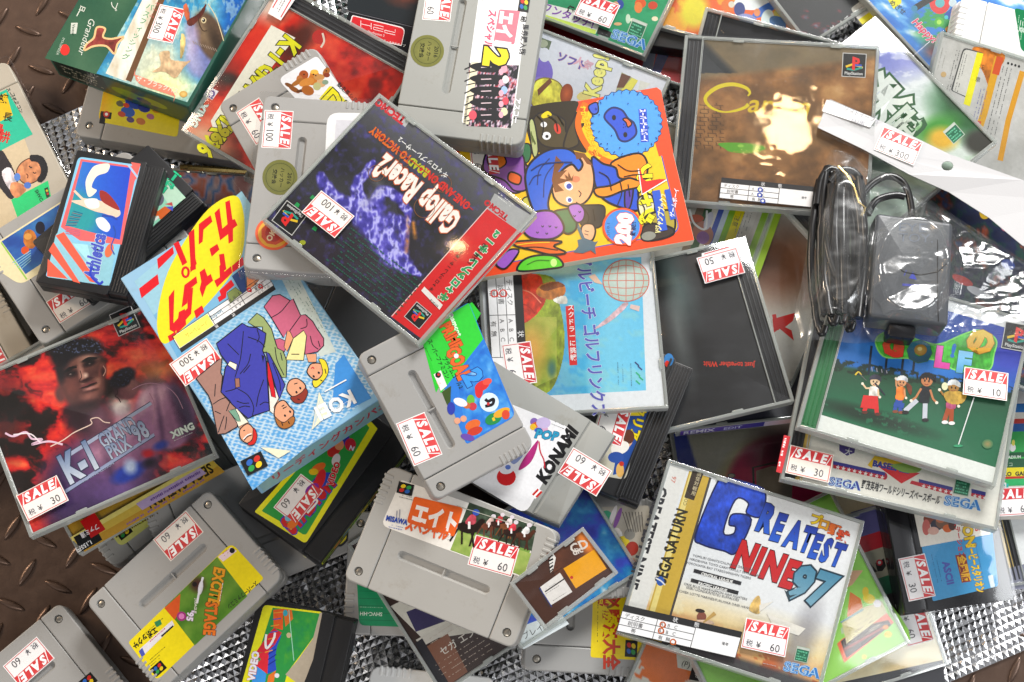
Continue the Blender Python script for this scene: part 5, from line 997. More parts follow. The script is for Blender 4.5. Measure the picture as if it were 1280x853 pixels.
def a_(a):
    def f(X, Y, u, v):
        n = fbm(X/24+fbm(X/40, Y/40, 2)*2, Y/20, 5, 6); C = ramp(n, [(0,'0c0606'),(.40,'1c0a0a'),(.47,'6a0e12'),(.53,'c81820'),(.64,'ee3424'),(.8,'f86a40'),(1,'f8b070')])
        g = fbm(X/5, Y/5, 9, 3)-.5; w_ = (fbm(X/7, Y/7, 31, 3)-.5)*5
        def B(c, cx, cy, rx, ry, ang=0, soft=.3, k=1.):
            nonlocal C; C = mixc(C, c, blob(X+w_*.25, Y+w_*.25, cx, cy, rx, ry, ang, soft)*k)
        B('0c0a0c', 8, 520, 26, 44, 0, .6, .7); B('f8b050', 200, 462, 18, 9, 0, .9, .8); B('f87040', 188, 452, 40, 16, -12, .8, .6); B('fff4ea', 150, 510, 15, 15, 0, .6)
        # big fighter: chest and shoulders
        B('4a2c54', 124, 610, 74, 70, -20, .2); B('7a4c74', 150, 560, 50, 38, -25, .5); B('b07c98', 128, 566, 26, 18, -30, .7); B('3c2450', 92, 618, 34, 40, -20, .6); B('6a4a82', 118, 622, 30, 30, -20, .8, .8); B('a87898', 158, 548, 14, 18, 10, .9, .8); B('f0d8dc', 162, 528, 14, 9, -30, 1., .8); B('2a1838', 138, 590, 5, 30, -14, 1., .6); B('2c1a46', 120, 640, 60, 22, -22, .7, .8); B('7a5aa0', 150, 612, 20, 16, -20, .9, .7)
        B('3c2230', 108, 520, 27, 26, 0, .3); B('74485a', 124, 525, 11, 20, 10, .8); B('241018', 96, 520, 12, 12, 0, .8, .8)
        # head
        B('54302e', 101, 473, 30, 40, -12, .1); B('643634', 74, 492, 6, 10, -15, .3); B('7e4640', 127, 463, 5, 11, 5, .3); B('361a1e', 128, 465, 2.5, 6, 0, .8)
        B('8a5648', 104, 450, 19, 9, -10, .8); B('cc9c88', 110, 446, 9, 4, -10, .9, .8); B('764038', 88, 483, 9, 11, 0, .8); B('945a4c', 120, 480, 6, 9, 10, .8); B('d09a84', 121, 476, 3, 4, 0, .9, .7)
        B('1c0c10', 87, 466, 9, 4.2, -12, .6); B('1c0c10', 111, 453, 9, 4, -20, .4); B('b0a098', 86.5, 466.5, 1.5, 1, 0, .6, .8); B('b0a098', 111, 453.5, 1.3, .9, 0, .6, .7); B('0c0608', 86, 460.5, 9, 2, -28, .4); B('0c0608', 111, 448.5, 10, 2, -16, .4)
        B('bc8474', 101, 468, 3, 12, -10, .8); B('e0b8a4', 106, 468, 3, 3, 0, .7); B('2a1014', 106, 474, 8, 2, -18, .5); B('6e3c38', 94, 478, 3, 3, 0, .8)
        B('7c4242', 110, 479, 11, 2.2, -18, .4); B('1c080c', 110, 481.2, 11, .9, -18, .4); B('c88a80', 112, 484, 8, 2, -18, .5); B('2c1418', 112, 488, 8, 1.4, -16, .7); B('9c6258', 110, 494, 9, 5, -10, .7); B('281218', 104, 507, 22, 5, -12, .7, .9)
        hair = blob(X+w_*.6, Y+w_*.6, 95, 440, 34, 18, -14, .14)*(1-blob(X, Y, 106, 455, 24, 13, -12, .2)*.9); C = mixc(C, '0e0c14', hair); C = mixc(C, '5a6488', hair*(vnoise(X/1.6, Y/1.6, 4) > .78)*(Y < 440)*.8); B('140c12', 74, 462, 5, 14, -8, .5)
        # second fighter: bowed back
        B('94648a', 206, 520, 38, 42, -10, .08); B('d09cb0', 190, 500, 18, 22, -10, .8); B('d8a8b8', 196, 490, 10, 7, -20, .9); B('4c2c48', 222, 500, 9, 30, -14, .6); B('8a5a7a', 214, 522, 9, 22, -5, .8); B('43264a', 200, 530, 3, 34, -8, .9, .8); B('97678c', 182, 535, 12, 34, -4, .7); B('3a2040', 232, 520, 10, 34, -18, .6, .9); B('e8c8cc', 178, 500, 5, 12, 10, .9, .7)
        B('7a4850', 156, 481, 15, 18, -30, .10); B('8a5a58', 163, 480, 7, 8, 0, .8); B('2c1620', 146, 488, 5, 9, -20, .6); B('6e4046', 152, 490, 5, 5, 0, .8)
        hr = blob(X+w_*.4, Y+w_*.4, 152, 471, 18, 11, -30, .16); C = mixc(C, '14101c', hr); C = mixc(C, '3a4468', hr*(vnoise(X/1.5, Y/1.5, 6) > .8)*.7); B('8a5a58', 164, 477, 2.4, 4, 10, .5)
        B('2038a0', 160, 590, 22, 10, -25, .3); B('b0c0e0', 162, 582, 8, 9, 0, .5); B('b81828', 184, 566, 7, 5, 0, .5); B('2c3c98', 200, 556, 9, 5, -20, .5); B('181028', 186, 578, 8, 5, -20, .7)
        return np.clip(C*(1+g[..., None]*.18), 0, 1)
    cover(a, 'k1_98', fn=f, left=3, nx=270, ny=240)
    P = lambda x, y: (x/3.88, 400+y/3.88)
    for pts, c, w_ in (([(79,464),(86,458.5),(95,458)],'08060a',1.6), ([(102,450.5),(110,446),(120,446.5)],'08060a',1.6), ([(84,467),(88,464.5),(93,465)],'100a0e',1), ([(106,455),(111,452),(116,452.5)],'100a0e',1), ([(99,462),(101,470),(98,475),(104,477),(110,474)],'40201e',.9), ([(101,484),(108,482),(112,479.5),(120,477)],'12060a',1), ([(128,456),(131,462),(128,469)],'d8a090',.9), ([(164,486),(176,480),(190,478),(208,483),(220,494),(228,510)],'b08094',.8), ([(145,484),(146,490),(143,494),(147,497),(150,502)],'2a1218',1), ([(186,490),(192,505),(190,530)],'a87890',.8)): a.curve(pts, w_, c)
    a.curve([P(20,545),P(60,560),P(120,540),P(150,572),P(200,575),P(150,600),P(230,585),P(300,600)], 2, 'f0c8e0'); a.curve([P(60,552),P(140,548),P(190,590)], 1.2, 'fff0f8')
    a.curve([P(240,610),P(300,580),P(350,545),P(390,525),P(440,500),P(436,478),P(470,470),P(500,490),P(530,495)], 1, 'f8d8c8')
    # silver logo
    a.poly([P(310,650),P(725,392),P(735,405),P(320,668)], 'a8b0cc'); a.poly([P(312,820),P(742,545),P(748,560),P(316,838)], '9aa4c8'); a.line([P(310,650),P(725,392)], .8, '303048'); a.line([P(316,838),P(748,560)], .8, '303048')
    a.text('K-1', *P(330,790), 50, -31, 'd4dcec', .05, out='2a3050', ow=.03, sh=.12, sx=.62, grad='6a80aa'); a.text('GRAND', *P(500,622), 27, -31, 'c4cee2', .03, out='2a3050', ow=.03, sx=.52, grad='8494b8'); a.text('PRIX', *P(535,672), 24, -31, 'c4cee2', .03, out='2a3050', ow=.03, sx=.6, grad='8494b8'); a.text("'98", *P(652,598), 31, -31, 'c4cee2', .03, out='2a3050', ow=.03, sx=.6, grad='8494b8')
    a.text('FIGHTING ILLUSION', *P(400,785), 5, -31, 'b0b8d8'); a.text('XING', *P(835,570), 12, -24, 'e0e8e0', .05, out='1e5a50', sx=1); a.dash(*P(835,585), -24, 26, 1, 3, 'ccc')
    pslogo(a, 155, 400, 30, -24)
r = jewel('k1_98', 'disc case with two bare-chested boxers against red flames, at the left edge', a_); price('k1_98', r, 53, 623, -26, '30')
def fam(a, T_):
    """green pitch with red-blue lettering inside a yellow border; T_ maps unit label space"""
    P = lambda x, y: tuple(T_(x, y))
    a.poly([P(0,0),P(1,0),P(1,1),P(0,1)], 'eee820'); a.poly([P(.04,.05),P(.96,.05),P(.96,.78),P(.75,.95),P(.04,.95)], '2f9a3e')
    for k in range(5): a.poly([P(.04+.18*k,.05),P(.10+.18*k,.05),P(.12+.18*k,.95),P(.06+.18*k,.95)], '2a8c3a')
def a_(a):
    o = np.array((321,640.)); ex = np.array((128,-112.)); ey = np.array((60,36.)); T_ = lambda x, y: o+ex*x+ey*y
    q = [(318,640),(440,502),(472,536),(382,680)]; rquad(a, q, 'eeea22', .03); rquad(a, [(327,639),(440,508),(462,535),(382,670)], '33a044', .03)
    P = lambda x, y: (310+x/3.37, 600+y/3.37)
    a.text('STADIUM', 366, 668, 30, -50, 'd02a2a', .07, out='3a48b8', ow=.05, sx=.62, sh=.1)
    for x, y, rx, ry, c, g in ((418,562,11,7,'c83028',-50), (430,548,7,9,'2a3aa8',0), (438,556,7,8,'c8283a',0), (424,556,6,7,'e89868',0), (420,575,5,8,'e8e0e0',20), (398,585,10,5,'e87028',-30), (392,590,6,4,'e8c020',0), (405,600,12,7,'2a4ab8',-40), (400,600,6,14,'d82a30',20), (366,655,8,5,'e87828',-40), (360,648,4,4,'7ac0e0',0), (390,612,10,6,'8a30a0',-40)): a.ell(x, y, rx, ry, c, g)
    a.text('N', 436, 562, 8, 20, 'eef', .03); a.curve([P(240,110),P(280,85),P(290,95),P(250,140)], 2, 'f0f0f0'); a.text('VIDEO', 415, 608, 10, -70, 'd82a2a', .06, out='f0e0e0')
r = fc('fc_fam1', 'black cartridge with a yellow-bordered green baseball label, below the blue comic box', a_, bars=False); price('fc_fam1', r, 373, 624, 128, '60')
side_strip('fc_fam1', r, 'S', lambda a, x0, x1, y0, y1: (a.poly([(x0,y0),(x1,y0),(x1,y1),(x0,y1)], 'd8e030'), a.poly([(x0+1,y0+1),(x1-1,y0+1),(x1-1,y1-1),(x0+1,y1-1)], '1a3420'), [a.poly([(x,y0+1.5),(x+7,y0+1.5),(x+7,y1-1.5),(x,y1-1.5)], c) for x, c in zip(np.arange(x0+3, x1-9, 10), ['2a6a40','c84030','2a70a8','3a8a40','c8a030','a83040','2a6a40','3a70b0','3a8a40','c8c030'])]), z0=4, z1=10, u0=.02, u1=.92, name='edge_print')
def a_(a):
    P = lambda x, y: (280+x/7.55, 740+y/7.55)
    rquad(a, [(284,920),P(375,122),P(925,190),(352,935)], 'eeea1e', .03); a.poly([P(460,150),P(905,205),P(850,420),P(600,760),(335,930),(292,915)], '2c9844')
    a.pgrid([P(620,175),P(890,210),P(800,480),P(560,700)], lambda X, Y: ramp(fbm(X/7, Y/7, 3), [(0,'1a8058'),(.5,'2f9a40'),(1,'58a838')]), 20, 24)
    a.poly([P(905,195),P(928,198),P(840,640),P(740,900),P(580,780),P(700,640),P(840,440)], 'b8ac98')
    for c, q in (('3a98e8', [(290,640),(350,700),(400,780),(370,960),(250,960)]), ('2a50c8', [(545,400),(500,520),(480,620),(495,740),(410,775),(400,560),(470,480)]), ('f06020', [(465,170),(560,160),(555,360),(470,340)]), ('e87828', [(560,160),(640,170),(652,255),(580,330)]), ('d8283a', [(470,340),(545,385),(480,500),(415,560),(295,580),(370,470),(420,400)]), ('e02838', [(300,590),(425,550),(410,775),(300,695),(350,635)]), ('e87828', [(420,790),(490,740),(470,850),(400,900)])): a.poly([P(*p) for p in q], c)
    for k in range(7): a.line([P(470-k*14,200+k*62),P(555-k*16,190+k*60)], 1.2, '3a58b8' if k % 2 else 'f0a030')
    for k in range(3): a.line([P(415,690-k*50),P(495,640-k*50)], 1.2, '1a2a90')
    a.curve([P(482,385),P(470,440),P(430,510),P(400,530),P(392,470),P(400,400)], 2.2, 'f4f2f2'); a.line([P(612,170),P(660,650)], .9, 'a8e0c8'); a.ell(*P(612,410), 3, 3.4, 'c8b890'); a.ell(*P(580,200), 3, 4, '38b0c0'); a.text('VIDEO', *P(285,840), 12, -80, 'f0f0f8', .06, out='c82838'); a.ell(*P(500,790), 3, 3, 'e8e8f0')
r = fc('fc_fam2', 'black cartridge with a scuffed yellow and green baseball label, cut by the bottom edge', a_, bars=False)
def a_(a):
    pass

# ================================================================ upper layer
def a_(a):
    def f(X, Y):
        s = ((X+Y*.45)/7.) % 1; t = ((Y-X*.25)/5.) % 1
        C = ramp(np.clip((Y-300)/300, 0, 1), [(0,'88b8d0'),(1,'4a98d8')]); return mixc(C, 'e0e8e8', ((s < .3) | (t < .25))*.75*blob(X, Y, 370, 500, 130, 120, 30, .2))
    a.pgrid([(472,488),(316,613),(168,352),(302,239)], f, 110, 150)
    a.pgrid([(302,240),(168,352),(192,394),(336,285)], lambda X, Y: np.tile(hexc('96c4d6'), X.shape+(1,)), 3, 3)
    C3 = lambda x, y: (150+x/7.11, 220+y/7.11); C4 = lambda x, y: (220+x/7.11, 330+y/7.11); C5 = lambda x, y: (220+x/7.11, 430+y/7.11); C6 = lambda x, y: (330+x/6.56, 370+y/6.56); CL = lambda x, y: (x/4.267, 362+y/4.267)
    ol = '16141e'; red = 'd81420'
    a.smooth([(285,246),(300,250),(306,285),(300,325),(270,368),(225,415),(206,430),(197,415),(198,385),(210,340),(235,295),(260,262)], 'e8dc1e')
    for T_, pts in ((C3, [(935,235),(975,215),(1000,390),(1020,385),(1045,440),(1005,470),(1005,580),(965,605),(960,520),(890,575),(840,330),(885,285),(910,470),(955,430)]), (C3, [(700,430),(805,350),(822,408),(742,480),(735,585),(700,612)]), (C3, [(795,650),(865,605),(885,655),(815,720)]), (C3, [(610,510),(660,470),(675,830),(630,848)]), (C3, [(475,605),(520,580),(598,770),(555,800)]), (C3, [(330,740),(470,630),(480,690),(340,830)]), (C3, [(995,800),(1090,720),(1105,790),(1000,860)]), (C3, [(880,700),(925,690),(945,830),(900,860)]),
        (C4, [(125,30),(170,-60),(185,0),(130,80)]), (C4, [(75,190),(180,110),(190,170),(105,240),(100,350),(50,390)]), (C4, [(210,75),(255,40),(280,110),(310,90),(330,150),(270,200),(235,300),(210,225),(225,160)]), (C4, [(385,20),(420,-20),(430,70),(490,20),(500,80),(365,210),(340,150),(390,120)]), (C4, [(385,240),(490,140),(520,190),(450,250),(445,300),(385,340),(370,300),(400,280)]), (C4, [(160,420),(230,370),(245,425),(180,490)]), (C4, [(25,430),(80,400),(90,540),(0,630)]), (CL, [(900,40),(930,0),(925,180),(1000,100),(1000,0),(1030,-10),(1020,130),(930,230),(905,215)]), (CL, [(1035,120),(1080,90),(1090,120),(1050,148)]), (CL, [(895,250),(935,225),(945,255),(905,280)])): a.poly([T_(*p) for p in pts], red)
    a.poly([(174,361),(197,343),(199,355),(177,373)], red); a.line([(220+85/7.11+4*math.cos(t),330+75/7.11+6*math.sin(t)) for t in np.linspace(0, 6.28, 14)], 3, red)
    a.text('leading company', *C4(400,400), 8, 142, '5a88a0', .02, sx=.8)
    a.poly([(350,345),(373,345),(420,440),(400,446)], 'c6d2cc'); a.dash(356, 350, 58, 90, 4, -4, '6a8a80', 1, 3, .35, 4); a.poly([C6(585,560),C6(565,840),C6(720,920),C6(880,840),C6(655,480)], '3c8cd6')
    def G(T_, pts, c, ew=1.3, lines=()):
        q = [T_(*p) if len(p) == 2 else p[2](p[0], p[1]) for p in pts]; a.poly(q, c); a.line(q, ew, ol, close=True)
        for l in lines: a.curve([T_(*p) for p in l], .9, ol)
    G(C4, [(625,60),(790,80),(700,190),(630,240)], 'e89058', .8); G(C4, [(500,110),(610,20),(625,240),(590,270)], '2a4680', .6); G(C4, [(455,260),(530,210),(590,260),(480,350)], '8a9a58', .6)
    G(C5, [(640,520-711,C5),(720,440-711,C5),(780,480-711,C5),(850,580-711,C5),(890,720-711,C5),(950,60),(985,150),(980,300),(940,300),(830,90),(770,70),(770,560-711,C5),(700,560-711,C5)], '93a468', 1.2, ([(880,30),(900,150),(960,280)], [(930,80),(945,150)]))
    G(C6, [(0,90),(70,0),(130,-10),(215,40),(240,25),(300,160),(340,155),(400,210),(435,270),(490,350),(490,410),(440,460),(335,480),(345,330),(325,285),(220,380),(190,290),(160,345),(60,180)], 'c2607c', 1.3, ([(60,180),(140,130),(215,40)], [(300,165),(210,290)], [(350,190),(350,250),(300,272)], [(380,330),(400,400),(445,440)], [(445,370),(460,420)]))
    G(C6, [(90,360),(130,350),(185,375),(170,460),(110,430)], 'c2607c', 1.1); G(C6, [(325,285),(350,330),(325,530),(180,525),(240,350)], 'eadf98', 1.1, ([(225,480),(290,480)],)); G(C6, [(190,290),(215,295),(240,350),(190,460),(165,420)], 'e09a70', .8)
    G(C6, [(345,480),(430,475),(430,545),(365,545)], 'e0a078', .8)
    def face(T_, out, hair, hc, eyes, extra=()):
        q = [T_(*p) for p in out]; a.smooth(q, 'e0a07c', edge=ol, ew=.9); a.smooth([T_(*p) for p in hair], hc, edge=ol, ew=.6)
        for e in eyes: a.ell(*T_(*e), 1.7, 1.3, ol, 60)
        for l, c in extra: a.curve([T_(*p) for p in l], 1.0, c)
    face(C6, [(370,580),(400,555),(470,560),(490,620),(450,680),(400,680),(355,630)], [(450,520),(500,530),(528,600),(515,660),(470,720),(430,752),(405,740),(400,695),(440,690),(480,640),(470,570)], 'e8d42c', [(450,632),(408,662)], (([(388,598),(400,588),(412,600)], 'c82030'), ([(462,690),(480,700)], ol), ([(500,600),(510,640)], ol)))
    face(C5, [(1010,330),(1080,310),(1150,370),(1130,440),(1060,480),(1010,450),(985,400)], [(1152,395),(1172,440),(1130,520),(1060,527),(1018,478),(1070,462),(1120,430)], '8c3020', [(1105,395),(1072,432)], (([(1050,360),(1080,350)], ol), ([(1080,490),(1100,500)], ol)))
    G(C5, [(360,710-711),(590,530-711),(640,560-711),(720,570-711),(800,620-711),(790,700-711),(770,60),(800,130),(832,592),(690,640),(640,665),(500,545),(480,510),(400,430),(440,210),(460,180),(400,100)], '3c3ea6', 1.5, ([(460,0),(500,40),(560,100)], [(600,-110),(590,0),(570,150),(525,300)], [(665,90),(640,180),(570,270)], [(660,190),(600,260)], [(540,395),(640,460),(690,560),(680,640)], [(780,320),(735,450),(715,560)], [(540,510),(600,530),(650,528)], [(560,570),(610,555),(660,562)], [(745,545),(790,520),(835,530)], [(440,425),(500,412),(540,395)], [(640,-60),(740,-20),(790,30)], [(720,-130),(740,-60),(720,-10)]))
    a.poly([C5(760,100),C5(785,110),C5(775,170)], ol)
    G(C5, [(820,310),(860,330),(915,480),(870,625),(835,600)], 'e8e2d8', 1); G(C5, [(812,150),(840,210),(880,420),(888,482),(850,470),(815,300)], 'd01424', .8); G(C5, [(800,70),(830,90),(970,365),(922,490),(890,400),(822,160)], '3c3ea6', 1.2, ([(860,170),(920,330),(930,420)],))
    G(C5, [(460,190),(480,155),(545,185),(530,238)], 'ece6d4', 1); G(C5, [(525,310),(565,308),(570,385),(530,390)], '9c6a5a', .9); G(C5, [(870,565),(908,500),(925,520),(890,625)], 'd89470', .8)
    face(C5, [(900,530),(960,505),(1010,560),(1048,605),(1020,680),(950,700),(885,660),(875,600)], [(880,652),(920,684),(965,700),(1030,650),(1058,662),(1040,722),(970,757),(908,730)], 'a8682c', [(1015,605),(970,640)], (([(940,560),(965,545)], ol), ([(950,578),(985,560)], ol), ([(940,700),(950,730)], ol), ([(1000,690),(1010,715)], ol)))
    G(C5, [(180,310),(250,250),(370,150),(410,130),(400,260),(415,290),(400,430),(480,520),(560,600),(545,740),(440,800),(370,805),(330,600),(320,540),(290,460)], 'a27a6e', 1.3, ([(330,540),(390,500),(440,480)], [(400,625),(345,600)], [(430,640),(400,720),(378,790)], [(450,650),(448,700),(436,765)], [(352,360),(345,470)], [(480,520),(450,600)]))
    G(C5, [(470,595),(545,578),(640,690),(655,720),(560,745),(540,700)], 'e8e4d0', .9); G(C5, [(470,600),(528,580),(560,640),(575,692),(545,690)], '74a088', .8); G(C5, [(560,740),(640,700),(650,730),(580,760)], 'd89470', .6)
    face(C5, [(580,750),(640,712),(690,760),(692,830),(640,885),(580,850),(565,790)], [(690,750),(722,810),(705,885),(655,905),(640,885),(680,850)], 'cc2018', [], (([(600,775),(615,770)], ol), ([(600,850),(635,815),(672,800)], 'f0f0f0'), ([(606,860),(640,826),(676,812)], ol)))
    R = lambda x, y: (310+x/3.88, 400+y/3.88)
    a.poly([R(345,350),R(395,455),R(310,535)], 'e8e4c8'); a.poly([R(60,618),R(210,636),R(150,672)], 'e8e4c8')
    for k in range(6): a.line([R(340+k*8,380+k*12),R(320+k*5,525-k*14)], .8, 'b8ccd8')
    a.text('KOEI', *R(500,340), 25, 153, 'eef0f0', .04, sx=.92); a.line([R(478,292),R(372,350)], 1.6, 'eef0f0'); a.dash(*R(505,385), 150, 40, 1, 3, 'e8f0f8', .8)
    sfclogo(a, 318, 580, 23, 153)
r = carton('lead_box', 'light blue game box with a comic picture of office workers, seen upside down', 'boxblue', a_); price('lead_box', r, 245, 453, 145, '300')
cond('lead_box', r, (345,362), (-118,79), (-12,-20), [(.1,.62),(.2,.8)], 'd81e28', yel='f0ee60')
side_strip('lead_box', r, 'N', lambda a, x0, x1, y0, y1: (a.poly([(x0,y0),(x1,y0),(x1,y1),(x0,y1)], '8ab8c0'), a.text('リーディングカンパニー', x0+8, y1-7, 11, 0, 'c03048', .03, sx=.8)), z0=2, z1=25, name='side_print', mat='gloss')
side_strip('lead_box', r, 'W', lambda a, x0, x1, y0, y1: (a.poly([(x0,y0),(x1,y0),(x1,y1),(x0,y1)], '88b0c8'), [a.poly([(x,y1-5),(x+3,y1-5),(x+3,y0+9),(x,y0+9)], 'c8d8e0') for x in np.arange(x0+4, x1-60, 5)], a.text('リーディング カンパニー', x1-72, y1-8, 9, 0, 'e8f0f4', .02)), z0=2, z1=25, name='side_print', mat='gloss')

def a_(a):
    rquad(a, [(172,880),(118,840),(92,862),(60,905),(120,960)][1:5], '28e840', .12); sfclogo(a, 110, 852, 16, 140)
r = sfc('cart_bl', 'grey cartridge in the bottom left corner with a vivid green label just in view', 'grey', a_); price('cart_bl', r, 36, 828, 139, '60')
def a_(a):
    P = lambda x, y: (x/3.37, 600+y/3.37)
    rquad(a, [P(975,265),P(1112,415),P(660,848),P(540,685)], 'f0dc10', .05)
    a.pgrid([P(915,325),P(1042,490),P(820,698),P(695,535)], lambda X, Y: mixc(ramp(fbm(X/9, Y/9, 4)*.6+.2*np.sin((X+Y)/7)+.2, [(0,'3a7018'),(.5,'5a8a28'),(1,'7aa038')]), '4a2820', blob(X, Y, 247, 731, 9, 9, 0, .5)), 40, 30)
    a.poly([P(692,540),P(760,480),P(755,560),P(735,590)], 'd85820'); a.text('EXCITE', *P(905,365), 19, 100, 'e8a020', .05, out='5a1810', ow=.03, sx=.72, sh=.1); a.text('STAGE', *P(870,515), 20, 95, 'e87820', .05, out='4a1810', ow=.03, sx=.66)
    a.ell(*P(820,440), 3, 3, '1c1010'); a.ell(*P(845,455), 3, 9, 'd8d8e0', 10); a.curve([P(855,410),P(840,470),P(830,520)], 2.2, 'e8e8f0'); a.text('J.LEAGUE', *P(822,500), 4.5, 95, 'f0e8e0', .02); a.dash(*P(940,430), 100, 24, 1, 3, 'f0e8e0', .9)
    a.ell(*P(765,575), 6, 6, 'a0307a'); a.ell(*P(765,575), 3.6, 3.6, 'e080c0'); a.text("'95", *P(792,548), 11, 98, 'e8e0f0', .05, out='7a2a70')
    a.poly([P(918,325),P(975,283),P(998,300),P(940,345)], 'f0d8dc'); a.ell(*P(978,298), 3.4, 3.4, '181414'); a.dash(*P(970,300), 142, 12, 2, 3, 'c84050', .8)
    a.text('スーパーファミコン', *P(1078,425), 7.4, 139, '28281a', .02, sx=.72)
    a.text('エポック社', *P(655,620), 9, 145, '1c1c10', .05, sx=.8); a.poly([P(650,600),P(675,588),P(682,608),P(660,622)], '2a8a58'); a.poly([P(590,712),P(725,592),P(735,612),P(600,745)], 'e8e4e8'); a.poly([P(585,722),P(600,708),P(612,735),P(598,748)], '4a58b8'); a.dash(*P(700,622), 139, 26, 1, 3, 'c83848', 1.2); a.line([P(680,660),P(730,615)], 2, '222'); a.dash(*P(700,700), 139, 26, 1, 3, '6a5a08', .7); a.dash(*P(690,580), 139, 40, 1, 3, '5a5010', .6); a.dash(*P(680,745), 139, 22, 2, 3, '5a5010', .6)
    sfclogo(a, *P(668,795), 14, 139)
r = sfc('cart_excite', 'grey cartridge with a yellow-ended soccer label, lower left above the foil mat', 'grey', a_); price('cart_excite', r, 223, 670, 138, '60')

def a_(a):
    def f(X, Y, u, v):
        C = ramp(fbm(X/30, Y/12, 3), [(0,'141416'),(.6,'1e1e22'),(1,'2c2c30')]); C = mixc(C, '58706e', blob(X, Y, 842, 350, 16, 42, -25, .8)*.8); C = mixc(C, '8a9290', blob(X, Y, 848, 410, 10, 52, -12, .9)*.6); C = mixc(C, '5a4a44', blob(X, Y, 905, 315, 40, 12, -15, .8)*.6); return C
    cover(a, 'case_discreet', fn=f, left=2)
    a.text('Just together Whit', 944, 452, 9, 181, 'c83018', .03, sx=.9)
r = jewel('case_discreet', 'clear disc case with a black cover and one small line of red lettering', a_, 'tray')
b = Art(pxmap('case_discreet'), POSES['case_discreet']['dim'][2]+.06); b.poly([(877,317),(910,308),(918,311),(918,318),(878,330)], 'f0ecec'); b.line([(880,318),(911,309)], 1.2, 'd02030'); b.build('price_sticker', MT['sticker'], r); price('case_discreet', r, 901, 332, 166, '50', .12)
def a_(a):
    cover(a, 'pebble', 'e4e8ee', left=2)
    def f(X, Y):
        C = ramp((X-695)/110, [(0,'58a8d8'),(.35,'40b0e0'),(.36,'60c0e8'),(.6,'78d0f0'),(1,'68c8f0')]); C = mixc(C, 'b8d8c8', blob(X, Y, 700, 335, 40, 10, 0, .5)); C = mixc(C, 'a0d8d0', (fbm(X/22, Y/8, 3) > .55)*.35); return C
    a.pgrid([(640,326),(802,320),(808,487),(654,495)], f, 44, 44)
    def f(X, Y):
        C = ramp(fbm(X/14, Y/18, 9), [(0,'5a7a20'),(.5,'90a838'),(.75,'b8b850'),(1,'607818')]); C = mixc(C, 'e0a848', blob(X, Y, 665, 435, 17, 28, 0, .7)); return mixc(C, '4a7868', blob(X, Y, 690, 460, 5, 10, 0, .5))
    a.smooth([(645,352),(690,345),(700,380),(706,420),(702,455),(690,485),(672,494),(652,495),(646,440)], '90a030'); a.pgrid([(645,395),(696,395),(696,470),(650,492)], f, 20, 30)
    P = lambda x, y: (620+x/3.88, 200+y/3.88)
    a.smooth([P(75,560),P(200,550),P(230,600),P(240,680),P(180,760),P(110,790),P(85,700)], 'd83820'); a.curve([P(110,620),P(170,640),P(220,690)], 1.2, 'f08868'); a.curve([P(100,700),P(150,700),P(190,740)], 1.2, 'b02010')
    a.smooth([P(195,640),P(220,600),P(290,585),P(335,610),P(330,650),P(280,672),P(230,665)], 'c87830'); a.smooth([P(215,610),P(290,585),P(335,605),P(300,615),P(240,630)], '8a4a20'); a.smooth([P(280,670),P(335,655),P(345,690),P(300,690)], 'e8e4d8')
    a.poly([P(338,705),P(378,700),P(395,990),P(358,992)], 'd82020'); a.vtext('スクドラーに挑戦', *P(364,722), 8, 87, 'f4f0f0', 1.12, bold=.02)
    a.text('ペブルビーチ ゴルフリンクス', 719, 300, 21, 84, '5a58b8', .03, out='e0e8f8', ow=.02, sx=.78)
    a.ell(*P(632,580), 29, 26, 'd8e0d8', 0, 30, edge='b8cfc4')
    for k in (-.66, -.33, 0, .33, .66): a.curve([P(632+112*k*.9,580-100*math.sqrt(1-k*k)),P(632+130*k,580),P(632+112*k*.9,580+100*math.sqrt(1-k*k))], .9, 'd88878'); a.curve([P(632-112*math.sqrt(1-k*k),580+100*k*.9),P(632,580+112*k),P(632+112*math.sqrt(1-k*k),580+100*k*.9)], .9, 'd88878')
    a.line([P(632+112*math.cos(t),580+101*math.sin(t)) for t in np.linspace(0,6.28,32)], 1.2, 'd86a58'); a.poly([P(450,560),P(480,548),P(520,600),P(480,590)], 'e8c0a8'); a.smooth([P(480,815),P(560,745),P(620,690),P(640,700),P(560,775)], 'e8c0c8'); a.poly([P(655,695),P(700,705),P(695,730),P(650,715)], 'e8c8c0')
    Q = lambda x, y: (620+x/3.88, 400+y/3.88)
    for x, y in ((675,200),(690,220),(680,250),(695,270),(680,290)): a.line([Q(x,y),Q(x+20,y+18)], 1.6, '20b878' if y % 20 else '283878')
    a.dash(*Q(615,200), 88, 30, 2, 6, '4a7898', .6); a.dash(*Q(655,200), 88, 28, 1, 6, '4a7898', .6)
r = jewel('pebble', 'white-framed golf links case with a player in a red shirt, below the monster book', a_, 'traygrey'); 
cond('pebble', r, (652,344), (10,165), (-44,1), [(.13,.55),(.13,.8)], 'd83828'); price('pebble', r, 649, 455, 82, '60', .25)

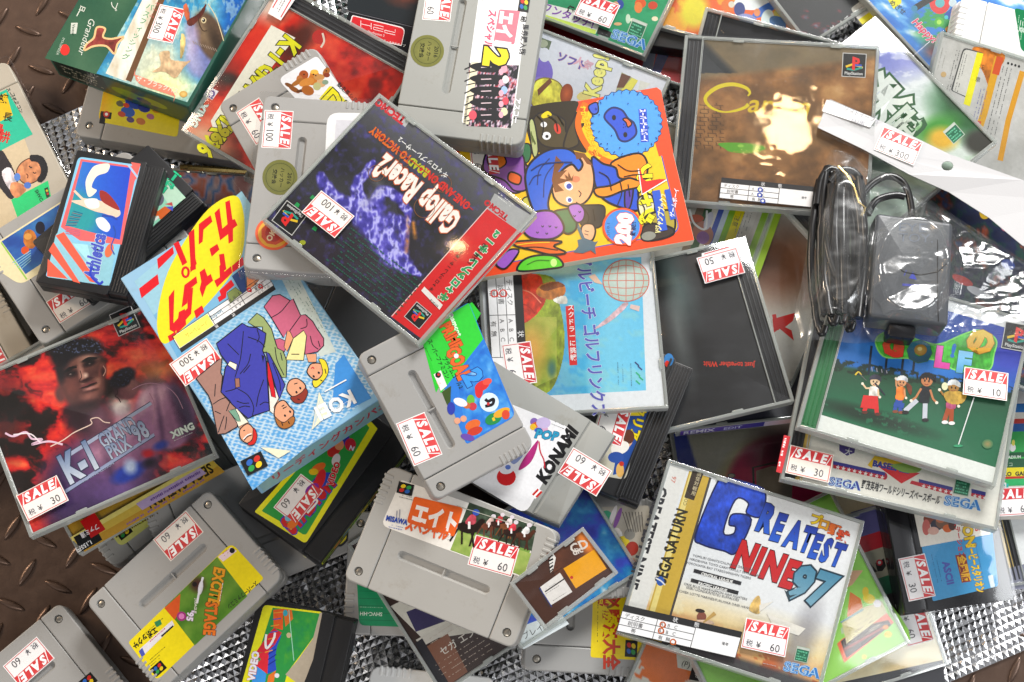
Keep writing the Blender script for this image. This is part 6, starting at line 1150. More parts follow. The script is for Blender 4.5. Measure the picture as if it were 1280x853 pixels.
# thick curved-top cartridge
key = 'cart_konami'; r, W, H, T = root(key, 'game_cartridge'); tag(r, 'grey cartridge with a curved edge and bold black letters on a white label', 'game cartridge')
def curved(x0, x1, n=22, sag=5.5, inset=0):
    xs = np.linspace(x1, x0, n); return [(x0, -H/2), (x1, -H/2)]+[(x, H/2-sag*(x/(W/2))**2-inset) for x in xs]
def cslab(m, x0, x1, z0, z1, bev=1.2):
    base = np.array(curved(x0, x1)); c = np.array([(x0+x1)/2, -.05*H]); 
    def ins(d): q = base.copy(); q[:, 0] = np.clip(q[:, 0], x0+d, x1-d); q[:, 1] = np.where(q[:, 1] > 0, q[:, 1]-d, q[:, 1]+d); return q
    m.rings([[(x, y, z) for x, y in ins(d)] for d, z in ((.6, z0), (0, z0+.6), (0, z1-bev), (bev*.3, z1-bev*.3), (bev, z1))])
m = MB(); cslab(m, -W/2, W/2, 0, T*.55); cslab(m, -W/2+.5, W/2-.5, T*.5, T-1.2, .2)
X = W*.33; cslab(m, -X+.2, X-.2, T*.52, T, .6); cslab(m, -W/2, -X-.2, T*.52, T, 2.2); cslab(m, X+.2, W/2, T*.52, T, 2.2); m.build('shell', MT['n64'], r)
a = Art(pxmap(key), T+.06); a.STEP = .005
rquad(a, [(648,650),(560,600),(610,516),(712,540)][0:0] or [(657,643),(548,578),(600,490),(716,536)], 'f0f0f2', .1)
P = lambda x, y: (620+x/3.88, 400+y/3.88)
a.text('KONAMI', *P(238,800), 20.5, -58, '161618', .07, sh=.15, sx=.92); a.poly([P(170,845),P(200,818),P(225,830),P(190,870)], 'f4f4f4'); a.line([P(178,850),P(205,822)], 2.6, 'c82018'); a.line([P(195,860),P(222,832)], 2.6, 'c82018')
a.ell(*P(50,762), 12, 11, 'd81a20'); a.ell(*P(52,725), 9, 6, 'e8e8ee', -10); a.ell(*P(58,715), 3.5, 3, '5a78c8'); a.smooth([P(70,680),P(110,640),P(130,660),P(90,700)], '8a98c8'); a.smooth([P(110,730),P(130,680),P(180,610),P(205,585),P(190,650),P(160,700)], 'b02878'); a.curve([P(208,590),P(215,640),P(232,680),P(236,720)], 1.4, 'c83040')
for x, y, rx, ry, c in ((185,495,5,5,'8a68b8'),(200,515,8,5,'e06828'),(225,530,7,6,'d8a8c8'),(180,520,4,4,'f0c030'),(230,500,9,7,'c8b8e0'),(205,535,5,3,'3a68c8')): a.ell(*P(x, y), rx, ry, c)
a.text('POP', *P(185,570), 15, 8, '2a98c0', .05, out='1a3a68', sh=.2); a.dash(*P(275,490), 22, 18, 2, 4, '555', .6)
a.build('label', MT['label'], r); price(key, r, 731, 590, -148, '60')

def a_(a):
    P = lambda x, y: (310+x/3.37, 600+y/3.37); Q = lambda x, y: (620+x/3.37, 600+y/3.37)
    q = [P(645,0),Q(172,195),Q(120,415),P(560,192)]; rquad(a, q, 'f0ece4', .05)
    a.poly([P(930,92),P(1290,170),Q(172,205),Q(122,412),P(850,298)][0:0] or [P(932,95),Q(168,198),Q(118,408),P(852,296)], '7aa048')
    a.pgrid([P(932,95),Q(170,198),Q(150,300),P(890,200)], lambda X, Y: ramp(fbm(X/9, Y/5, 3), [(0,'1a2418'),(.5,'3a4a38'),(.8,'6a7a68')]), 30, 10)
    a.pgrid([P(885,215),Q(148,310),Q(118,406),P(854,294)], lambda X, Y: ramp(fbm(X/7, Y/7, 5), [(0,'7a9a40'),(1,'b8c870')]), 30, 8)
    def horse(x, y, s, jock, body):
        f = LF(x, y, s, 14); a.smooth(f([(-.6,-.1),(-.2,-.3),(.3,-.3),(.6,-.7),(.85,-.65),(.7,-.3),(.5,.1),(.1,.25),(-.4,.2)]), body); 
        for x0, x1 in ((-.5,-.8),(-.3,-.1),(.25,.6),(.4,.35)): a.line(f([(x0,.1),((x0+x1)/2,.5),(x1,.95)]), s*.11, body)
        a.smooth(f([(-.2,-.3),(0,-.8),(.3,-.75),(.35,-.4),(.1,-.25)]), jock); px, py = f([(.25,-1)])[0]; a.ell(px, py, s*.2, s*.18, '3a58b8' if jock == 'd05060' else 'e0d8e0'); a.line(f([(0,-.4),(.1,0)]), s*.14, 'eee')
    for x, y, s, j, b in ((1010,200,15,'e8c8c0','6a3a28'),(1050,190,14,'d84a50','3a2018'),(1090,200,14,'f0e0e0','7a4828')): horse(*P(x, y), s, j, b)
    for x, y, s, j, b in ((60,225,15,'e04050','2a1a14'),(115,240,16,'e8e8e8','4a2a1c')): horse(*Q(x, y), s, j, b)
    horse(*P(925,205), 22, 'd05060', '241610'); a.line([P(880,110),P(1100,180)], 1, 'b8b8a8')
    a.smooth([P(700,80),P(905,135),P(880,240),P(680,185)], 'f06020') if 0 else rquad(a, [P(700,70),P(908,118),P(868,240),P(668,180)], 'ea6420', .08)
    a.text('エイト', *P(688,168), 27, 15, 'f4eee8', .06, sx=.7); a.text('∞', *P(838,222), 9, 100, 'f4eee8', .05); a.text('スペシャル', *P(660,205), 17, 15, 'e4602a', .06, sx=.62)
    sfclogo(a, *P(663,38), 16, 14); a.dash(*P(640,62), 14, 18, 2, 3, '444', .6); a.text('MISAWA', *P(580,170), 9, 13, '2a4aa8', .05, sx=.75); a.dash(*P(595,188), 13, 20, 2, 3, '4a6ab8', .7); a.line([P(628,130),P(626,158)], 1, '889'); a.line([P(640,125),P(638,160)], 1, '889')
r = sfc('cart_eight', 'large grey cartridge with a racing horses label and orange box logo, bottom centre', 'grey2', a_); price('cart_eight', r, 617, 695, 17, '60')
def a_(a):
    P = lambda x, y: (310+x/3.88, 400+y/3.88)
    q = [P(850,-60),P(985,-80),P(1295,520),P(1065,640)][0:0] or [(533,408),(560,372),(640,522),(580,556)]; q = [(530,410),(590,372),(645,522),(582,562)]
    a.poly([(524,412),(590,378),(601,392),(545,491)], '28c830'); rquad(a, [(526,412),(586,378),(645,520),(583,556)], '2a7ad8', .06)
    a.poly([(527,413),(586,379),(604,424),(551,492)], '30d038'); a.pgrid([(602,424),(606,434),(643,518),(585,552)][0:0] or [(571,470),(606,430),(642,520),(584,552)], lambda X, Y: ramp(fbm(X/9, Y/9, 3), [(0,'1850b8'),(.5,'2a80d8'),(.75,'58a8e8'),(1,'e8f0f8')]), 24, 24)
    a.text('namcot', *P(975,-20), 9, 68, 'e8f8e0', .04); a.text('PRIME', *P(930,30), 20, 62, 'e86020', .06, out='6a1810', sx=.62); a.text('GOAL', *P(960,150), 24, 66, 'e86828', .06, out='5a1810', sx=.6); a.text('2', *P(1040,270), 32, 62, '3a98e8', .06, out='1a3a8a'); a.ell(*P(1010,175), 3, 3, 'f0f0f0')
    a.text('スーパーファミコン', *P(870,100), 7, 64, '12381a', .02, sx=.85); a.text('プライムゴール2', *P(940,185), 7, 60, '12381a', .02, sx=.85); a.dash(*P(858,130), 64, 20, 1, 3, '1a5a20', .7)
    a.poly([P(900,265),P(935,245),P(965,320),P(935,345)], 'f0e8e8'); a.ell(*P(922,268), 3.6, 3.6, '181414'); a.ell(*P(924,266), 1.6, 1.6, 'd83030'); a.dash(*P(925,295), 64, 9, 2, 3, 'e08878', .8)
    a.poly([P(940,350),P(985,320),P(980,440),P(960,400)], '38501a'); 
    for x, y, rx, ry, c, g in ((1135,320,10,6,'d8302a',-30),(1120,345,5,9,'d82a30',0),(1160,300,6,4,'e85040',-20),(1080,390,5,7,'68b838',0),(1090,420,5,5,'c83848',0),(1060,415,5,4,'c86830',20),(1170,400,12,12,'d8ecf8',0),(1030,400,9,5,'e8e8f0',20),(985,430,5,8,'2a3aa8',0),(1045,480,4,4,'e0a080',0),(1015,490,4,4,'e0a080',0),(1090,510,10,6,'e06828',-25),(1100,540,10,5,'c83820',-20),(1065,570,9,4,'6a48a8',15),(1190,480,11,7,'1e8a48',-25),(1230,450,11,5,'e8a828',-25),(1250,460,5,6,'d84828',0)): a.ell(*P(x, y), rx, ry, c, g)
    a.curve([P(1150,385),P(1165,395),P(1190,385),P(1185,410),P(1150,420)], 3, '141418'); a.ell(*P(1165,408), 2, 2, 'c83030'); a.poly([P(1182,478),P(1194,470),P(1200,488),P(1188,492)], 'e8c820')
r = sfc('cart_prime', 'grey cartridge tilted over the pile centre with a green and blue soccer label', 'grey', a_); price('cart_prime', r, 524, 549, 66, '60')

# small sleeve
def a_(a):
    cover(a, 'case_orange_disc', '4a2c20', left=2)
    P = lambda x, y: (640+x/5.82, 640+y/5.82)
    a.pgrid([P(250,300),P(510,135),P(700,400),P(380,620)], lambda X, Y: mixc(ramp(fbm(X/20, Y/20, 3), [(0,'3a2018'),(1,'7a4830')]), 'f08830', blob(X, Y, 733, 678, 8, 20, -35, .6)), 16, 16)
    a.poly([P(375,410),P(600,270),P(690,410),P(465,555)], 'f0a810'); a.ell(*P(435,475), 2, 2, 'c83020'); a.poly([P(205,545),P(350,440),P(440,580),P(280,680)], 'e8e6e2'); a.line([P(240,580),P(385,482)], 1.6, '2a2422'); a.line([P(200,550),P(290,690)], 1.4, '2a4080'); a.line([P(195,560),P(270,690)], .8, '333')
    a.text('CD', *P(440,300), 16, -22, 'e0d8d0', .03, sh=-.1); a.text('dic', *P(450,315), 11, -22, 'e0d8d0', .03); a.poly([P(270,350),P(300,300),P(320,330),P(300,420),P(280,440)], 'f0eee8')
    for k in range(5): a.line([P(262+k*3,330+k*26),P(300,315+k*24)], 2.2 if k % 2 else 1.2, '181818')
    a.dash(*P(230,570), -32, 22, 2, 5, '777', .5); a.dash(*P(290,650), -32, 22, 1, 5, '777', .5); a.dash(*P(280,430), -32, 14, 2, 4, '222', .8)
r = jewel('case_orange_disc', 'small wrapped disc sleeve with a dark brown cover and an orange square', a_, 'tray', lid='film')
def a_(a):
    P = lambda x, y: (950+x/3.37, 600+y/3.37)
    cover(a, 'case_shot', fn=lambda X, Y, u, v: ramp(fbm(X/30, Y/30, 3), [(0,'88d048'),(1,'a0dc60')]), left=2)
    a.smooth([P(395,430),P(480,440),P(640,670),P(420,760),P(300,820),P(310,700),P(370,560)], '98d858'); a.poly([P(330,690),P(350,670),P(540,560),P(570,600),P(360,770)], 'e86838'); a.poly([P(345,680),P(420,620),P(545,590),P(560,610),P(370,750)], '4a3a34'); a.poly([P(345,625),P(470,540),P(480,560),P(350,650)], 'b8c8a0')
    a.poly([P(372,570),P(385,470),P(430,500),P(440,540),P(380,590)], 'e07830'); a.poly([P(350,600),P(430,540),P(520,510),P(540,560),P(370,690)], 'd8cc98'); a.dash(*P(372,620), -32, 42, 5, 5, '8a6a48', 1.2, 4); a.line([P(345,600),P(440,545)], 2.4, '78a0a8'); a.line([P(360,715),P(545,610)], 3, 'a04838')
    a.ell(*P(465,500), 8, 6, 'f0d828', 20); a.ell(*P(450,470), 4, 6, 'e8c818'); a.ell(*P(500,520), 5, 5, 'f0e8e8'); a.ell(*P(545,650), 5, 4, 'f0d020'); a.ell(*P(535,620), 4, 3, 'e09020'); a.ell(*P(445,745), 3, 3, 'e8c020'); a.text('ROOM', *P(470,640), 5, -30, 'e8e0c8')
    a.poly([P(345,470),P(395,380),P(440,380),P(395,440)], 'd8a880')
jewel('case_shot', 'lime green game-map cover half under the case lettered large in blue and red', a_, 'traygrey')
def a_(a):
    P = lambda x, y: (950+x/3.88, 400+y/3.88); Q = lambda x, y: (950+x/3.37, 600+y/3.37)
    cover(a, 'base_case', 'e9e7df'); strip(a, 'base_case', 'c8a848', 9.5, 14, 'e0c070')
    a.poly([P(388,600),P(465,620),P(462,640),P(425,655),P(388,630)], '4a3a80'); a.text('大', *P(410,645), 10, 14, 'eee')
    for i in range(11):
        x, y = 370+i*24, 705+i*5.5; a.ell(*P(x, y-6), 3.1, 4.2, 'c82838' if i % 2 else 'b02040')
    a.poly([P(358,680),P(610,735),P(610,752),P(358,697)], '3a3a90'); a.poly([P(358,700),P(612,757),P(612,772),P(358,715)], 'c82838')
    for i in range(9): a.text('★', *P(368+i*27,716+i*6.2), 6, 13, 'f4f0f0', .02)
    a.poly([P(560,695),P(780,740),P(690,790)], 'd82028'); a.poly([P(525,700),P(560,655),P(790,700),P(780,730),P(560,690),P(545,715)], 'e8c020'); a.text('BASEBALL', *P(548,703), 10, 12, '2a3a98', .06, sx=1); a.smooth([P(640,700),P(740,690),P(790,705),P(770,735),P(700,735)], '88b048')
    a.poly([P(775,768),P(940,808),P(938,825),P(775,785)], '3a3a90'); a.poly([P(740,775),P(938,825),P(935,848),P(730,790)], 'c82838'); a.poly([P(1030,815),P(1100,832),P(1098,850),P(1030,835)], '3a3a90'); a.poly([P(1030,835),P(1098,850),P(1095,868),P(1028,850)], 'c82838')
    for i in range(6): a.text('★', *P(785+i*27,808+i*6.4), 6, 13, 'f4f0f0', .02)
    for i in range(3): a.text('★', *P(1034+i*24,856+i*5), 6, 13, 'f4f0f0', .02)
    segalogo(a, *P(335,795), 14, 10, '2a3a98'); a.text('野茂英雄ワールドシリーズベースボール', *Q(428,28), 12, 12, '28282e', .02, sx=.46); a.text('TM', *Q(755,72), 3, 12, '333')
    greenbox(a, *P(985,805), 20, 12); segalogo(a, *Q(778,100), 16, 9)
r = jewel('base_case', 'white-covered baseball case with star ribbons, under the cartoon golf case', a_); price('base_case', r, 1012, 580, 13, '30')
b = Art(pxmap('base_case'), POSES['base_case']['dim'][2]+.06); b.poly([(980,544),(988,546),(977,592),(970,590)], 'c8202a'); b.dash(982, 548, 103, 40, 1, 3, 'f0e8e8', 2.4, 3, .9, 7); b.build('edge_sticker', MT['sticker'], r)
def a_(a):
    P = lambda x, y: (620+x/3.37, 600+y/3.37); Q = lambda x, y: (950+x/3.37, 600+y/3.37); R = lambda x, y: (620+x/3.88, 400+y/3.88)
    def f(X, Y, u, v):
        C = ramp(v, [(0,'eceef2'),(.6,'e8ebf0'),(.8,'f0dca8'),(1,'d88a50')]); n = fbm(X/20, Y/14, 4)
        C = mixc(C, 'e8b868', np.clip((v-.68)*3, 0, 1)*(n > .45)*.8); C = mixc(C, 'c04820', np.clip((v-.78)*5, 0, 1)*(n > .52)); C = mixc(C, '8a8890', blob(X, Y, 1000, 805, 16, 50, 22, .5)*.7); return mixc(C, '3a4048', np.clip((v-.93)*40, 0, 1)*.9)
    cover(a, 'greatest', fn=f, left=2)
    W, H = POSES['greatest']['dim'][:2]
    a.poly([(838,578),(862,586),(800,790),(776,782)][0:0] or quad_mm(-W/2+2.5, -W/2+14, -H/2+3, H/2-3), 'eceae6', mm=True); a.poly(quad_mm(-W/2+15.5, -W/2+29.5, -H/2+3, H/2-3), 'd0ac40', mm=True); a.poly(quad_mm(-W/2+16.5, -W/2+20, -H/2+3, H/2-3), 'f0dc88', mm=True); a.poly(quad_mm(-W/2+29.5, -W/2+31, -H/2+3, H/2-3), '4a4440', mm=True)
    a.text('GREATEST NINE', 823, 606, 18.5, 107, '2a2a30', .045, sx=.95); a.text('97', 841, 598-4, 8, 107, 'd88878', .02); a.text('SEGA SATURN', 832, 730, 20, -73, '2c2818', .04, sx=.72, sh=.0); a.ell(826,726,5,6,'2a58b0'); a.curve([(820,722),(827,726),(832,731)], 1.4, 'e8e8f0')
    a.text('COMPACT', 858, 632, 6, -73, '4a3a10'); a.text('DISC', 866, 606, 6, -73, '4a3a10'); a.poly([(866,588),(880,591),(868,625),(856,621)], '3a2c20'); a.vtext('通信対戦用', 874, 594, 6, 107, 'e8d8b0', 1.05)
    T_ = '2446b8'
    a.smooth([P(945,-20),P(960,-12),P(1110,25),P(1125,50),P(1105,150),P(1060,140),P(1065,90),P(1010,80),P(960,215),P(990,220),P(1003,185),P(985,178),P(1000,140),P(1060,160),P(1010,300),P(935,295),P(860,275),P(842,240),P(930,0)], T_) if 0 else None
    g_ = [R(1150,770),R(1260,792),R(1330,800),R(1345,830),R(1320,890)]
    a.smooth([(908,597),(948,607),(958,618),(952,645),(934,641),(936,628),(920,624),(905,664),(917,667),(920,658),(912,655),(917,642),(940,649),(921,690),(905,688),(878,680),(870,668),(896,605)], T_, edge='101c58', ew=1.4)
    for ch, x, y, s_, w_ in (('R',948,656,44,.9),('E',966,668,43,.8),('A',984,676,42,.8),('T',1002,682,40,.8),('E',1014,690,38,.8),('S',1028,695,37,.8),('T',1041,700,36,.85)): a.text(ch, x-4, y+4, s_*1.08, 15, '2a60d0', .05, out='12204a', ow=.025, sh=.22, sx=w_*.66, grad='2038a0')
    for ch, x, y in (('N',915,705),('I',940,714),('N',950,718),('E',975,729)): a.text(ch, x-1, y+1, 47, 16, 'c81e24', .055, out='4a0c10', ow=.025, sh=.2, sx=.68)
    a.text('97', 982, 742, 58, 18, '78a8c0', .05, out='203848', ow=.04, sh=.2, sx=.85, grad='4a88a8'); a.poly([Q(105,460),Q(130,485),Q(160,480),Q(120,500)], '28404c')
    for ch, x, y, c in (('プ',1012,652,'e8c820'),('ロ',1022,658,'e0a020'),('野',1035,665,'e06a28'),('球',1046,673,'d84820')): a.text(ch, x, y, 15, 18, c, .05, out='7a2010')
    for i, t in enumerate(('YOMIURI GIANTS/CHUNICHI DRAGONS', 'HIROSHIMA TOYO CARP/YAKULT SWALLOWS', 'YOKOHAMA BAY STARS/HANSHIN TIGERS')): a.text(t, *P(830-14*i, 320+15*i), 4.3, 14, '55565c', 0, sx=1.02)
    for y, t, x in ((385,'CENTRAL LEAGUE',830),(425,'PACIFIC LEAGUE',818)):
        a.line([P(x+5,y-5),P(x+205,y+50)], 4.6, '2c2c30'); a.text(t, *P(x+35,y+13), 4.8, 15, 'f0f0f0', .04)
    for i, t in enumerate(('ORIX BLUE WAVE/NIPPON HAM FIGHTERS', 'SEIBU LIONS/KINTETSU BUFFALOES', 'CHIBA LOTTE MARINES/FUKUOKA DAIEI HAWKS')): a.text(t, *P(788+(14 if i == 1 else -10*i+4), 440+15*i), 4.3, 14, '55565c')
    a.ell(*P(868,575), 6, 6, '8a4a38'); a.ell(*P(862,550), 6, 2.4, '2a1c18', 10); a.smooth([P(850,590),P(900,590),P(920,605),P(850,605)], 'd8b8a0'); a.line([P(875,600),P(925,560)], [2, 5], 'c8a058')
    a.smooth([P(1090,500),P(1113,490),P(1113,560),P(1070,545)], 'e8c070'); a.poly([Q(0,525),Q(60,510),Q(0,555)], 'ece8e0'); a.poly([Q(30,560),Q(195,625),Q(165,655),Q(60,620)], 'ece8e0')
    greenbox(a, *Q(180,735), 17, 13); segalogo(a, *Q(100,800), 16, 13); a.dash(*Q(10,770), 13, 18, 1, 3, 'bbb', .8)
r = jewel('greatest', 'white baseball case lettered large in blue and red, gold strip at its left, bottom right', a_, 'traygrey', strip=False)
cond('greatest', r, (780,756), (148,34), (-9,33), [(.35,.37),(.35,.6),(.47,.9)], 'c8601e'); price('greatest', r, 957, 797, 12, '60', .25)

def a_(a):
    P = lambda x, y: (950+x/3.88, 400+y/3.88)
    def f(X, Y, u, v):
        C = ramp(np.clip((Y-(X-1040)*.16-400)/200, 0, 1), [(0,'1048a8'),(.12,'2078d0'),(.26,'1a6ac0'),(.28,'1a4a30'),(.5,'1c6444'),(1,'1e7048')]); n = fbm(X/9, Y/5, 3)
        yy = Y-(X-1040)*.16; C = mixc(C, '102818', ((yy > 446) & (yy < 462) & (n > .5))*.9); C = mixc(C, '123020', blob(X, Y, 1090, 520, 70, 9, 16, .5)*(n > .35)); C = mixc(C, '3a3ab0', blob(X, Y, 1262, 440, 36, 34, 0, .5)*.8); return C
    cover(a, 'golf_case', fn=f, nx=200, ny=180)
    W, H = POSES['golf_case']['dim'][:2]; a.poly(quad_mm(-W/2+13.6, W/2-2.3, -H/2+2.3, -H/2+13), 'e4e8e4', mm=True); a.poly(quad_mm(W/2-60, W/2-2.3, H/2-10, H/2-2.5), 'e8eaee', mm=True)
    for x in (545, 625, 705, 760): a.line([P(x,120),P(x-15,260)], 3, '16283a')
    W2 = lambda v: v
    a.smooth([P(565,90),P(640,50),P(800,100),P(880,110),P(1000,60),P(1080,45),P(1150,90),P(1140,160),P(1110,240),P(960,240),P(860,190),P(700,180),P(600,170)], '48b838', edge='88e068', ew=1.2)
    for ch, x, y, c, g_ in (('G',595,158,'e83828','f08050'),('O',715,185,'18506a','2a8098'),('L',848,215,'d838a0','f078c8'),('F',955,240,'58a8e0','90d0f8'),('の',1000,135,'e8a828','f8d868')): a.text(ch, *P(x, y), 34, 8, c, .07, out='2a6a20' if ch != 'の' else '9a6a10', ow=.02, grad=g_, sx=1.05)
    a.ell(*P(783,140), 8, 7, 'd8b048', edge='a87820'); a.ell(*P(779,135), 3, 2.5, 'f0d888'); a.text('!', *P(925,170), 22, 12, '2a70c8', .06)
    def fig(x, y, s, hat, skin, top, leg, shoe, pose):
        f = LF(*P(x, y), s, 8)
        (la, ra, ll, rl) = pose
        for L in (ll, rl): a.line(f([(L[0]*.4, .5), L[:2] and (L[0], L[1])]), s*.3, leg); q = f([(L[0], L[1]+.08)])[0]; a.ell(q[0]+1, q[1], s*.22, s*.12, shoe)
        a.smooth(f([(-.3,-.35),(.3,-.35),(.32,.2),(.28,.6),(-.28,.6),(-.32,.2)]), top)
        for A_ in (la, ra): a.line(f([(.28 if A_[0] > 0 else -.28, -.25), ((A_[0]+(.28 if A_[0] > 0 else -.28))/2, (A_[1]-.1)/2+.1), A_]), s*.13, skin); q = f([A_])[0]; a.ell(*q, s*.1, s*.1, 'f0ead8')
        q = f([(0,-.78)])[0]; a.ell(*q, s*.36, s*.36, skin)
        for u in (-.13, .13): q = f([(u,-.76)])[0]; a.ell(*q, s*.055, s*.08, '1a1410')
        a.curve(f([(-.12,-.56),(0,-.52),(.12,-.57)]), .8, '8a3020')
        if hat: a.smooth(f([(-.42,-.85),(-.36,-1.15),(0,-1.3),(.36,-1.15),(.42,-.85),(0,-.97)]), hat)
    fig(555,345,17,'3a3848','e8c8a0','e8e4dc','d82828','5a2a20',((-.9,-.5),(.5,.3),(-.5,1.5),(.45,1.5)))
    for k in range(4): a.line([P(548+k*24,245+k*3),P(545+k*24,222+k*6)], 1, 'aaa8b8')
    a.line([P(520,255),P(590,300)], .1, '222'); a.line([P(560,300),P(610,360)], 2, '282838'); a.poly([P(505,360),P(575,365),P(580,430),P(490,420)], 'd82828'); a.curve([P(465,262),P(480,248),P(495,262)], 1.6, 'e0c030'); a.line([P(480,250),P(520,290)], 1, '666')
    fig(685,345,16,'e8ecf4','d89868','e07828','2a50a8','8a4a30',((-.5,-1),(.5,.4),(-.25,1.5),(.2,1.5))); a.poly([P(655,395),P(705,400),P(700,425),P(650,415)], '2a50a8'); a.smooth([P(715,300),P(740,320),P(735,360),P(718,330)], '7a3a20')
    fig(805,350,20,'181418','c88050','181e28','c8ccd8','141414',((-.8,.6),(.8,.5),(-1.1,1.3),(.2,1.6)))
    for k in range(7): a.line([P(770+k*14,280+k*2),P(765+k*15,262+(k%2)*8)], 1.8, '141014')
    fig(935,380,19,'d8dce0','a87838','b8507a','a84a20','f0f0f0',((-.9,-.5),(.5,.4),(-.3,1.5),(.15,1.5))); a.smooth([P(905,345),P(1000,350),P(990,395),P(940,405),P(905,385)], 'c8a040'); a.ell(*P(900,318), 4, 5, 'e8e8c0')
    a.line([P(1042,372),P(965,605)], 1.4, 'e8ecec'); a.ell(*P(965,607), 6, 1.8, '2a9868'); a.ell(*P(1108,598), 7, 6, '9a8a58', edge='3a7a50')
    pslogo(a, 1272, 420, 34, 10)
r = jewel('golf_case', 'golf case with four cartoon golfers on a dark green cover, below the bagged camera', a_, 'green'); price('golf_case', r, 1232, 480, 8, '10')

def a_(a):
    P = lambda x, y: (800+x/5.82, y/5.82)
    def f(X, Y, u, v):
        n = fbm(X/28, Y/22, 5, 5); C = ramp(n, [(0,'402a18'),(.38,'74502c'),(.58,'98683a'),(.8,'b88a54'),(1,'d0a878')])  # brown print, brightened to ochre to carry the film's warm reflection
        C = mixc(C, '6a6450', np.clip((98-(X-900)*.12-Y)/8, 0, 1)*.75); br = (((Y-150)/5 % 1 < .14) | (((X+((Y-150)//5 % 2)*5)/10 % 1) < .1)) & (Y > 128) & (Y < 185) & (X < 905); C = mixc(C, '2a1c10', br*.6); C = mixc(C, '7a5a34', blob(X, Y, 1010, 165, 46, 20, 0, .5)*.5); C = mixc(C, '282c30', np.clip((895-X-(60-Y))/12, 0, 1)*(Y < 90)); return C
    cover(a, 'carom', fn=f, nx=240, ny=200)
    a.curve([P(785,690),P(800,665),P(770,630),P(680,605),P(580,620),P(500,670),P(475,720),P(520,775),P(600,805),P(680,800),P(760,775),P(790,750)], [1.4+2.6*abs(math.sin(t*4.2)) for t in np.linspace(0, 1, 11*8+1)], 'd8c418')
    a.text('arom', *P(775,805), 33, 3, 'd8b818', .012, sx=1.1, sh=.2); a.line([P(900,590),P(1150,545)], .1, '888')
    a.curve([(962,158),(975,147),(990,145),(1005,150),(1000,158),(975,160),(962,170),(975,180),(1000,178)], 1.3, 'd8b030'); a.curve([(955,168),(968,176),(985,176)], 1.2, 'd8a828')
    a.smooth([(898,178),(920,177),(945,179),(958,184),(940,190),(915,189),(905,184)], '58a028'); a.ell(926,181,4,2,'88c048'); a.dash(915, 188, 2, 40, 1, 3, '8a9a30', 1.5)
    for k in range(4): x = 946+k*18; a.line([P((x-800)*5.82-6,610-k*14),P((x-800)*5.82+6,608-k*14)], .1, 'eee')
    pslogo(a, 1068, 80, 30, 3)
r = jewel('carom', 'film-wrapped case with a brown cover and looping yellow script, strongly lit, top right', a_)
cond('carom', r, (902,222), (118,12), (-3,26), [(.42,.37),(.42,.62),(.46,.88)], '2a48b0')
def crinkle_sheet(name, key, mat, z0=.4, amp=.9, nx=140, ny=124, margin=.5, seed=1, par=None):
    W, H, T = POSES[key]['dim']; x = np.linspace(-W/2-margin, W/2+margin, nx); y = np.linspace(-H/2-margin, H/2+margin, ny); X, Y = np.meshgrid(x, y)
    def rid(s, k): return 1-abs(2*vnoise(X/k, Y/k, s)-1)
    Z = T+z0+amp*(trin(X/34+Y/60, Y/26, seed)*.9+.32*trin(X/13, Y/15-X/30, seed+3)*vnoise(X/30, Y/30, 6)+.1*rid(seed+1, 6)**3*vnoise(X/20, Y/20, 2))
    i = np.arange(nx*ny).reshape(ny, nx); F = np.column_stack([i[:-1,:-1].ravel(), i[:-1,1:].ravel(), i[1:,1:].ravel(), i[1:,:-1].ravel()])
    return mesh_raw(name, np.column_stack([X.ravel(), Y.ravel(), Z.ravel()])*MM, F.tolist(), mat, par, True)
crinkle_sheet('wrap_film', 'carom', MT['film'], amp=.3, par=r)

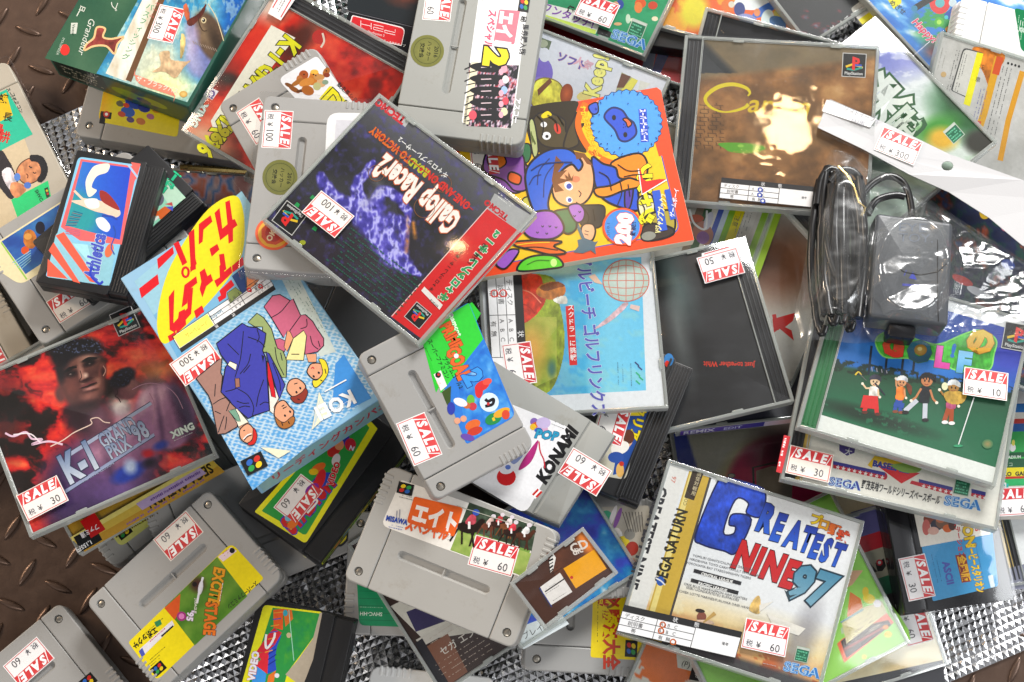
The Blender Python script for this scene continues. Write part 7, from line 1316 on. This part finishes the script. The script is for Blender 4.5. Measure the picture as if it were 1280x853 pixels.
def a_(a):
    P = lambda x, y: (620+x/3.88, y/3.88); Q = lambda x, y: (620+x/3.88, 200+y/3.88); ol = '16161c'
    W, H = POSES['book']['dim'][:2]
    a.poly(quad_mm(-W/2+.3, W/2-.3, -H/2+.3, H/2-.3), 'e84a20', mm=True); a.poly(rr(-W/2+7, W/2-1, -H/2+8, H/2-4, 6), '5a5aa8', mm=True); a.poly(rr(-W/2+7.8, W/2-1, -H/2+8.8, H/2-4, 6), 'f0c018', mm=True)
    # orange corner panel, dark stump
    a.poly([P(380,495),P(780,425),P(800,440),P(860,740),P(790,760),P(700,440),P(490,490),P(430,560),P(390,540)], 'e84a20')
    a.smooth([P(135,530),P(380,490),P(390,540),P(385,600),P(430,600),P(400,660),P(440,740),P(360,730),P(200,740),P(150,640)], '2a2418')
    a.smooth([P(180,590),P(230,545),P(330,580),P(340,640),P(390,700),P(330,720),P(220,700)], '4a4028', edge=ol, ew=1.5); a.smooth([P(330,720),P(345,640),P(370,590),P(395,545),P(385,620),P(400,700)], '4a4028', edge=ol, ew=1.5); a.smooth([P(160,600),P(185,590),P(205,730),P(180,755)], 'b8c080', edge=ol, ew=1.3)
    a.ell(*P(245,660), 5.5, 5, 'f0f0f0'); a.ell(*P(232,605), 4, 3.4, 'f0f0f0'); a.ell(*P(247,663), 2, 2, ol); a.ell(*P(298,625), 4, 7, 'd84030', -20); a.smooth([P(220,560),P(250,540),P(270,560),P(230,575)], 'e8d010')
    a.smooth([P(110,710),P(160,700),P(170,750),P(150,790),P(110,780)], '2a7048', edge=ol, ew=1.2)
    for x, y, r1 in ((30,800,26),(90,850,26)): a.smooth([P(x+r1*4*math.cos(t)*(.8+.2*math.sin(5*t)),y+r1*3.4*math.sin(t)) for t in np.linspace(0, 5.8, 9)], '8a50a8', edge=ol, ew=1.5)
    a.smooth([Q(-30,-60),Q(60,-70),Q(130,-20),Q(140,60),Q(150,140),Q(90,150),Q(40,100),Q(-60,50)], '8a50a8', edge=ol, ew=1.5); a.smooth([Q(60,100),Q(70,60),Q(120,80),Q(110,120)], 'e06020', edge=ol, ew=1.5); a.smooth([P(-40,760),P(20,740),P(50,790),P(10,820),P(-30,810)], 'e87818', edge=ol, ew=1.2); a.smooth([Q(130,190),Q(200,180),Q(250,240),Q(200,262),Q(150,250)], 'c8c048', edge=ol, ew=1.2)
    # round blue furry ball
    fur = [P(632+(172+9*(i % 2))*math.cos(t)*.98,600+(158+8*(i % 2))*math.sin(t)) for i, t in enumerate(np.linspace(0, 6.283, 61)[:-1])]
    a.poly(fur, '4a9ae8'); a.line(fur, 1, '1a2a60', close=True); a.smooth([P(525,570),P(560,525),P(610,535),P(640,575),P(670,600),P(680,650),P(640,685),P(600,680),P(575,630)], '2a50c8', edge='1a2a60', ew=1.75)
    a.ell(*P(572,572), 2.6, 3.4, ol); a.ell(*P(627,655), 2.6, 3.4, ol); a.smooth([P(615,580),P(635,575),P(658,600),P(640,618),P(630,595)], 'e86838', edge=ol, ew=1.2)
    for x, y in ((620,605),(628,616),(618,620),(570,625)): a.ell(*P(x, y), .8, .8, '10206a')
    a.line([P(710,530),P(722,690)], 10, '2048c0'); a.text('スーパーゲームボーイ', *P(697,532), 9.5, 86, 'f0f0f8', .04, sx=.42)
    a.smooth([P(455,510),P(490,500),P(495,545),P(470,555),P(450,530)], '3a58c8', edge=ol, ew=1.2)
    # red-orange chain lettering
    a.curve([P(435,500),P(405,560),P(400,620),P(430,690),P(470,740),P(530,780),P(600,800),P(650,805)], 6, 'e86a10'); a.text('なかまモンスター大集合', *P(405,520), 9, 74, 'f8c820', .05, out='c04808', sx=.7); a.vtext('すべて', *P(470,728), 8, 20, 'f0b818', 1.2, bold=.05)
    # child: blue cap at the left, face, blue tunic, boots at the right
    a.smooth([P(560,790),P(690,745),P(735,800),P(720,890),P(690,940),P(640,960),P(600,900),P(580,860)], 'e8861c', edge=ol, ew=1.75)
    a.smooth([Q(465,-10),Q(520,20),Q(580,40),Q(600,90),Q(680,100),Q(690,170),Q(690,245),Q(600,230),Q(520,190),Q(480,120)], '1e50c8', edge=ol, ew=1.9); a.smooth([Q(630,130),Q(665,140),Q(650,230),Q(625,225)], '4a3aa0', edge=ol, ew=1.5)
    a.smooth([Q(480,140),Q(560,125),Q(640,90),Q(690,100),Q(730,90),Q(700,130),Q(620,150),Q(540,180),Q(490,175)], 'e88a20', edge=ol, ew=1.75)
    a.smooth([Q(690,190),Q(750,170),Q(770,230),Q(750,290),Q(700,270)], 'dcd8b0', edge=ol, ew=1.5); a.smooth([Q(720,280),Q(790,250),Q(850,250),Q(870,310),Q(850,360),Q(780,370),Q(730,330)], 'a89838', edge=ol, ew=1.75); a.smooth([Q(705,370),Q(720,320),Q(770,310),Q(850,330),Q(860,360),Q(800,385),Q(725,392)], '38302c', edge=ol, ew=1.75); a.ell(*Q(740,370), 9, 5.5, '888a80', -8)
    a.smooth([Q(390,230),Q(470,220),Q(525,230),Q(520,300),Q(490,330),Q(420,320),Q(400,270)], '2a2e30', edge=ol, ew=1.5)
    a.smooth([Q(270,60),Q(300,-10),Q(380,-20),Q(450,0),Q(475,80),Q(465,160),Q(420,215),Q(340,225),Q(280,180)], 'e8a878', edge=ol, ew=1.75); a.ell(*P(380,800), 6, 7, 'e8a878', 20)
    a.smooth([P(145,900),P(150,820),P(200,760),P(270,725),P(350,725),P(400,765),P(420,800),P(400,830),P(370,800),P(330,820),P(290,870),P(260,950),P(255,1010),P(290,1080),P(330,1090),P(300,1105),P(240,1090),P(180,1020)], '2060d0', edge=ol, ew=1.9); a.curve([P(200,900),P(210,830),P(260,770)], 1.2, '12306a'); a.curve([P(230,960),P(240,860),P(300,780)], 1.2, '12306a')
    for p in ([(290,-20),(330,20),(300,60),(345,50),(310,90),(360,100),(300,120),(330,150),(285,160),(270,100)], [(380,-40),(430,-30),(470,30),(440,20),(420,-10),(390,0)]): a.poly([Q(*q) for q in p], '7a4a28')
    a.ell(*Q(352,128), 6, 4.6, 'f0f0f4', 50); a.ell(*Q(354,129), 3.4, 3.6, '2a48a8', 50); a.ell(*Q(355,195), 4.4, 3.6, 'f0f0f4', 40); a.ell(*Q(357,196), 2.6, 2.8, '2a48a8'); a.curve([Q(400,150),Q(412,165),Q(404,182)], 1.1, ol); a.curve([Q(388,205),Q(400,215)], 1, ol); a.ell(*Q(388,95), 5, 4, 'e8805c')
    a.smooth([Q(412,340),Q(430,312),Q(470,315),Q(482,350),Q(465,392),Q(425,388)], 'e8b088', edge=ol, ew=1.6); a.line([Q(430,345),Q(450,350)], .9, ol); a.line([Q(428,360),Q(448,366)], .9, ol)
    a.poly([Q(380,300),Q(400,310),Q(430,380),Q(480,400),Q(495,395),Q(480,420),Q(485,460),Q(460,440),Q(420,455),Q(375,450),Q(400,420),Q(395,390),Q(415,385)], '4a6878'); a.smooth([Q(275,260),Q(340,240),Q(380,250),Q(390,330),Q(350,360),Q(310,330)], '1e6a48', edge=ol, ew=1.75)
    a.smooth([Q(350,230),Q(400,215),Q(430,250),Q(420,295),Q(385,300)], '9a60c0', edge=ol, ew=1.5); a.smooth([Q(130,330),Q(180,260),Q(270,250),Q(320,300),Q(325,350),Q(270,385),Q(170,380)], '9a58c0', edge=ol, ew=1.9)
    for x, y in ((220,320),(255,320),(195,350),(240,355),(285,325),(400,250),(375,270)): a.curve([Q(x,y),Q(x+6,y+7),Q(x+12,y)], 1, ol)
    a.smooth([Q(85,400),Q(200,392),Q(320,398),Q(280,420),Q(340,452),Q(260,460),Q(180,440),Q(100,420)], 'e06018', edge=ol, ew=1.75); a.smooth([Q(110,540),Q(130,490),Q(200,465),Q(290,470),Q(325,515),Q(260,530)], '58c828', edge=ol, ew=1.75); a.ell(*Q(280,500), 4, 5, 'c8f088'); a.smooth([Q(0,500),Q(60,440),Q(110,440),Q(90,480),Q(40,530)], '9a58c0', edge=ol, ew=1.5)
    # badge and titles
    a.ell(*Q(612,325), 25, 23.5, 'e05020', 0, 32); a.ell(*Q(612,325), 22, 21, '3a88d8', 0, 32); a.text('200', *Q(645,412), 25, -83, 'f8f0f0', .08, out='d83818', ow=.03, sx=.95); a.vtext('モンスター', *Q(545,380), 5, -90, '181c50', 1.0); a.text('解説!!', *Q(672,372), 7, -85, '181c50', .03)
    a.line([Q(775,150),Q(812,345)], 10, '2a58c8'); a.text('Vジャンプブックス', *Q(797,358), 9.5, -80.5, 'f0e8a0', .04, sx=.6) ; a.line([Q(828,145),Q(858,290)], 6.5, '2a58c8'); a.text('ゲームボーイ', *Q(862,280), 7, -80, 'e8e8f8', .03, sx=.85)
    a.vtext('ジャンプ', *P(728,1020), 20, -93, 'e8e020', .92, bold=.08, out='2a2410', ow=.03) ; a.poly([Q(688,90),Q(700,40),Q(712,95),Q(730,105),Q(790,95),Q(825,95),Q(715,170),Q(705,140)], 'e02828'); a.line([Q(690,45),Q(708,170),Q(828,98)], 1.6, 'f4f0f0')
    for l, w_, c in (([Q(500,60),Q(545,90),Q(560,150)],1.1,ol), ([Q(600,100),Q(610,160),Q(590,220)],1.1,ol), ([Q(640,120),Q(650,180)],1,ol), ([Q(700,200),Q(720,240),Q(715,275)],1,ol), ([P(590,800),P(640,830),P(700,830)],1,ol), ([P(620,860),P(670,850),P(720,850)],1,ol), ([P(170,830),P(220,800),P(300,790),P(370,790)],1.4,'12306a'), ([P(160,900),P(185,860),P(220,850)],1.2,'12306a'), ([Q(430,240),Q(450,280),Q(440,315)],1,'000'), ([Q(470,240),Q(480,300)],1,'000'), ([Q(110,430),Q(200,425),Q(300,440)],1,ol), ([Q(100,415),Q(180,405),Q(260,402)],.8,'f0d020'), ([Q(150,510),Q(200,490),Q(260,490)],1,'2a7a18'), ([P(200,560),P(230,600),P(225,660)],1,ol), ([P(250,560),P(290,590),P(300,640)],1,ol), ([P(300,560),P(330,610)],1,ol), ([P(170,640),P(180,690)],.9,'5a6a30'), ([P(175,660),P(192,700)],.9,'5a6a30')): a.curve(l, w_, c)
    for k in range(26):
        t_ = k*.24; x, y = P(632+160*math.cos(t_), 600+146*math.sin(t_)); a.line([(x,y),(x+3*math.cos(t_+.5),y+3*math.sin(t_+.5))], 1, '16306e')
    for x, y in ((540,700),(600,720),(690,700),(560,660),(470,600),(500,640),(740,620),(720,560),(500,560),(640,505)): a.ell(*P(x, y), .8, .8, '16306e')
    for x, y, w_ in ((470,450,5),(560,480,4),(500,500,3),(640,470,4),(700,460,5)): a.ell(*Q(x,y), .1, .1, ol)
    a.poly([Q(345,95),Q(330,70),Q(352,88),Q(350,60),Q(366,92),Q(376,72),Q(372,104)], '7a4a28')
r = carton('book', 'orange-bordered cartoon monster book with a blue-capped child and a round number badge', 'pages', a_, 'picture_book'); r['category'] = 'book'; price('book', r, 606, 196, 82, '60')

def a_(a):
    P = lambda x, y: (620+x/3.88, y/3.88); Q = lambda x, y: (310+x/3.88, y/3.88)
    q = [(676,-22),(637,163),(576,155),(606,-30)]; rquad(a, [(664,-30),(640,162),(577,154),(603,-38)], 'f2f2f2', .05)
    a.pgrid([P(115,318),P(70,625),Q(1035,600),Q(1082,300)][0:0] or [P(112,318),P(72,622),Q(1060,612),Q(1072,305)], lambda X, Y: ramp(fbm(X/3.5, Y/5, 5)+.0*X, [(0,'0c0c10'),(.48,'101014'),(.52,'8a6a88'),(.6,'e8e0e8'),(.66,'c83848'),(.75,'181418')]), 40, 60)
    rquad(a, [Q(1120,300),Q(1082,300),Q(1042,600),Q(1070,605)], 'e8e0c0', .05)
    for k in range(5):
        y = 320+k*58; a.smooth([Q(1075,y),Q(1130,y-16),Q(1230,y-8),Q(1240,y+28),Q(1150,y+32),Q(1100,y+20)], '121216'); a.line([Q(1085,y+2),Q(1050,y+18)], 1.6, '121216'); a.line([Q(1110,y+24),Q(1060,y+36)], 1.4, '121216'); a.line([Q(1130,y+8),Q(1180,y+6)], 1.2, 'd8c0c8')
    for k, c in enumerate(('e8a0b0','f0f0f0','98b8e8','d84858','e8e8b0')): a.ell(*P(40+6*(k % 2),335+k*52), 4, 5, c); a.ell(*P(25,350+k*52), 3, 4, 'e8a8b8')
    a.ell(*Q(1090,560), 5, 6, 'd85060'); a.text('アスコー', *P(105,500), 9, 97, 'f0f0f8', .03) if 0 else a.text('アスコー', 650-5, 122, 8, 97, 'f0f0f8', .03)
    rquad(a, [P(55,62),P(110,60),P(75,220),P(5,215)][0:0] or [(650,14),(643,56),(617,52),(624,12)], 'd87888', .06); a.text('エイト', 626, 14, 22, 98, 'f4f0f0', .07, sx=.72); a.text('スペシャル', 612, 12, 12, 98, 'd85a78', .04, sx=.8)
    a.text('2', 608, 60, 38, 97, 'f0d820', .07, out='141414', ow=.05, sx=1.1); a.text('馬券購入術', 654, 30, 9, 97, '2a2a30', .02, sx=.85); a.text('秘', 652, 20, 8, 97, '222', .02); a.dash(657, 0, 97, 12, 1, 3, '444', .8); a.text('SHVC-42', 603, -18, 5, 97, '444')
    sfclogo(a, 655, 6, 15, 98)
    for k in range(3): a.dash(586+k*-1, 120, 97, 34, 1, 3, '444', .6)
r = sfc('cart_eight2', 'tall grey cartridge with a gold round sticker and large yellow number on its label', 'n64', a_); price('cart_eight2', r, 548, 4, 97, '60'); roundst('cart_eight2', r, 534, 64, 21, 20, 97)

def a_(a):
    P = lambda x, y: (310+x/3.88, y/3.88); Q = lambda x, y: (310+x/3.88, 200+y/3.88)
    def f(X, Y, u, v):
        C = ramp(fbm(X/35, Y/35, 4), [(0,'1c1c20'),(.6,'2a2a30'),(1,'3c3c44')]); C = mixc(C, '8e9096', np.clip(v*1.5-.95, 0, 1)*.9); C = mixc(C, '241c28', blob(X, Y, 430, 330, 80, 60, 0, .5));  # grey fade: partly cover tone, partly lid reflection put into the print
        h = np.maximum.reduce([seg(X, Y, [Q(*p) for p in ((350,70),(365,110),(400,170),(450,215),(530,235),(600,295),(660,380),(710,455),(760,505),(830,550))], [7,10,13,15,20,24,22,20,12,3]),
            seg(X, Y, [Q(*p) for p in ((540,200),(525,150),(530,95),(565,65),(590,25),(605,5))], [14,10,8,7,7,4]), seg(X, Y, [Q(*p) for p in ((620,220),(640,140),(690,150),(740,190),(772,240),(778,310))], [14,8,8,8,7,3]), seg(X, Y, [Q(*p) for p in ((690,300),(745,300),(755,360),(760,440))], [16,11,8,4])])
        n1 = fbm(X/6, Y/6, 14, 4); n2 = 1-abs(2*fbm(X/9, Y/14, 22, 3)-1); hm = np.clip((h+(n1-.5)*.35)*2.2, 0, 1)
        C = mixc(C, '38309c', hm*.95); C = mixc(C, '6a60d8', np.clip(hm*(n2-.55)*3.2, 0, 1)); C = mixc(C, 'c8c8ff', np.clip(hm*(n2-.8)*6*(h > .25), 0, 1)*.85); C = mixc(C, '1c1660', np.clip(hm*(.42-n1)*5, 0, 1)*.7)
        C = mixc(C, 'a0a0a8', seg(X, Y, [Q(600,60),Q(640,130),Q(560,215)], 9)*.35); C = mixc(C, 'd88830', np.maximum(seg(X, Y, [Q(770,270),Q(775,330),Q(765,440)], 4), seg(X, Y, [Q(800,300),Q(808,370)], 4))*np.clip(n1*2-.4, 0, 1)); return C
    cover(a, 'gallop', fn=f, left=2, nx=250, ny=220)
    a.poly([(609,258),(655,288),(529,424),(488,394)], 'd41c20'); a.poly([(618,240),(668,270),(652,290),(608,259)], 'a6a8aa'); a.line([(609,258),(489,394)], 1, 'e8d0d0')
    a.text('TECMO', 636, 269, 10, -142, 'c8202a', .06); a.dash(640, 258, -142, 26, 2, 4, 'e8e8e8', .8); a.poly([P(650,480),P(790,570),P(760,610),P(630,500)], 'b8babc'); a.text('TECMO', 507, 147, 12.5, -143, 'd0222c', .07)
    a.vtext('ギャロップレーサー2', 557, 366, 11.5, -50, '1e9a58', .98, bold=.07, out='f4f0ea', ow=.05); a.vtext('ギャロップレーサー最高峰', 540, 358, 5.6, -51, '2a1010', 1.05, bold=.02); a.vtext('一頭駆ける', 588, 326, 6.5, -51, '2a1010', 1.1, bold=.02)
    a.poly([(526,362),(530,357),(553,380),(549,386)], 'e8e4e0'); a.text('NTSC-J', 548, 381, 4, -140, '444', .03)
    pslogo(a, 522, 393, 25, -140)
    a.text('Gallop Racer2', 578, 270, 44, -140.5, 'f4f0ea', .04, out='d8642a', ow=.03, sx=.47); a.text('ONE AND ONLY', 589, 254, 14, -141, 'd8281e', .05, sx=.72); a.text('ROAD', 537, 213, 14, -141, 'b8c020', .05, sx=.72); a.text('TO VICTORY', 515, 195, 14, -141, 'e06a20', .05, sx=.72); a.line([(591,261),(470,164)], 1.2, 'c02018'); a.text('ギャロップレーサー2', 561, 217, 8.5, -142, 'e8e8e8', .02, sx=.95)
    for x, y, rr_ in ((530,258,13),(553,228,11),(470,215,10),(505,200,7)): a.line([(x+rr_*math.cos(t),y+rr_*math.sin(t)) for t in np.linspace(0, 6.3, 20)], .7, '8a5a30')
    # violet flame horse
    a.dash(496, 392, -142, 120, 9, 6.2, '1c5a48', 1.6, 5, .8, 8)
    for x, y in ((310,175),(320,325),(235,210)): a.poly([Q(x,y-12),Q(x+14,y),Q(x+6,y+16),Q(x-14,y+4)], '1a9a50')
    a.ell(*Q(262,395), 4, 3, '98a020'); pslogo(a, 361, 271, 32, -143)
r = jewel('gallop', 'racing disc case with a violet flaming horse and a red side strip', a_, 'traygrey'); price('gallop', r, 410, 268, -143, '100')

# ================================================================ camera in its plastic bag
key = 'toycam'; r, W, H, T = root(key, 'desk_camera'); tag(r, 'slate grey toy camera with a coiled black cable, packed inside the clear bag', 'camera')
M_ = pxmap(key); L = lambda x, y, z: (*M_([(x, y)])[0], z)
m = MB(); m.slab(-W/2, W/2, -H/2, H/2, 3, 0, T, 2.5, nb=4); m.build('housing', MT['cam'], r)
m = MB(); p = [L(1112,328,T+.2), L(1130,340,T+.2), L(1150,344,T+.2), L(1172,340,T+.2), L(1183,330,T+.2)]
m.tube(p, .35, 6); p2 = [L(1172,300,T+.1), L(1172,360,T+.1), L(1173,402,T+.1)]; m.tube(p2, .3, 6); m.build('seam_lines', MT['cable'], r)
a = Art(M_, T+.08); a.text('EYE', 1122, 289, 15, 2, '6a7280', .0, sx=1.5); a.text('TOY.', 1123, 302, 15, 2, '6a7280', 0, sx=1.3); a.poly([(1136,348),(1146,350),(1141,340)], '2a3ab0'); a.line([(1128,356),(1152,358)], 3, '3038a0'); a.line([(1130,345),(1133,338)], 1, '2a3ab0'); a.build('logo_print', MT['label'], r)
m = MB(); q = [L(1112,402,T*.45), L(1148,404,T*.45)]; cx, cy = (q[0][0]+q[1][0])/2, q[0][1]; m.slab(cx-9, cx+9, cy-8, cy+1, 2, T*.15, T*.8, 1); m.build('connector', MT['blackg'], r)
m = MB(); rg = random.Random(8)
for k in range(9):
    x = 1022+k*7.5; z = 6+4*(k % 3); pts = []
    top, bot = 216+rg.uniform(-6, 14), 392+rg.uniform(-12, 8); dx = rg.uniform(-5, 5)
    for i in range(13):
        t = i/12; w_ = math.sin(t*math.pi); pts.append(L(x+dx*w_*1.2+rg.uniform(-.7, .7)+(1052-x)*.22*(1-w_), top+(bot-top)*t, z+3*math.sin(t*5+k)+3))
    m.tube(pts, 2.5, 10)
    if k < 8:
        x2 = x+7.5; yy = top if k % 2 else bot; s_ = -1 if k % 2 else 1
        m.tube([L(x+(1052-x)*.22+ (x2-x)*u, yy+s_*9*math.sin(u*math.pi), z+2+2*u) for u in np.linspace(0, 1, 8)], 2.5, 10)
for sweep in ([(1040,222),(1056,206),(1076,214),(1082,250),(1076,320),(1080,385)], [(1024,250),(1030,216),(1044,205),(1062,225),(1060,300),(1066,390)], [(1030,220),(1036,300),(1052,350),(1075,398)], [(1078,240),(1095,222),(1115,214),(1132,222),(1140,240),(1144,266)], [(1088,262),(1098,245),(1120,238),(1136,240)]):
    P = [L(x, y, 15) for x, y in sweep]; V = [Vector(p) for p in P]; out = []
    for i in range(len(V)-1):
        for t in np.linspace(0, 1, 6, endpoint=False):
            a0, b0, c0, d0 = V[max(i-1, 0)], V[i], V[i+1], V[min(i+2, len(V)-1)]
            out.append(.5*((2*b0)+(-a0+c0)*t+(2*a0-5*b0+4*c0-d0)*t*t+(-a0+3*b0-3*c0+d0)*t**3))
    m.tube(out, 2.5, 10)
m.build('cable', MT['cable'], r, 60)
m = MB(); m.tube([L(1049,206,20), L(1058,216,21), L(1068,232,21), L(1074,252,21), L(1082,258,21), L(1078,268,20)], 1.1, 6); m.build('twist_tie', MT['gold'], r)

bag = link('plastic_bag', None); bag.location = r.location; bag.rotation_euler = r.rotation_euler
tag(bag, 'clear crinkled bag with a long white header card and a price sticker, holding a camera', 'bag')
# film draped over the contents
nx, ny = 150, 120; u, v = np.meshgrid(np.linspace(0, 1, nx), np.linspace(0, 1, ny))
A_, B_, C_, D_ = (np.array(q, float) for q in ((1026,140),(1330,335),(1305,428),(1004,408)))
edge = 1-.0*u; PX = A_*((1-u)*(1-v))[..., None]+B_*(u*(1-v))[..., None]+C_*(u*v)[..., None]+D_*((1-u)*v)[..., None]
PX[..., 0] += 7*(vnoise(v*7, u*0, 3)-.5)*(1-u)*2; PX[..., 1] += 10*(vnoise(u*9, v*0, 5)-.5)*v
X, Y = PX[..., 0], PX[..., 1]
zc = np.maximum.reduce([blob(X, Y, 1139, 336, 58, 78, 3, .25)*(T+2.5), blob(X, Y, 1052, 305, 42, 108, 3, .3)*(T+1), blob(X, Y, 1120, 225, 45, 22, 0, .6)*15, np.full(X.shape, 3.)])
def rid(s, k, ax=1., ay=1.): return 1-np.abs(2*vnoise(X/k*ax, Y/k*ay, s)-1)
fold = trin(X/44+Y/70, Y/36, 4)*7.5+trin(X/19, Y/23-X/40, 7)*2.2+rid(3, 9, .6, 1.3)**4*.9*vnoise(X/25, Y/25, 3)
damp = 1-np.maximum(.45*blob(X, Y, 1139, 336, 46, 62, 3, .2), .75*blob(X, Y, 1052, 305, 36, 96, 3, .2))
ed = np.clip(np.minimum.reduce([u*14, (1-u)*14, v*10, (1-v)*10]), 0, 1)
Z = (zc+fold*damp)*ed+2
mm = M_(PX.reshape(-1, 2)); i = np.arange(nx*ny).reshape(ny, nx)
F = np.column_stack([i[:-1,:-1].ravel(), i[1:,:-1].ravel(), i[1:,1:].ravel(), i[:-1,1:].ravel()])
mesh_raw('film', np.column_stack([mm, Z.ravel()])*MM, F.tolist(), MT['bag'], bag, True)
# header card, folded over, with a hanging hole
def curvez(x, y): return 13+1.6*math.sin(x/40)+(x-1030)/260*5
outer = [(1040,117),(1110,148),(1190,186),(1280,222),(1345,250),(1345,335),(1280,304),(1240,268),(1190,234),(1140,212),(1080,180),(1025,152),(1032,134)]
hole = [(1188+7.5*math.cos(t),201+6*math.sin(t)) for t in np.linspace(0, 2*math.pi, 14, endpoint=False)]
tri = tessellate_polygon([[Vector((x, y, 0)) for x, y in pl] for pl in (outer, hole)]); P = outer+hole
V = [L(x, y, curvez(x, y)) for x, y in P]; V2 = [(x, y, z+.5) for x, y, z in V]; n = len(P); no = len(outer)
F = []
for t in tri:
    a_, b_, c_ = (V[k] for k in t); up = (b_[0]-a_[0])*(c_[1]-a_[1])-(b_[1]-a_[1])*(c_[0]-a_[0]) > 0; t = tuple(t) if up else (t[0], t[2], t[1]); F += [tuple(k+n for k in t), t[::-1]]
for s0, cnt in ((0, no), (no, n-no)): F += [(s0+k, s0+(k+1) % cnt, n+s0+(k+1) % cnt, n+s0+k) for k in range(cnt)]
hd = mesh_raw('header_card', np.array(V+V2)*MM, F, MT['card'], bag)
m = MB(); m.add([L(1036,118,curvez(1040,0)+1), L(1098,143,curvez(1098,0)+1), L(1090,154,curvez(1090,0)+1), L(1030,132,curvez(1030,0)+1)], [(3,2,1,0)]); m.build('paper_tag', MT['paper'], bag, 0)
POSES['hdr'] = dict(dim=[1, 1, curvez(1125, 0)+.8], H=POSES[key]['H'])
a = Art(M_, curvez(1070, 0)+1.6); a.text('ソフトイーブイ', 1056, 132, 7, 22, '8a8a98'); a.text('PS2用', 1066, 146, 7, 22, '8a8a98'); a.build('handwriting', MT['sticker'], bag)
price('hdr', bag, 1126, 177, 22, '300', dz=.5)
m = MB()
for k in range(46):
    t = k/45; x = 1030+t*110; y = 157+t*51; m.tube([L(x, y, curvez(x, y)+.4), L(x+1.2, y+3.2, curvez(x, y)-.6)], .35, 4)
m.build('seal_ridges', MT['bag'], bag)
